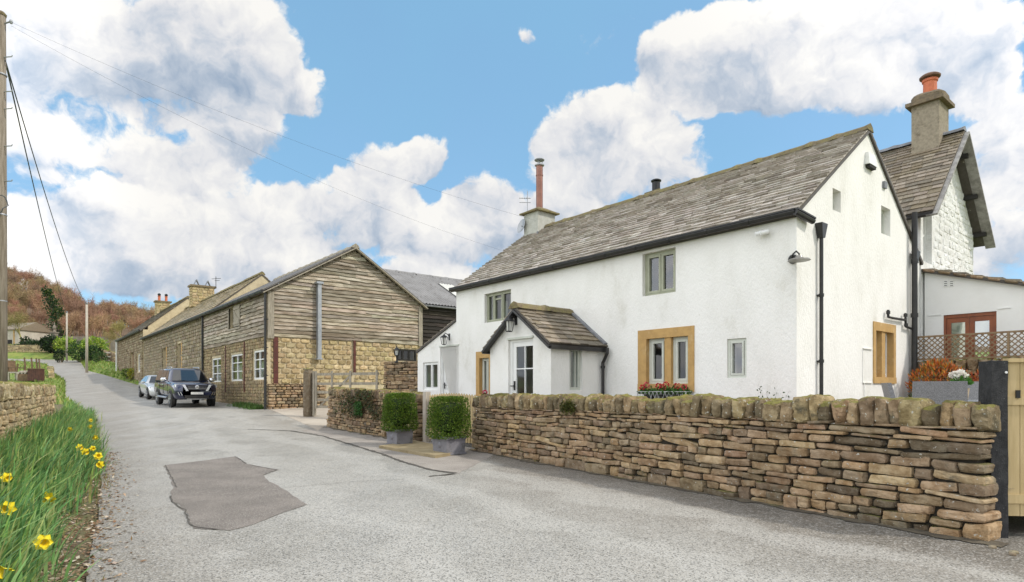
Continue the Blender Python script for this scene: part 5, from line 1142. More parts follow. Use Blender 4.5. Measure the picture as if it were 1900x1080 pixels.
PST = [(2.66, .60, .44, .98, .01), (2.62, .76, .40, 1.02, .01), (2.50, .86, .36, 1.07, .015), (2.25, .91, .35, 1.11, .025), (1.6, .925, .35, 1.15, .03), (1.15, .925, .35, 1.18, .02), (.8, .925, .35, 1.17, 0), (-2.35, .925, .38, 1.16, 0), (-2.58, .90, .42, 1.14, 0), (-2.65, .82, .48, 1.08, 0)]
pk = car('pickup_truck', 'dark blue pickup truck with chrome grille parked by the barn windows', m_navy, PST, ((1.32, -2.6, .885, 1.15), (.55, -2.42, .70, 1.79)),
    [(.80, .05, .42, .02), (-.02, -.92, -.04, -.92), (-1.05, -2.35, -1.05, -2.22)], (1.65, -1.5), .385, pickup_bits, None)
def put(t, front_mid, half, yaw_v=-A2):
    c = V((*front_mid, 0)) - yaw_v * half; a = math.atan2(yaw_v.y, yaw_v.x)
    f, b = c + yaw_v * half * .6, c - yaw_v * half * .6; zf, zb = hz(f.x, f.y), hz(b.x, b.y)
    t.location = (c.x, c.y, (zf + zb) / 2 + .006); t.rotation_euler = (0, math.atan2(zb - zf, half * 1.2), a)
put(pk, (-14.55, 28.0), 2.65)
def coupe_bits(t, W):
    def slab(nm, m, q, d=.05):
        mb = MB(); q = [V(p) for p in q]; mb.hexa([p - V((d, 0, 0)) for p in q] + q); return mb.build(nm, m, t)
    slab('grille', m_black, [(2.29, -.34, .50), (2.29, .34, .50), (2.27, .42, .68), (2.27, -.42, .68)])
    slab('lower_grille', m_black, [(2.27, -.62, .26), (2.27, .62, .26), (2.285, .60, .40), (2.285, -.60, .40)])
    slab('number_plate', m_plate, [(2.315, -.26, .40), (2.315, .26, .40), (2.315, .26, .50), (2.315, -.26, .50)], .02)
    for sg in (1, -1):
        slab('headlight', m_lens, [(2.26, sg * .5, .60), (2.06, sg * .83, .66), (1.98, sg * .84, .76), (2.2, sg * .52, .70)], .1)
        mb = MB(); mb.rock(V((.72, sg * (W + .10), .98)), (V((1, 0, 0)), V((0, 1, 0)), V((0, 0, 1))), (.08, .11, .07), k=3, amp=0); mb.build('door_mirror', m_silver, t, smooth=True)
        mb = MB(); mb.tube([V((-.4, sg * (W + .01), .84)), V((-.6, sg * (W + .01), .85))], .016, 6); mb.build('door_handle', m_chrome, t)
    mb = MB(); mb.lathe(V((2.28, 0, .6)), [(.07, 0), (.07, .03)], 12, axis=V((1, 0, 0))); mb.build('emblem', m_chrome, t)
CST = [(2.30, .55, .24, .62, .01), (2.24, .76, .20, .70, .01), (2.0, .85, .18, .77, .03), (1.5, .89, .18, .84, .04), (.95, .895, .18, .93, .03), (.5, .895, .18, .94, 0), (-1.3, .895, .18, .96, 0), (-1.9, .88, .2, .97, .02), (-2.2, .82, .26, .93, .01), (-2.3, .7, .34, .85, 0)]
cp = car('silver_car', 'low silver car parked behind the dark blue pickup', m_silver, CST, ((1.02, -1.95, .84, .93), (.2, -.95, .60, 1.40)), [(.55, -.42, .12, -.38), (-.5, -1.45, -.44, -.85)], (1.42, -1.38), .335, coupe_bits, None)
pk.name = 'pickup_truck'
put(cp, (-20.85, 36.6), 2.3)
# ------------------------------------------------------------------ plants
def leafmat(name, tr=.25, rough=.6):
    mt = bpy.data.materials.new(name); mt.use_nodes = True; nt = mt.node_tree; N = nt.nodes; L = nt.links; b = N['Principled BSDF']
    at = N.new('ShaderNodeAttribute'); at.attribute_name = 'col'; L.new(at.outputs['Color'], b.inputs['Base Color']); b.inputs['Roughness'].default_value = rough; b.inputs['Specular IOR Level'].default_value = .35
    t = N.new('ShaderNodeBsdfTranslucent'); L.new(at.outputs['Color'], t.inputs[0]); m = N.new('ShaderNodeMixShader'); m.inputs[0].default_value = tr
    L.new(b.outputs[0], m.inputs[1]); L.new(t.outputs[0], m.inputs[2]); L.new(m.outputs[0], N['Material Output'].inputs[0]); return mt
m_leaf = leafmat('leaves', .3); m_petal = leafmat('petals', .35, .5); m_twig = leafmat('twigs', 0., .95); m_litter = leafmat('dead_leaves', .1, .9)
m_bark = M('bark', (.13, .10, .07), (.20, .16, .11), scale=8, rough=.95, bump=1, bscale=20, bdist=.02)
def leaf(mb, p, d, n, l, w, col):
    s = d.cross(n);
    if s.length < 1e-4: s = V((1, 0, 0))
    s = s.normalized() * w / 2
    mb.add([p, p + d * l * .45 + s, p + d * l, p + d * l * .45 - s], [(0, 1, 2, 3)], col)
def rv(): 
    z = random.uniform(-1, 1); a = random.uniform(0, 6.283); r = math.sqrt(1 - z * z); return V((r * math.cos(a), r * math.sin(a), z))
def leafcloud(mb, c, rad, n, size, cols, shell=.45, clump=3., holes=.35, flat=0):
    c = V(c); k = 0; o = rv() * 50
    while k < n:
        d = rv(); r = 1 - shell * random.random() ** 1.6; q = V((d.x * rad[0], d.y * rad[1], d.z * rad[2]))
        w = noise.noise(q * (clump / max(rad)) + o)
        if w < -holes: n -= .4; continue
        p = c + q * (r * (1 + .28 * w)); ld = (d * .7 + rv() * .8).normalized()
        leaf(mb, p, ld, rv(), size * random.uniform(.6, 1.3), size * .6 * random.uniform(.7, 1.2), rnd(random.choice(cols), .3, .1)); k += 1
def branches(p, d, l, r, lev, out, spread=.6, up=.15, kids=(3, 4), shrink=.68, minr=.0):
    pts = [p]; rr = [r]
    for i in range(3):
        d = (d + rv() * .16 + V((0, 0, up * .4))).normalized(); p = p + d * l / 3; pts.append(p); rr.append(r * (1 - .17 * (i + 1)))
    out.append((pts, rr, lev))
    if lev <= 0: return
    for k in range(random.randint(*kids)):
        t = random.uniform(.45, 1); i = min(2, int(t * 3)); b = pts[i].lerp(pts[i + 1], t * 3 - i)
        nd = (d + rv() * spread + V((0, 0, up))).normalized(); branches(b, nd, l * shrink * random.uniform(.8, 1.15), max(minr, rr[i] * .55), lev - 1, out, spread, up, kids, shrink, minr)
# --- clipped box bushes in lead planters by the gate
m_leadpot = M('lead_planter', (.17, .165, .185), (.22, .215, .235), scale=4, detail=8, rough=.55, bump=.4, bscale=20, bdist=.01, c3=(.12, .12, .12), s3=3)
BOX = [(.08, .145, .014), (.105, .18, .018), (.06, .115, .013), (.17, .245, .028), (.09, .15, .018)]
for (bx_, bb, w, hgt, ph_, dist, lab, lab2) in ((722, 829, .68, .92, .40, 0, 'clipped square box bush beside the short ivy wall', 'grey lead planter holding the left clipped bush'), (812, 845, .74, .90, .38, 0, 'clipped square box bush beside the long garden wall', 'grey lead planter holding the right clipped bush')):
    p = gp(bx_, bb); p = V((p.x, p.y, hz(p.x, p.y) + .02)); u = A2; n = -B2; f = Fr(p, u, n)
    pt = thing('planter', p, lab2, 'planter', 'lead planters by the garden gate'); c = lambda a, h, d: f.p(a, p.z + h, d - .3)
    a_ = w * .40; mb = MB()
    mb.hexa([c(x * a_ * .95, 0, y * a_ * .8) for x, y in ((-1, -1), (1, -1), (1, 1), (-1, 1))] + [c(x * a_, ph_, y * a_ * .85) for x, y in ((-1, -1), (1, -1), (1, 1), (-1, 1))]); mb.build('planter_body', m_leadpot, pt)
    mb = MB()
    for h0, h1 in ((ph_ - .05, ph_ + .012), (-.0, .045)):
        k = 1.05; mb.hexa([c(x * a_ * k, h0, y * a_ * .85 * k) for x, y in ((-1, -1), (1, -1), (1, 1), (-1, 1))] + [c(x * a_ * k, h1, y * a_ * .85 * k) for x, y in ((-1, -1), (1, -1), (1, 1), (-1, 1))])
    mb.build('planter_moulding', m_leadpot, pt)
    mb = MB(); mb.lathe(c(0, ph_ * .55, a_ * .82), [(.075, 0), (.07, .012), (.03, .03)], 14, axis=n); mb.build('planter_boss', m_leadpot, pt)
    bs = thing('box_bush', (p.x, p.y, p.z + ph_), lab, 'bush', 'clipped bushes by the garden gate')
    hw = w / 2; cc = p + n * -.3 + V((0, 0, ph_ + hgt / 2 - .02))
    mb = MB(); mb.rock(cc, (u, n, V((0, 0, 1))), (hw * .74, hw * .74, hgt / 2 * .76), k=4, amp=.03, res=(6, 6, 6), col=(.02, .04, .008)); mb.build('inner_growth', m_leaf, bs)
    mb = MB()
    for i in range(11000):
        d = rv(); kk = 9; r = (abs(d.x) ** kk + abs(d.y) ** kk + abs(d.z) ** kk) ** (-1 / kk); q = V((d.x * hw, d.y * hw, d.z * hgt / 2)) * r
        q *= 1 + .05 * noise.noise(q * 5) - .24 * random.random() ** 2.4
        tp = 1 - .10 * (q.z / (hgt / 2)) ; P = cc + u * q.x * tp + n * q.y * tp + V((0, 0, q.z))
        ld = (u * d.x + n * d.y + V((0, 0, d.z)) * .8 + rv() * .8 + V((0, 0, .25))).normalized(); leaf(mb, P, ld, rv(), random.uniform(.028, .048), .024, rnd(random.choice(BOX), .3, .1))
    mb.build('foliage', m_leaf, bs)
# --- doorstep slab and garden gate
SP = [gp(x, y) for x, y in ((703, 832), (808, 851), (862, 842), (770, 822))]
stp = MB(); stp.hexa([V((p.x, p.y, hz(p.x, p.y) - .02)) for p in SP] + [V((p.x, p.y, hz(p.x, p.y) + .07)) for p in SP]); o = stp.build('stone_step', M('yellow_flagstone', (.34, .275, .165), (.26, .205, .115), scale=3, detail=8, rough=.9, bump=.4, bscale=30, c3=(.20, .15, .07), s3=2.5), loc=SP[0]); tag(o, 'worn yellow flagstone step laid between the two lead planters', 'step')
m_pine = M('pale_pine', (.52, .40, .21), (.44, .33, .16), scale=2.5, detail=8, rough=.75, stretch=(6, 6, .7), bump=.3, bscale=12, bdist=.004)
m_palew = M('pale_weathered_post', (.48, .43, .36), (.38, .33, .27), scale=4, rough=.85, stretch=(6, 6, .8))
GE0 = WF.p(WL + .02, 0, -.25); GE1 = SF.p(-.12, 0, -.25); gg = Fr(GE1, GE0 - GE1, (-.8, -.6)); gl = (GE0 - GE1).length
gate = thing('garden_gate', (*gg.p(gl / 2, 0).xy, .15), 'small picket gate with pale post behind the clipped bushes', 'gate')
mb = MB(); mb.box(gg, .02, .17, 0, 1.46, .08, -.07); mb.build('gate_post', m_palew, gate)
k = int((gl - .25) / .105)
for i in range(k):
    s_ = .24 + i * .105; h = 1.38 + .05 * math.sin(math.pi * i / k); mb = MB(); mb.prism(gg, [(s_, .2), (s_ + .075, .2), (s_ + .075, h - .04), (s_ + .037, h), (s_, h - .04)], .02, 0); mb.build('picket', m_pine, gate)
for z in (.45, 1.15): mb = MB(); mb.box(gg, .2, gl - .05, z, z + .09, -.003, -.035); mb.build('gate_rail', m_pine, gate)
# --- daffodil bed
DG = [(.14, .30, .085), (.18, .36, .11), (.085, .19, .055), (.28, .45, .16), (.15, .30, .12), (.34, .48, .13), (.40, .44, .16)]
mb = MB()
def blade(mb, p, h, w, lean, az, col, seg=4):
    d = V((math.cos(az), math.sin(az), 0)); s = V((-d.y, d.x, 0)); s = (s * .8 + rv() * .5); s.z = 0; s = s.normalized() * w / 2; vs = []
    for i in range(seg + 1):
        t = i / seg; q = p + d * (lean * t * t) + V((0, 0, h * (t - .25 * (lean / h) * t * t))); k = 1 if t < .6 else max(.08, 1 - (t - .6) / .4)
        vs += [q - s * k, q + s * k]
    mb.add(vs, [(2 * i, 2 * i + 1, 2 * i + 3, 2 * i + 2) for i in range(seg)], col)
random.seed(21); cl = []
while len(cl) < 820:
    y = 3.0 + 20.5 * random.random() ** 1.35; l = random.uniform(.15, 2.6)
    if y < 9.5 and l < .32 + .10 * ss(10, 4, y) + .14 * noise.noise(V((y * 1.4, 0, 2))): continue
    if y > 17 and l > 1.2: continue
    cl.append((y, l))
for (y, l) in cl:
    x = lx(y) - l
    for k in range(random.randint(9, 17)):
        px_, py_ = x + random.gauss(0, .09), y + random.gauss(0, .09); h = random.uniform(.34, .58)
        blade(mb, V((px_, py_, hz(px_, py_) - .02)), h, random.uniform(.017, .030), abs(random.gauss(.17, .12)) + .03, random.gauss(.15, .75), rnd(random.choice(DG), .25, .08))
o = mb.build('daffodil_leaves', m_leaf); tag(o, kind='stuff')
mb = MB()
for i in range(7000):
    y = random.uniform(3, 24); l = .10 + random.gauss(.30 + .45 * ss(10, 4, y), .22)
    x = lx(y) - l; blade(mb, V((x, y, hz(x, y) - .01)), random.uniform(.04, .14), .008, random.uniform(.02, .1), random.uniform(0, 6.3), rnd(random.choice([(.16, .19, .04), (.22, .22, .06), (.11, .15, .03), (.26, .23, .09)]), .25, .08), 2)
o = mb.build('verge_grass', m_leaf); tag(o, kind='stuff')
mb = MB()
for i in range(5200):
    y = random.uniform(3, 14) if i % 3 else random.uniform(3, 7); l = random.gauss(.10 + .28 * ss(9, 4, y), .26)
    if l > 1.0 or l < -.7: continue
    x = lx(y) - l; p = V((x, y, hz(x, y) + .012)); d = V((random.gauss(0, 1), random.gauss(0, 1), random.gauss(0, .22))).normalized()
    leaf(mb, p, d, V((random.gauss(0, .3), random.gauss(0, .3), 1)), random.uniform(.025, .075), random.uniform(.015, .04), rnd(random.choice([(.20, .12, .06), (.30, .20, .11), (.12, .075, .04), (.40, .30, .19), (.24, .15, .09), (.5, .42, .33)]), .25, .06))
o = mb.build('leaf_litter', m_litter); tag(o, kind='stuff')
fl = [(12, 886, 'yellow daffodil at the left edge of the photo just above the largest bloom'), (15, 943, 'largest yellow daffodil bloom at the left edge of the bed'), (92, 923, 'lone yellow daffodil right of the largest bloom'), (80, 1006, 'yellow daffodil lowest on the right side of the bed'), (3, 1054, 'yellow daffodil cut by the lower left corner'),
      (130, 796, 'small yellow daffodil alone near the stone wall end'), (147, 830, 'yellow daffodil leftmost of the roadside clump'), (158, 838, 'yellow daffodil second from the left in the roadside clump'), (172, 832, 'yellow daffodil in the middle of the roadside clump'), (182, 846, 'yellow daffodil upper of the pair nearest the road'), (186, 862, 'yellow daffodil lowest of the roadside clump beside the tarmac'), (168, 780, 'yellow daffodil highest of the three farther along the verge'), (167, 791, 'yellow daffodil lowest of the three farther along the verge'), (178, 812, 'yellow daffodil standing alone nearest the road between the clumps')]
m_petals = M('daffodil_petals', (.80, .69, .03), (.76, .62, .02), scale=30, rough=.6); m_trumpet = M('daffodil_trumpet', (.78, .58, .012), rough=.6); m_stem = M('daffodil_stem', (.07, .16, .03), rough=.6)
for i, (x, y, lab) in enumerate(fl):
    # the bloom stands about 0.35 m above the verge: find where that height is seen
    r = V(((x - 950) / F, 1, (724 - y) / F)); Y = 2.6
    while Y < 26:
        p = EYE + r * Y; hh = .42 if y > 870 else .46
        if p.z <= hz(p.x, p.y) + hh: break
        Y += .02
    k = random.uniform(1.05, 1.35) if Y < 9 else random.uniform(1.0, 1.3)
    g0 = hz(p.x - .05, p.y); t = thing('daffodil', (p.x - .05, p.y, g0), lab, 'flower', 'daffodils in the verge bed')
    fd = V((random.uniform(-.3, 1.3), -random.uniform(.2, 1), random.uniform(-.45, .25))).normalized()
    mb = MB(); mb.tube([V((p.x - .05, p.y, g0 - .02)), V((p.x - .04, p.y, g0 + (p.z - g0) * .6)), p - fd * .035 + V((0, 0, .02)), p - fd * .012], .0045, 5); mb.build('stem', m_stem, t)
    s = fd.cross(V((0, 0, 1))).normalized(); q = s.cross(fd); mb = MB()
    for j in range(6):
        a = j * math.pi / 3 + .2; d = (s * math.cos(a) + q * math.sin(a)); w = fd.cross(d) * .024 * k; L_ = .052 * k
        mb.add([p, p + d * L_ * .35 - w * .7, p + d * L_ * .7 - w * .75 + fd * .004, p + d * L_ - fd * .006, p + d * L_ * .7 + w * .75 + fd * .004, p + d * L_ * .35 + w * .7], [(0, 1, 2, 3, 4, 5)])
    mb.build('petals', m_petals, t)
    mb = MB(); n_ = 14; vs = []
    for (r_, h) in ((.010, 0), (.015, .015), (.017, .03), (.026, .042)):
        for j in range(n_): a = 2 * math.pi * j / n_; rr_ = r_ * k * (1 + (.12 * math.sin(7 * a) if h > .04 else 0)); vs.append(p + (s * math.cos(a) + q * math.sin(a)) * rr_ + fd * h * k)
    mb.add(vs, [(a * n_ + j, a * n_ + (j + 1) % n_, (a + 1) * n_ + (j + 1) % n_, (a + 1) * n_ + j) for a in range(3) for j in range(n_)]); mb.build('trumpet', m_trumpet, t)
# --- ivy and tufts on the short wall and the long wall
mb = MB(); IV = [(.055, .05, .02), (.09, .075, .03), (.04, .07, .02), (.12, .085, .03)]
for i in range(2600):
    s_ = random.gauss(3.0, .85); z = random.uniform(.55, 1.42)
    if not 1.2 < s_ < 5.2 or noise.noise(V((s_ * 1.3, z * 1.6, 4))) < -.05: continue
    leaf(mb, SF.p(s_, z + hz(*SF.p(s_, 0).xy) - .05, random.uniform(.0, .07)), (rv() * .6 + V((0, 0, -.6)) + SF.n * .4).normalized(), SF.n + rv() * .5, random.uniform(.04, .09), .05, rnd(random.choice(IV), .3, .1))
o = mb.build('ivy', m_leaf, loc=SF.p(3, .2)); tag(o, 'straggling brown green ivy hanging over the short wall', 'ivy')
mb = MB()
for i in range(260): leaf(mb, SF.p(3.1 + max(-.2, min(.2, random.gauss(0, .12))), random.uniform(.75, 1.15), random.uniform(.06, .14)), (rv() * .5 + V((0, 0, -.3)) + SF.n * .5).normalized(), rv(), .09, .03, rnd((.05, .13, .03), .3))
o = mb.build('fern', m_leaf, loc=SF.p(3.1, .8)); tag(o, 'small bright green fern tuft growing out of the short wall', 'fern')
s_, z_ = WF.pix(1052, 755); mb = MB()
for i in range(700):
    d = rv(); gx = max(-.2, min(.2, random.gauss(0, .12))); p = WF.p(s_ + gx, z_ + .02 + random.gauss(0, .06) - abs(gx) * .15, -.05 + abs(d.y) * .07); leaf(mb, p, (d + V((0, 0, -.3))).normalized(), rv(), .035, .03, rnd(random.choice([(.06, .085, .015), (.10, .115, .02), (.15, .135, .03), (.08, .07, .025)]), .3))
o = mb.build('moss_cushion', m_leaf, loc=WF.p(s_, z_)); tag(o, 'dark green moss cushion spilling over the garden wall coping', 'moss')
# --- weeds at the barn foot
mb = MB()
for i in range(1500):
    s_ = random.uniform(.1, 3.3); d = abs(random.gauss(.25, .2)); p = BF.p(s_, 0, d + .05); p.z = hz(p.x, p.y); blade(mb, p, random.uniform(.08, .28), .02, random.uniform(.03, .15), random.uniform(0, 6.3), rnd(random.choice([(.05, .12, .02), (.08, .16, .03), (.12, .17, .05)]), .25), 2)
o = mb.build('weeds', m_leaf); tag(o, kind='stuff')
# ------------------------------------------------------------------ utility pole and wires
m_pole = M('creosoted_pole', (.27, .23, .18), (.17, .14, .10), scale=3, detail=9, rough=.95, stretch=(7, 7, .5), bump=.8, bscale=14, bdist=.01, c3=(.33, .29, .22), s3=2)
m_wire = M('wire', (.06, .065, .07), rough=.6)
PP = V((-13.93, 16.5, hz(-13.93, 16.5))); PT = 1.5 + (724 - 26) / F * 16.5
pole = thing('utility_pole', PP, 'tall wooden utility pole with step irons at the left edge', 'utility pole')
mb = MB(); mb.tube([PP, PP + V((0, 0, 5)), V((PP.x, PP.y, PT))], [.165, .15, .125], 14); mb.build('shaft', m_pole, pole, smooth=True)
mb = MB(); mb.lathe(V((PP.x, PP.y, PT)), [(.14, -.05), (.15, .0), (.10, .06), (.02, .09)], 12); mb.build('pole_cap', m_mossr, pole)
zr_ = lambda y: 1.5 + (724 - y) / F * 16.5
for k, y in enumerate((107, 171, 203, 272, 337)):
    mb = MB(); z = zr_(y); mb.tube([V((PP.x + .1, PP.y - .02, z)), V((PP.x + .36, PP.y - .05, z)), V((PP.x + .37, PP.y - .05, z + .04))], .014, 6); mb.build('step_iron', m_metal, pole)
for k, y in enumerate((140, 240, 305, 410)):
    mb = MB(); z = zr_(y); mb.tube([V((PP.x - .1, PP.y - .02, z)), V((PP.x - .36, PP.y - .05, z))], .014, 6); mb.build('step_iron', m_metal, pole)
mb = MB(); z0, z1 = zr_(72), zr_(38); mb.box(Fr((PP.x, PP.y - .13), (1, 0), (0, -1)), -.13, .1, z0, z1, .09, 0); mb.build('junction_box', m_metal, pole)
mb = MB(); z = zr_(44); mb.tube([V((PP.x + .1, PP.y, z)), V((PP.x + .3, PP.y, z + .06))], .02, 6); mb.lathe(V((PP.x + .3, PP.y, z)), [(.03, 0), (.045, .05), (.03, .1)], 8); mb.build('wire_bracket', m_metal, pole)
mb = MB(); n = 26; zc = zr_(384); mb.tube([V((PP.x + .18 + .17 * math.cos(a * .48) * (1 + .1 * math.sin(a * 3)), PP.y - .17 - .01 * (a % 13), zc + .26 * math.sin(a * .48))) for a in range(n)], .012, 5, cap=False); mb.build('cable_coil', m_wire, pole)
mb = MB(); mb.tube([V((PP.x - .05, PP.y - .155, zr_(72))), V((PP.x + .02, PP.y - .165, zr_(250))), V((PP.x - .02, PP.y - .17, zr_(500))), V((PP.x - .02, PP.y - .18, zr_(700)))], .018, 6); mb.build('riser_cable', m_wire, pole)
for z in (zr_(140), zr_(400), zr_(560)): mb = MB(); mb.lathe(V((PP.x, PP.y, z)), [(.153, 0), (.156, .01), (.156, .03), (.153, .04)], 14); mb.build('pole_band', m_metal, pole)
def wire(a, b, sag, r, lab, n=24):
    a, b = V(a), V(b); pts = [a.lerp(b, i / n) - V((0, 0, sag * 4 * (i / n) * (1 - i / n))) for i in range(n + 1)]
    mb = MB(); mb.tube(pts, r, 5); o = mb.build('overhead_wire', m_wire, loc=a); tag(o, lab, 'wire', 'wires from the utility pole')
top = V((PP.x + .3, PP.y, zr_(48)))
def far_pole(x, yb, yt, dist, lab):
    r = V(((x - 950) / F, 1, 0)) * dist; b = V((r.x, r.y, hz(r.x, r.y))); zt = 1.5 + (724 - yt) / F * dist
    t = thing('utility_pole', b, lab, 'utility pole'); mb = MB(); mb.tube([b, V((b.x, b.y, zt))], [.15, .11], 8); mb.build('shaft', m_palew, t, smooth=True)
    mb = MB(); mb.lathe(V((b.x, b.y, zt)), [(.13, -.1), (.13, .04), (.05, .12)], 8); mb.build('pole_cap', m_lead, t); return V((b.x, b.y, zt - .1))
e1 = far_pole(124, 650, 579, 94, 'pale far utility pole standing above the dark hedge'); e2 = far_pole(161, 684, 563, 68, 'pale far utility pole on the grass verge before the roadside wall')
wire((PP.x + .12, PP.y, zr_(107)), e1, .9, .02, 'left of the two dark wires dropping from the near pole to the far poles'); wire((PP.x + .14, PP.y, zr_(112)), e2, 1.0, .017, 'right of the two dark wires dropping from the near pole to the far poles')
wire(top, (-.1, 22.5, 6.6), .5, .0026, 'faint wire running from the near pole to the cottage roof edge'); wire(top + V((0, 0, .1)), ch.p(.1, 7.3, .02), .35, .0026, 'faint wire running from the near pole to the cottage chimney')
# ------------------------------------------------------------------ patio behind the garden wall
m_flag = M('grey_flagstones', (.28, .26, .22), (.22, .20, .17), scale=1.5, detail=8, rough=.9, bump=.5, bscale=20)
def slab_(name, P, z, mat): mb = MB(); mb.poly([V((p.x, p.y, z)) for p in P]); return tag(mb.build(name, mat), kind='structure')
bkr = WF.n * -.47
slab_('garden_paving', [WF.p(.0, 0, -.44), WF.p(WL - .1, 0, -.44), WF.p(WL + 2, 0, -.8), FA.p(13.2, 0, -.05), FA.p(-6, 0, -.05)], .5, m_flag)
slab_('patio', [GA.p(-.1, 0, -.03), GA.p(6.1, 0, -.03), GA.p(6.1, 0, 6.5), GA.p(-.1, 0, 6.5)], .52, m_flag)
slab_('terrace', [EX.p(-.3, 0, .9), EX.p(7, 0, .9), EX.p(7, 0, -.1), EX.p(-.3, 0, -.1)], 1.24, m_flag)
TF = Fr(Cx + B2 * 5.75, -A2, -B2)
rz0 = TF.pix(1760, 664)[1]
drywall('retaining_wall', TF.p(.12, 0).xy, TF.p(5.2, 0).xy, lambda s: .45, lambda s: rz0, 'dark stone retaining wall carrying the wooden trellis', n=(-.77, -.64), lens=(.2, .5), hcs=(.09, .16), cope_h=.3, copek=dict(w=(.13, .24), h=(.26, .32)), end0=False)
T2 = Fr(TF.p(0, 0, -.2), TF.u, TF.n); tx0, tz1 = T2.pix(1697, 626); tz0 = rz0 - .01; tL = 4.6
m_trel = M('brown_trellis', (.20, .13, .075), (.27, .19, .11), scale=6, rough=.85)
tr = thing('trellis', T2.p(tx0, tz0), 'brown diamond lattice trellis along the retaining wall top', 'trellis')
mb = MB(); H_ = tz1 - tz0; st_ = .115
for sg in (1, -1):
    q = -H_
    while q < tL:
        a, b = q, q + H_; za, zb2 = (0, H_) if sg > 0 else (H_, 0)
        if a < 0: k = -a / H_; za = za + (zb2 - za) * k; a = 0
        if b > tL: k = (tL - a) / (b - a); zb2 = za + (zb2 - za) * k; b = tL
        if b - a > .02: mb.beam(T2.p(tx0 + a, tz0 + za, .008 * sg), T2.p(tx0 + b, tz0 + zb2, .008 * sg), .022, .014, up=TF.n)
        q += st_
mb.build('lattice', m_trel, tr)
for z in (tz0, tz1): mb = MB(); mb.box(T2, tx0 - .02, tx0 + tL, z - .02, z + .02, .022, -.022); mb.build('trellis_rail', m_trel, tr)
for s_ in (0, 1.8, 3.6): mb = MB(); mb.box(T2, tx0 + s_ - .02, tx0 + s_ + .02, tz0, tz1, .03, -.03); mb.build('trellis_post', m_trel, tr)
# wicker furniture
m_wick = M('grey_wicker', (.27, .27, .275), (.17, .17, .175), scale=70, detail=2, rough=.7, bump=1, bscale=90, bdist=.01); m_cush = M('grey_cushion', (.36, .38, .41), (.30, .32, .35), scale=6, rough=.9); m_tabtop = M('grey_table_glass', (.34, .36, .39), (.28, .30, .33), scale=4, rough=.25)
def at_(x, y, z): r = V(((x - 950) / F, 1, (724 - y) / F)); return EYE + r * ((z - 1.5) / r.z)
def furn(name, p, rot, parts, lab, cat, grp=None):
    t = thing(name, (0, 0, 0), lab, cat, grp)
    for nm, m, f in parts: mb = MB(); f(mb); mb.build(nm, m, t)
    t.location = p; t.rotation_euler = (0, 0, rot); return t
LO = Fr((0, 0), (1, 0), (0, -1))
def bxl(x0, x1, y0, y1, z0, z1): return lambda mb: mb.box(LO, x0, x1, z0, z1, -y0, -y1)
def chair_parts(w=.58, d=.58, hb=.98):
    L = [('seat', m_wick, bxl(-w / 2, w / 2, -d / 2, d / 2, .30, .42)), ('seat_cushion', m_cush, bxl(-w / 2 + .04, w / 2 - .04, -d / 2 + .02, d / 2 - .1, .42, .50)),
         ('backrest', m_wick, lambda mb: mb.hexa([V((x, y, .42)) for x, y in ((-w / 2, d / 2 - .09), (w / 2, d / 2 - .09), (w / 2, d / 2), (-w / 2, d / 2))] + [V((x, y, hb)) for x, y in ((-w / 2 + .02, d / 2 + .08), (w / 2 - .02, d / 2 + .08), (w / 2 - .02, d / 2 + .15), (-w / 2 + .02, d / 2 + .15))]))]
    for sx in (-1, 1):
        L += [('leg', m_wick, bxl(sx * (w / 2 - .04) - .03, sx * (w / 2 - .04) + .03, -d / 2, -d / 2 + .06, 0, .30)), ('leg', m_wick, bxl(sx * (w / 2 - .04) - .03, sx * (w / 2 - .04) + .03, d / 2 - .06, d / 2, 0, .30)), ('armrest', m_wick, bxl(sx * w / 2 - .04, sx * w / 2 + .04, -d / 2, d / 2 - .08, .42, .66))]
    return L
ra = math.atan2(A2.y, A2.x)
pz = .52
pc = EYE + V(((1688 - 950) / F, 1, 0)) * 11.6; furn('patio_chair', (pc.x, pc.y, pz), math.radians(70), chair_parts(.56, .56, 1.12), 'grey wicker patio chair nearest the cottage gable', 'chair', 'grey wicker patio chairs')
for (x, Y, rot, lab) in ((1740, 9.8, ra + math.pi / 2 + .0, 'grey wicker patio chair with its broad back turned to the garden wall'),):
    pc = EYE + V(((x - 950) / F, 1, 0)) * Y; furn('patio_chair', (pc.x, pc.y, pz), math.radians(180 - 32), chair_parts(.74, .56, 1.12), lab, 'chair', 'grey wicker patio chairs')
pc = EYE + V(((1845 - 950) / F, 1, 0)) * 11.9; furn('patio_chair', (pc.x, pc.y, pz), math.radians(-38), chair_parts(1.1, .56, 1.16), 'long grey wicker patio bench beyond the table', 'bench', None)
pc = EYE + V(((1800 - 950) / F, 1, 0)) * 10.9
tb = furn('patio_table', (pc.x, pc.y, pz), math.radians(-38), [('table_top', m_tabtop, bxl(-.75, .75, -.42, .42, .76, .80)), ('apron', m_wick, bxl(-.7, .7, -.37, .37, .66, .758))] + [('leg', m_black, bxl(sx * .64 - .035, sx * .64 + .035, sy * .32 - .035, sy * .32 + .035, 0, .66)) for sx in (-1, 1) for sy in (-1, 1)], 'grey patio table holding the pot of white flowers', 'table')
fp = EYE + V(((1783 - 950) / F, 1, 0)) * 10.8; fp.z = pz + .80
t = thing('flower_pot', fp, 'small tan pot of white flowers on the patio table', 'flower pot')
mb = MB(); mb.lathe(fp, [(.10, 0), (.125, .20), (.135, .21), (.12, .215)], 16); mb.build('pot', M('tan_pot', (.42, .33, .22), (.36, .28, .18), scale=8, rough=.8), t)
mb = MB()
for i in range(260): d = rv(); leaf(mb, fp + V((d.x * .12, d.y * .12, .26 + abs(d.z) * .13)), (d + V((0, 0, .6))).normalized(), rv(), .09, .025, rnd((.07, .19, .03), .3))
mb.build('leaves', m_leaf, t); mb = MB()
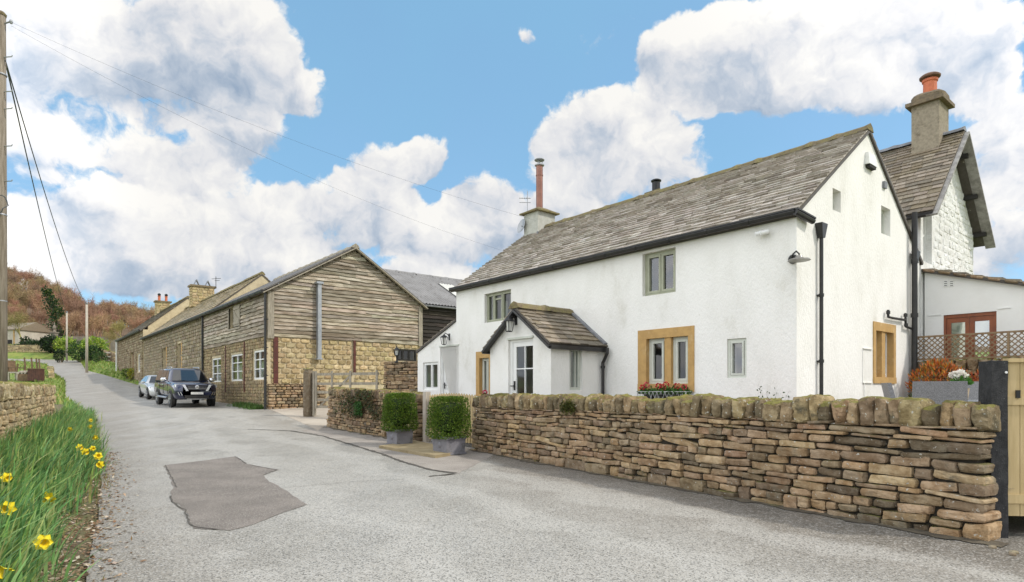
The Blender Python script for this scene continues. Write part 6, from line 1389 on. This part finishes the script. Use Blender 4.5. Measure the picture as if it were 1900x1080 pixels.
for i in range(8):
    c = fp + V((random.gauss(-.02, .06), random.gauss(0, .06), .40 + random.uniform(-.02, .1)))
    for k in range(40): d = rv(); leaf(mb, c + d * .02, d, rv(), .055, .05, rnd((.80, .78, .72), .06))
mb.build('blooms', m_petal, t)
sp_ = TF.p(.75, 0, .5); sp_.z = pz; t = thing('orange_shrub', sp_, 'orange red leaved shrub before the retaining wall on the patio', 'shrub')
mb = MB(); zt = 1.5 + (724 - 676) / F * 14.2 - pz
for (dx, n, cols, zc, rad) in ((0, 1500, [(.50, .14, .02), (.42, .09, .015), (.55, .22, .03), (.33, .10, .03), (.20, .16, .03)], zt * .72, (.62, .4, .42)), (0, 900, [(.05, .10, .02), (.08, .14, .03), (.12, .12, .02)], zt * .42, (.62, .42, .38)), (.75, 420, [(.40, .09, .03), (.30, .07, .03), (.45, .16, .03)], zt * .62, (.36, .3, .32))):
    for i in range(n):
        d = rv(); p = sp_ + TF.u * (dx + d.x * rad[0] * random.random() ** .4) + TF.n * (d.y * rad[1]) + V((0, 0, zc + d.z * rad[2] * (1 + .5 * noise.noise(V((d.x * 4, d.y * 4, 1)))))); leaf(mb, p, (d * .5 + V((0, 0, .8)) + rv() * .5).normalized(), rv(), .11, .03, rnd(random.choice(cols), .3))
mb.build('foliage', m_leaf, t); mb = MB()
for i in range(14): mb.tube([sp_ + V((random.gauss(0, .05), random.gauss(0, .05), 0)), sp_ + TF.u * random.gauss(0, .35) + V((0, 0, zt * .8))], .008, 4)
mb.build('stems', m_bark, t)
# climbing sprigs by the corner
t_ = FA.p(.25, .5, .12); t = thing('climbing_plant', t_, 'thin bare climbing plant at the foot of the cottage corner', 'plant'); mb = MB(); out = []
for k in range(5): branches(t_ + FA.u * random.uniform(-.3, .4), (V((0, 0, 1)) + FA.u * random.uniform(-.5, .5)).normalized(), .55, .008, 2, out, .5, .3)
for pts, rr, lv in out: mb.tube(pts, rr, 4, cap=False)
mb.build('stems', m_bark, t); mb = MB()
for pts, rr, lv in out:
    for q in pts[1:]:
        if random.random() < .5: leaf(mb, q, rv(), rv(), .05, .03, rnd((.05, .09, .03), .3))
mb.build('leaves', m_leaf, t)
# geranium basket under the mullioned window
bx0, bx1 = FA.pix(1276, 735, .2)[0], FA.pix(1186, 735, .2)[0]; bz = FA.pix(1230, 725)[1]
bk = thing('window_basket', FA.p((bx0 + bx1) / 2, bz - .3, .15), 'wire window basket of pots with red and pink geraniums below the stone mullioned window', 'window box')
mb = MB()
for d in (.04, .26):
    for z in (bz - .02, bz - .30): mb.tube([FA.p(bx0, z, d), FA.p(bx1, z, d)], .009, 5)
n = 12
for i in range(n):
    a, b = bx0 + (bx1 - bx0) * i / n, bx0 + (bx1 - bx0) * (i + 1) / n; mb.tube([FA.p(a, bz - .30, .26), FA.p(b, bz - .02, .26)], .005, 4); mb.tube([FA.p(b, bz - .30, .26), FA.p(a, bz - .02, .26)], .005, 4)
for s_ in (bx0, bx1): mb.tube([FA.p(s_, bz - .02, .04), FA.p(s_, bz - .02, .26), FA.p(s_, bz - .30, .26), FA.p(s_, bz - .30, .04)], .009, 5)
mb.build('wire_frame', M('pale_wire', (.45, .46, .44), rough=.5), bk)
for i in range(3):
    c = FA.p(bx0 + (bx1 - bx0) * (.2 + .3 * i), bz - .29, .15); mb = MB(); mb.lathe(c, [(.10, 0), (.13, .2), (.14, .21)], 12); mb.build('pot', m_black, bk)
mb = MB(); fb = MB()
for i in range(700):
    s_ = random.uniform(bx0, bx1); p = FA.p(s_, bz - .07 + abs(random.gauss(0, .06)), .15 + random.gauss(0, .06)); leaf(mb, p, (rv() + V((0, 0, .5))).normalized(), rv(), .06, .055, rnd(random.choice([(.05, .12, .02), (.07, .16, .03)]), .3))
for k, (f_, col) in enumerate(((.08, (.62, .05, .10)), (.22, (.55, .03, .05)), (.45, (.60, .02, .06)), (.52, (.70, .05, .12)), (.60, (.55, .02, .04)), (.86, (.62, .05, .12)), (.95, (.62, .03, .05)))):
    c = FA.p(bx0 + (bx1 - bx0) * f_, bz + .07 + .03 * (k % 3), .17)
    fb = MB()
    for i in range(50): d = rv(); leaf(fb, c + d * .045, d, rv(), .035, .035, rnd(col, .25))
    fb.build('geranium_bloom', m_petal, bk)
mb.build('leaves', m_leaf, bk)
c = FA.p(FA.pix(906, 728)[0] - .02, FA.pix(906, 728)[1], .14); t = thing('geranium', c, 'small pink geranium at the narrow stone window beside the porch', 'flower'); mb = MB()
for i in range(120): d = rv(); leaf(mb, c + d * .05, d, rv(), .035, .035, rnd((.65, .06, .16), .25))
mb.build('blooms', m_petal, t); mb = MB()
for i in range(120): d = rv(); leaf(mb, c + V((0, 0, -.12)) + d * .08, d, rv(), .05, .05, rnd((.05, .12, .02), .3))
mb.build('leaves', m_leaf, t)
# red brick edging seen just over the wall
a, b = FA.pix(1335, 742, 1.2)[0], FA.pix(1425, 742, 1.2)[0]; zc = FA.pix(1380, 741, 1.2)[1]; mb = MB()
mb.box(FA, b, a, .5, zc, 1.2, .75); o = mb.build('raised_bed', M('terracotta_trough', (.36, .14, .08), (.28, .11, .07), scale=6, rough=.85, bump=.4, bscale=30), loc=FA.p((a + b) / 2, .5, 1)); tag(o, 'low terracotta trough just showing above the garden wall', 'trough')
# ------------------------------------------------------------------ black gate post and wooden gate at the right
m_blkpost = M('rough_black_post', (.018, .018, .019), (.035, .035, .036), scale=14, detail=8, rough=.8, bump=1, bscale=60, bdist=.008, speck=(60, .70, (.16, .16, .16)))
bpY = 6.13; bp = V(((1855 - 950) / F * bpY, bpY, 0)); BPF = Fr(bp, (1, -.12), (-.12, -1)); zt = 1.5 + (724 - 669) / F * bpY
t = thing('black_gatepost', bp, 'rough black square gatepost at the right end of the garden wall', 'gatepost')
mb = MB(); mb.rock(BPF.p(0, zt / 2 - .1, -.1), (BPF.u, BPF.n, V((0, 0, 1))), (.078, .10, zt / 2 + .1), k=300, amp=.008, fq=6, res=(6, 6, 18)); mb.build('post', m_blkpost, t)
mb = MB(); mb.lathe(BPF.p(.055, zt - .12, .003), [(.012, 0), (.012, .01)], 8, axis=BPF.n); mb.build('fixing', m_white, t)
t = thing('wooden_gate', BPF.p(.5, .15), 'new pale timber gate of upright boards at the right edge', 'gate')
WG = Fr(BPF.p(.10, 0, -.06), (1, -.10), (-.10, -1)); gt_ = 1.5 + (724 - 668) / F * 6.1
for i in range(9): mb = MB(); mb.box(WG, .006 + i * .125, .125 + i * .125, .22, gt_ - .02, .0, -.03); mb.build('board', m_pine, t)
mb = MB(); mb.box(WG, 0, 1.13, gt_ - .02, gt_ + .02, .03, -.05); mb.build('top_rail', m_pine, t)
for z in (.35, 1.35): mb = MB(); mb.box(WG, 0.0, 1.13, z, z + .09, .018, .001); mb.build('cross_rail', m_pine, t)
mb = MB(); mb.box(WG, .07, .11, 1.42, 1.5, .02, .035); mb.build('latch', m_iron, t)
for i in range(7):
    p = V((4.55 + random.uniform(-.1, .9), 5.55 + random.uniform(-.25, .35), 0)); mb = MB(); mb.rock(p + V((0, 0, .01)), (V((1, 0, 0)), V((0, 1, 0)), V((0, 0, 1))), (random.uniform(.02, .05), random.uniform(.02, .04), .02), k=3, amp=.01, col=rnd((.3, .25, .18))); o = mb.build('loose_stone', m_stone, loc=p); tag(o, 'small loose stone on the tarmac at the foot of the garden wall end', 'stone', 'loose stones by the wall end')
# ------------------------------------------------------------------ far lane: bench, trough, walls, hedges, trees
m_oldwood = M('brown_old_wood', (.20, .13, .075), (.13, .085, .05), scale=5, rough=.85)
bY = 54; bpx = V(((30 - 950) / F * bY, bY, 0)); bpx.z = hz(bpx.x, bpx.y); k = 1.3
b_ = thing('rustic_chair', (0, 0, 0), 'rustic wooden chair with tall back behind the left stone wall', 'chair')
def prt(n, m, f, par): mb = MB(); f(mb); return mb.build(n, m, par)
prt('seat', m_palew, lambda mb: mb.box(LO, -.45, .55, .62, .74, .35, -.35), b_); prt('backrest', m_oldwood, lambda mb: mb.hexa([V((x, y, .74)) for x, y in ((-.5, -.35), (-.38, -.35), (-.38, .35), (-.5, .35))] + [V((x, y, 1.75)) for x, y in ((-.62, -.35), (-.52, -.35), (-.52, .35), (-.62, .35))]), b_)
for x in (-.42, .48):
    for y in (-.3, .3): prt('leg', m_palew, lambda mb: mb.beam((x, y, 0), (x, y, .62), .1, .1), b_)
for y in (-.34, .34): prt('armrest', m_oldwood, lambda mb: (mb.beam((-.5, y, 1.15), (.5, y, 1.1), .1, .08), mb.beam((.46, y, .74), (.6, y, 1.45), .09, .09)), b_)
b_.location = bpx; b_.rotation_euler = (0, 0, -.2)
tY = 53; tp = V(((66 - 950) / F * tY, tY, 0)); tp.z = hz(tp.x, tp.y); t = thing('wooden_trough', tp, 'dark brown wooden plank trough beside the rustic chair', 'trough')
prt('planks', M('red_brown_wood', (.11, .05, .035), (.07, .035, .028), scale=4, rough=.8), lambda mb: [mb.box(Fr(tp, (1, .1), (.1, -1)), -.5 + i * .167, -.5 + (i + 1) * .167 - .012, tp.z + .05, tp.z + 1.05, .25, -.4) for i in range(6)], t)
prt('rim', m_oldwood, lambda mb: mb.box(Fr(tp, (1, .1), (.1, -1)), -.53, .53, tp.z + 1.05, tp.z + 1.12, .28, -.43), t)
tp2 = tp + V((-1.15, .3, 0)); tp2.z = hz(tp2.x, tp2.y); t = thing('log_basket', tp2, 'low dark box heaped with pale logs between the rustic chair and the trough', 'box')
prt('box', m_oldwood, lambda mb: mb.box(Fr(tp2, (1, .1), (.1, -1)), -.45, .45, tp2.z, tp2.z + .6, .25, -.35), t)
for i in range(6): prt('log', m_palew, lambda mb: mb.tube([tp2 + V((-.4 + .14 * i, -.25, .68 + .12 * (i % 2))), tp2 + V((-.3 + .14 * i, .3, .70 + .12 * (i % 2)))], .085, 7), t)
drywall('dry_stone_wall', (-47.5, 63), (-44.2, 58.5), lambda s: hz(-46, 60) - .2, lambda s: hz(-46, 60) + .95, 'low curved stone wall behind the brown trough by the lane', pal=PAL2, n=(1, .2), lens=(.4, .9), hcs=(.2, .3), res=(3, 2, 2), cope=True, cope_h=.3, copek=dict(w=(.25, .45), h=(.28, .35), per=False), end1=True)
for i, (x, y0, y1) in enumerate(((47, 664, 678), (60, 661, 677), (69, 662, 678), (74, 662, 676))):
    Y = 66; p = V(((x - 950) / F * Y, Y, 0)); p.z = hz(p.x, p.y); o = thing('fence_post', p, ['dark leaning fence post farthest left beside the lane bend', 'second dark leaning fence post from the left beside the lane bend', 'third dark leaning fence post from the left beside the lane bend', 'dark leaning fence post nearest the lane at the bend'][i], 'post', 'posts at the lane bend')
    prt('shaft', m_oldwood, lambda mb: mb.tube([p, p + V((-.1, 0, 1.45))], [.1, .08], 7), o); prt('post_cap', m_dark, lambda mb: mb.lathe(p + V((-.1, 0, 1.45)), [(.1, 0), (.02, .08)], 7), o)
# wall along the right verge and beyond the bend
vw = [(-62, 88.5), (-52.5, 77), (-47, 70), (-41.5, 63.5), (-37.5, 61)]; R0 = None
vt = thing('dry_stone_wall', (*vw[2], hz(*vw[2])), 'long rough stone wall above the right grass verge of the lane', 'stone wall')
for a, b in zip(vw, vw[1:]):
    a2, b2 = (a[0] + 1.6, a[1]), (b[0] + 1.6, b[1]); za, zb3 = hz(*a2), hz(*b2); L_ = math.hypot(b[0] - a[0], b[1] - a[1])
    drywall('', a2, b2, lambda s: za + (zb3 - za) * s / L_ - .1, lambda s: za + (zb3 - za) * s / L_ + 1.1, '', n=(-1, -.6), sub_to=vt, lens=(.4, 1.), hcs=(.18, .3), res=(3, 2, 2), cope_h=.3, copek=dict(w=(.3, .5), h=(.28, .38), per=False), end0=False, amp=.04)
fw = [(-90, 105.5), (-80, 104.5), (-73.5, 101.5)]; ft = thing('dry_stone_wall', (-80, 104, hz(-80, 104)), 'low pale stone wall across the lane at its far bend', 'stone wall')
for a, b in zip(fw, fw[1:]): drywall('', a, b, lambda s: hz(*a) - .1, lambda s: hz(*a) + 1.2, '', pal=PAL2, n=(0, -1), sub_to=ft, lens=(.5, 1.1), hcs=(.22, .34), res=(3, 2, 2), cope=False, end0=False)
# white walled farm building on the left hill
lb = V((-106, 128, 0)); lb.z = hz(lb.x, lb.y) - .4; LBF = Fr((-100.9, 124), (-1, .25), (-.25, -1)); zb4 = 1.5 + (724 - 640) / F * 124; ze4 = 1.5 + (724 - 612) / F * 124
t = thing('field_barn', (*LBF.o.xy, zb4), 'pale walled barn on the left hillside behind the utility pole', 'barn')
prt('wall', M('cream_wall', (.52, .48, .40), (.44, .40, .33), scale=1, rough=.9), lambda mb: mb.box(LBF, 0, 14, zb4 - 1, ze4, 0, -7), t)
prt('roof', m_slate, lambda mb: mb.hexa([LBF.p(s_, z, d) for s_, z, d in ((-.3, ze4, .4), (14.3, ze4, .4), (14.3, ze4, -7.4), (-.3, ze4, -7.4), (-.3, ze4 + .2, .4), (14.3, ze4 + .2, .4), (14.3, ze4 + 1.9, -3.5), (-.3, ze4 + 1.9, -3.5))], (.25, .2, .14)), t)
for s_ in (1.2, 3.8, 6.5): prt('post', m_sand, lambda mb: mb.box(LBF, s_ - .15, s_ + .15, zb4 - 1, ze4, .08, 0), t)
prt('doorway', m_dark, lambda mb: mb.box(LBF, 1.7, 3.4, zb4 - .5, zb4 + 1.1, .02, -.1), t)
# stone gate pier with a ball finial
mp = V(((101 - 950) / F * 112, 112, 0)); mp.z = hz(mp.x, mp.y); mz = 1.5 + (724 - 618) / F * 112; t = thing('stone_pier', mp, 'grey stone pier with a turned finial above the dark hedge', 'pier'); m_pier = M('grey_pier_stone', (.24, .20, .16), (.18, .15, .12), scale=2, rough=.9)
prt('shaft', m_pier, lambda mb: mb.box(Fr(mp, (1, 0), (0, -1)), -.4, .4, mp.z, mz, .4, -.4), t); prt('cap', m_pier, lambda mb: mb.box(Fr(mp, (1, 0), (0, -1)), -.52, .52, mz, mz + .2, .52, -.52), t); prt('finial', m_pier, lambda mb: mb.lathe(V((mp.x, mp.y - .0, mz + .25)), [(.3, 0), (.16, .3), (.3, .7), (.24, 1.0), (.08, 1.3), (.12, 1.5), (.03, 1.7)], 12), t)
pw = Fr((mp.x + .6, mp.y), (1, .12), (.12, -1)); wallo = MB(); wallo.box(pw, 0, 14, mp.z, mz - .6, 0, -.5); o = wallo.build('garden_wall', m_pier, loc=pw.p(7, mp.z)); tag(o, 'grey garden wall running right from the stone pier', 'stone wall')
# wooden fence by the farmhouse
Y = 78; fp0 = V(((203 - 950) / F * Y, Y, 0)); fp0.z = hz(fp0.x, fp0.y); ffr = Fr(fp0, (1, .1), (.1, -1)); ft_ = thing('post_and_rail_fence', fp0, 'short wooden post and rail fence left of the farmhouse', 'fence')
zf = 1.5 + (724 - 672) / F * Y - .2
for s_ in (0, 1.1): prt('post', m_oldwood, lambda mb: mb.box(ffr, s_ - .1, s_ + .1, fp0.z - .2, zf + 1.7, .1, -.1), ft_)
for z in (.4, .9, 1.4): prt('rail', m_palew, lambda mb: mb.box(ffr, -.4, 1.7, zf + z - .09, zf + z + .09, .14, .1), ft_)
# --- rough grass of the lane verges
mb = MB(); GC = [(.14, .25, .035), (.19, .30, .045), (.26, .31, .07), (.11, .19, .03), (.32, .32, .10)]
for i in range(9000):
    if i % 3 == 0: y = random.uniform(48, 96); x = rx(y) + random.uniform(.05, 2.4)
    elif i % 3 == 1: y = random.uniform(30, 92); x = lx(y) - random.uniform(.02, 1) ** 2 * 9
    else: y = random.uniform(104, 122); x = random.uniform(-100, -76)
    blade(mb, V((x, y, hz(x, y) - .05)), random.uniform(.1, .4) * (1.6 if i % 3 == 2 else 1), random.uniform(.04, .09), random.uniform(.05, .25), random.uniform(0, 6.3), rnd(random.choice(GC), .3, .1), 2)
o = mb.build('lane_grass', m_leaf); tag(o, kind='stuff')
# --- shrubs and trees
def shrub(x, Y, y0, y1, wpx, cols, lab, n=900, size=.28, name='shrub', cat='shrub', dark=None, dz=0, sh=.5):
    p = V(((x - 950) / F * Y, Y, 0)); p.z = hz(p.x, p.y); zt = 1.5 + (724 - y0) / F * Y; zb5 = min(p.z + .2, 1.5 + (724 - y1) / F * Y); h = (zt - zb5) / 2; w = wpx / F * Y / 2
    t = thing(name, p, lab, cat); mb = MB(); leafcloud(mb, (p.x, p.y, zb5 + h), (w, w * .8, h), n, size, cols, shell=sh, clump=4); mb.build('foliage', m_leaf, t)
    mb = MB()
    for k in range(4): mb.tube([p + V((random.gauss(0, .2), 0, -.2)), V((p.x + random.gauss(0, w * .4), p.y, zb5 + h * 1.1))], [.08, .03], 5)
    mb.build('stems', m_bark, t)
DK = [(.012, .03, .01), (.02, .045, .012), (.03, .06, .015), (.015, .025, .012)]; BR = [(.20, .31, .03), (.28, .38, .05), (.13, .22, .025), (.34, .40, .07)]; MD = [(.04, .09, .02), (.06, .12, .025), (.03, .065, .015)]
shrub(70, 108, 632, 656, 62, DK, 'dark evergreen hedge left of the stone pier', 1600, .45, 'hedge', 'hedge'); shrub(48, 110, 625, 640, 20, DK, 'small dark rounded bush beside the pale hillside barn', 400, .4)
shrub(100, 103, 624, 652, 44, DK, 'tall dark evergreen hedge directly below the stone pier', 1300, .45, 'hedge', 'hedge'); shrub(122, 100, 626, 653, 36, BR, 'bright yellow green shrub behind the farther pale pole', 1000, .36)
shrub(148, 92, 634, 660, 40, MD, 'blue green conifer bush between the two pale poles', 900, .34); shrub(176, 90, 627, 662, 46, BR, 'large bright lime shrub right of the nearer pale pole', 1500, .34); shrub(170, 84, 642, 668, 38, MD + DK, 'dark green bush under the lime shrub', 1000, .3)
shrub(186, 76, 654, 676, 26, MD + [(.12, .15, .06)], 'small grey green rounded bush on the verge wall', 700, .22); shrub(110, 90, 649, 661, 18, DK, 'dark clipped bush at the wall end by the lane bend', 500, .26)
shrub(246, 55.5, 684, 704, 18, [(.30, .30, .04), (.12, .18, .03), (.42, .38, .03)], 'yellow flowering spring plants at the farmhouse foot', 700, .12, 'flower_bed_plant', 'plant'); shrub(236, 57, 684, 700, 20, MD + BR, 'low green garden plants at the farmhouse corner', 600, .14, 'garden_plant', 'plant')
# leaning pine
Y = 135; b = V(((112 - 950) / F * Y, Y, 0)); b.z = hz(b.x, b.y); tp = V(((84 - 950) / F * Y, Y, 1.5 + (724 - 531) / F * Y)); t = thing('leaning_pine', b, 'dark green leaning conifer in front of the brown wood', 'tree')
prt('trunk', m_bark, lambda mb: mb.tube([b, b.lerp(tp, .5) + V((1.2, 0, 0)), tp], [.4, .25, .05], 8), t); mb = MB(); axp = [b, b.lerp(tp, .5) + V((1.2, 0, 0)), tp]
for i in range(34):
    f = .08 + .9 * i / 34; c = (b.lerp(tp, f) + V((1.2 * (1 - abs(2 * f - 1)), 0, 0))); r = 3.0 * (1 - f * .75) * random.uniform(.6, 1.1); a = i * 2.4
    c2 = c + V((math.cos(a) * r * .6, math.sin(a) * r * .5, -.2)); leafcloud(mb, c2, (r * .75, r * .7, .55), 60, .5, [(.02, .055, .015), (.03, .075, .02), (.10, .14, .02) if math.cos(a) > .3 else (.015, .04, .012)], shell=.9, clump=2)
mb.build('crown', m_leaf, t)
def bare_tree(nm, x, Y, ytop, lab, cols, n_tw=1500, spread=.75, lev=4, wpx=60, loc=None):
    p = V(((x - 950) / F * Y, Y, 0)); p.z = hz(p.x, p.y); h = 1.5 + (724 - ytop) / F * Y - p.z; t = thing(nm, p, lab, 'tree'); out = []
    branches(p, V((0, 0, 1)), h * .36, h * .022, lev, out, spread, .16, (3, 4), .72, .012)
    mb = MB()
    for pts, rr, lv in out: mb.tube(pts, rr, 5 if lv > 1 else 3, cap=False, col=rnd(random.choice(cols), .2))
    mb.build('limbs', m_twig, t, smooth=True); mb = MB(); tips = [q for pts, rr, lv in out if lv < 2 for q in pts[1:]]
    for i in range(n_tw):
        q = random.choice(tips); d = (rv() + V((0, 0, .3))).normalized(); leaf(mb, q + rv() * h * .03, d, rv(), h * random.uniform(.05, .10), h * .0035, rnd(random.choice(cols), .3))
    mb.build('twigs', m_twig, t)
OL = [(.22, .20, .07), (.27, .24, .09), (.18, .15, .06), (.30, .25, .10)]
bare_tree('olive_bare_tree', 42, 120, 556, 'spreading olive tinged bare tree at the foot of the wood on the left', OL, 2600, .95); bare_tree('golden_bare_tree', 226, 96, 590, 'golden green bare tree behind the farmhouse gable', [(.32, .27, .09), (.26, .22, .08), (.36, .30, .12)], 2200, .8); bare_tree('golden_bare_tree', 204, 104, 604, 'small golden bare tree right of the lime shrub', [(.30, .24, .09), (.24, .18, .08)], 1600, .8)
# --- the leafless wood on the hillside, one far-off mass
random.seed(5); variants = []
for v_ in range(6):
    out = []; branches(V((0, 0, 0)), V((0, 0, 1)), 3.0, .13, 3, out, .6, .26, (3, 4), .74, .03); mb = MB()
    for pts, rr, lv in out:
        if lv >= 2: mb.tube(pts, [r * .9 for r in rr], 3, cap=False)
        else:
            d = (pts[-1] - pts[0]); leaf(mb, pts[0], d.normalized(), rv(), d.length, .09 if lv else .06, None)
    tips = [q for pts, rr, lv in out if lv < 2 for q in pts[1:]]
    for i in range(520): q = random.choice(tips); leaf(mb, q, (rv() + V((0, 0, .35))).normalized(), rv(), random.uniform(.5, 1.3), random.uniform(.035, .07), None)
    variants.append((np.array([tuple(q) for q in mb.v]), mb.f))
WC = [(.31, .18, .115), (.26, .155, .10), (.33, .215, .12), (.34, .185, .125), (.29, .22, .11), (.22, .15, .10), (.37, .25, .13), (.27, .215, .10)]
VS = []; FS = []; CS = []; off = 0; cnt = 0; tries = 0
while cnt < 950 and tries < 9000:
    tries += 1; Y = random.uniform(128, 300); r_ = random.uniform(-.90, -.40); x = r_ * Y
    if Y < 140 and r_ < -.74: continue
    z = hz(x, Y); vv, ff = variants[random.randrange(6)]; k = random.uniform(.75, 1.25) * (1.0 if Y > 160 else .75); a = random.uniform(0, 6.28); ca, sa = math.cos(a) * k, math.sin(a) * k
    P = np.stack([vv[:, 0] * ca - vv[:, 1] * sa + x, vv[:, 0] * sa + vv[:, 1] * ca + Y, vv[:, 2] * k * 1.05 + z - .3], 1); VS.append(P); c = rnd(WC[int((noise.noise(V((x * .04, Y * .04, 0))) * .5 + .5) * 7.99 + random.uniform(-1, 1)) % 8], .15)
    FS += [[i + off for i in f] for f in ff]; CS += [c] * len(ff); off += len(vv); cnt += 1
me = bpy.data.meshes.new('bare_wood'); me.from_pydata(np.concatenate(VS).tolist(), [], FS); at = me.attributes.new('col', 'FLOAT_COLOR', 'FACE'); arr = np.ones((len(FS), 4), np.float32); arr[:, :3] = CS; at.data.foreach_set('color', arr.ravel()); me.materials.append(m_twig); o = bpy.data.objects.new('bare_wood', me); COL.objects.link(o); tag(o, kind='stuff')
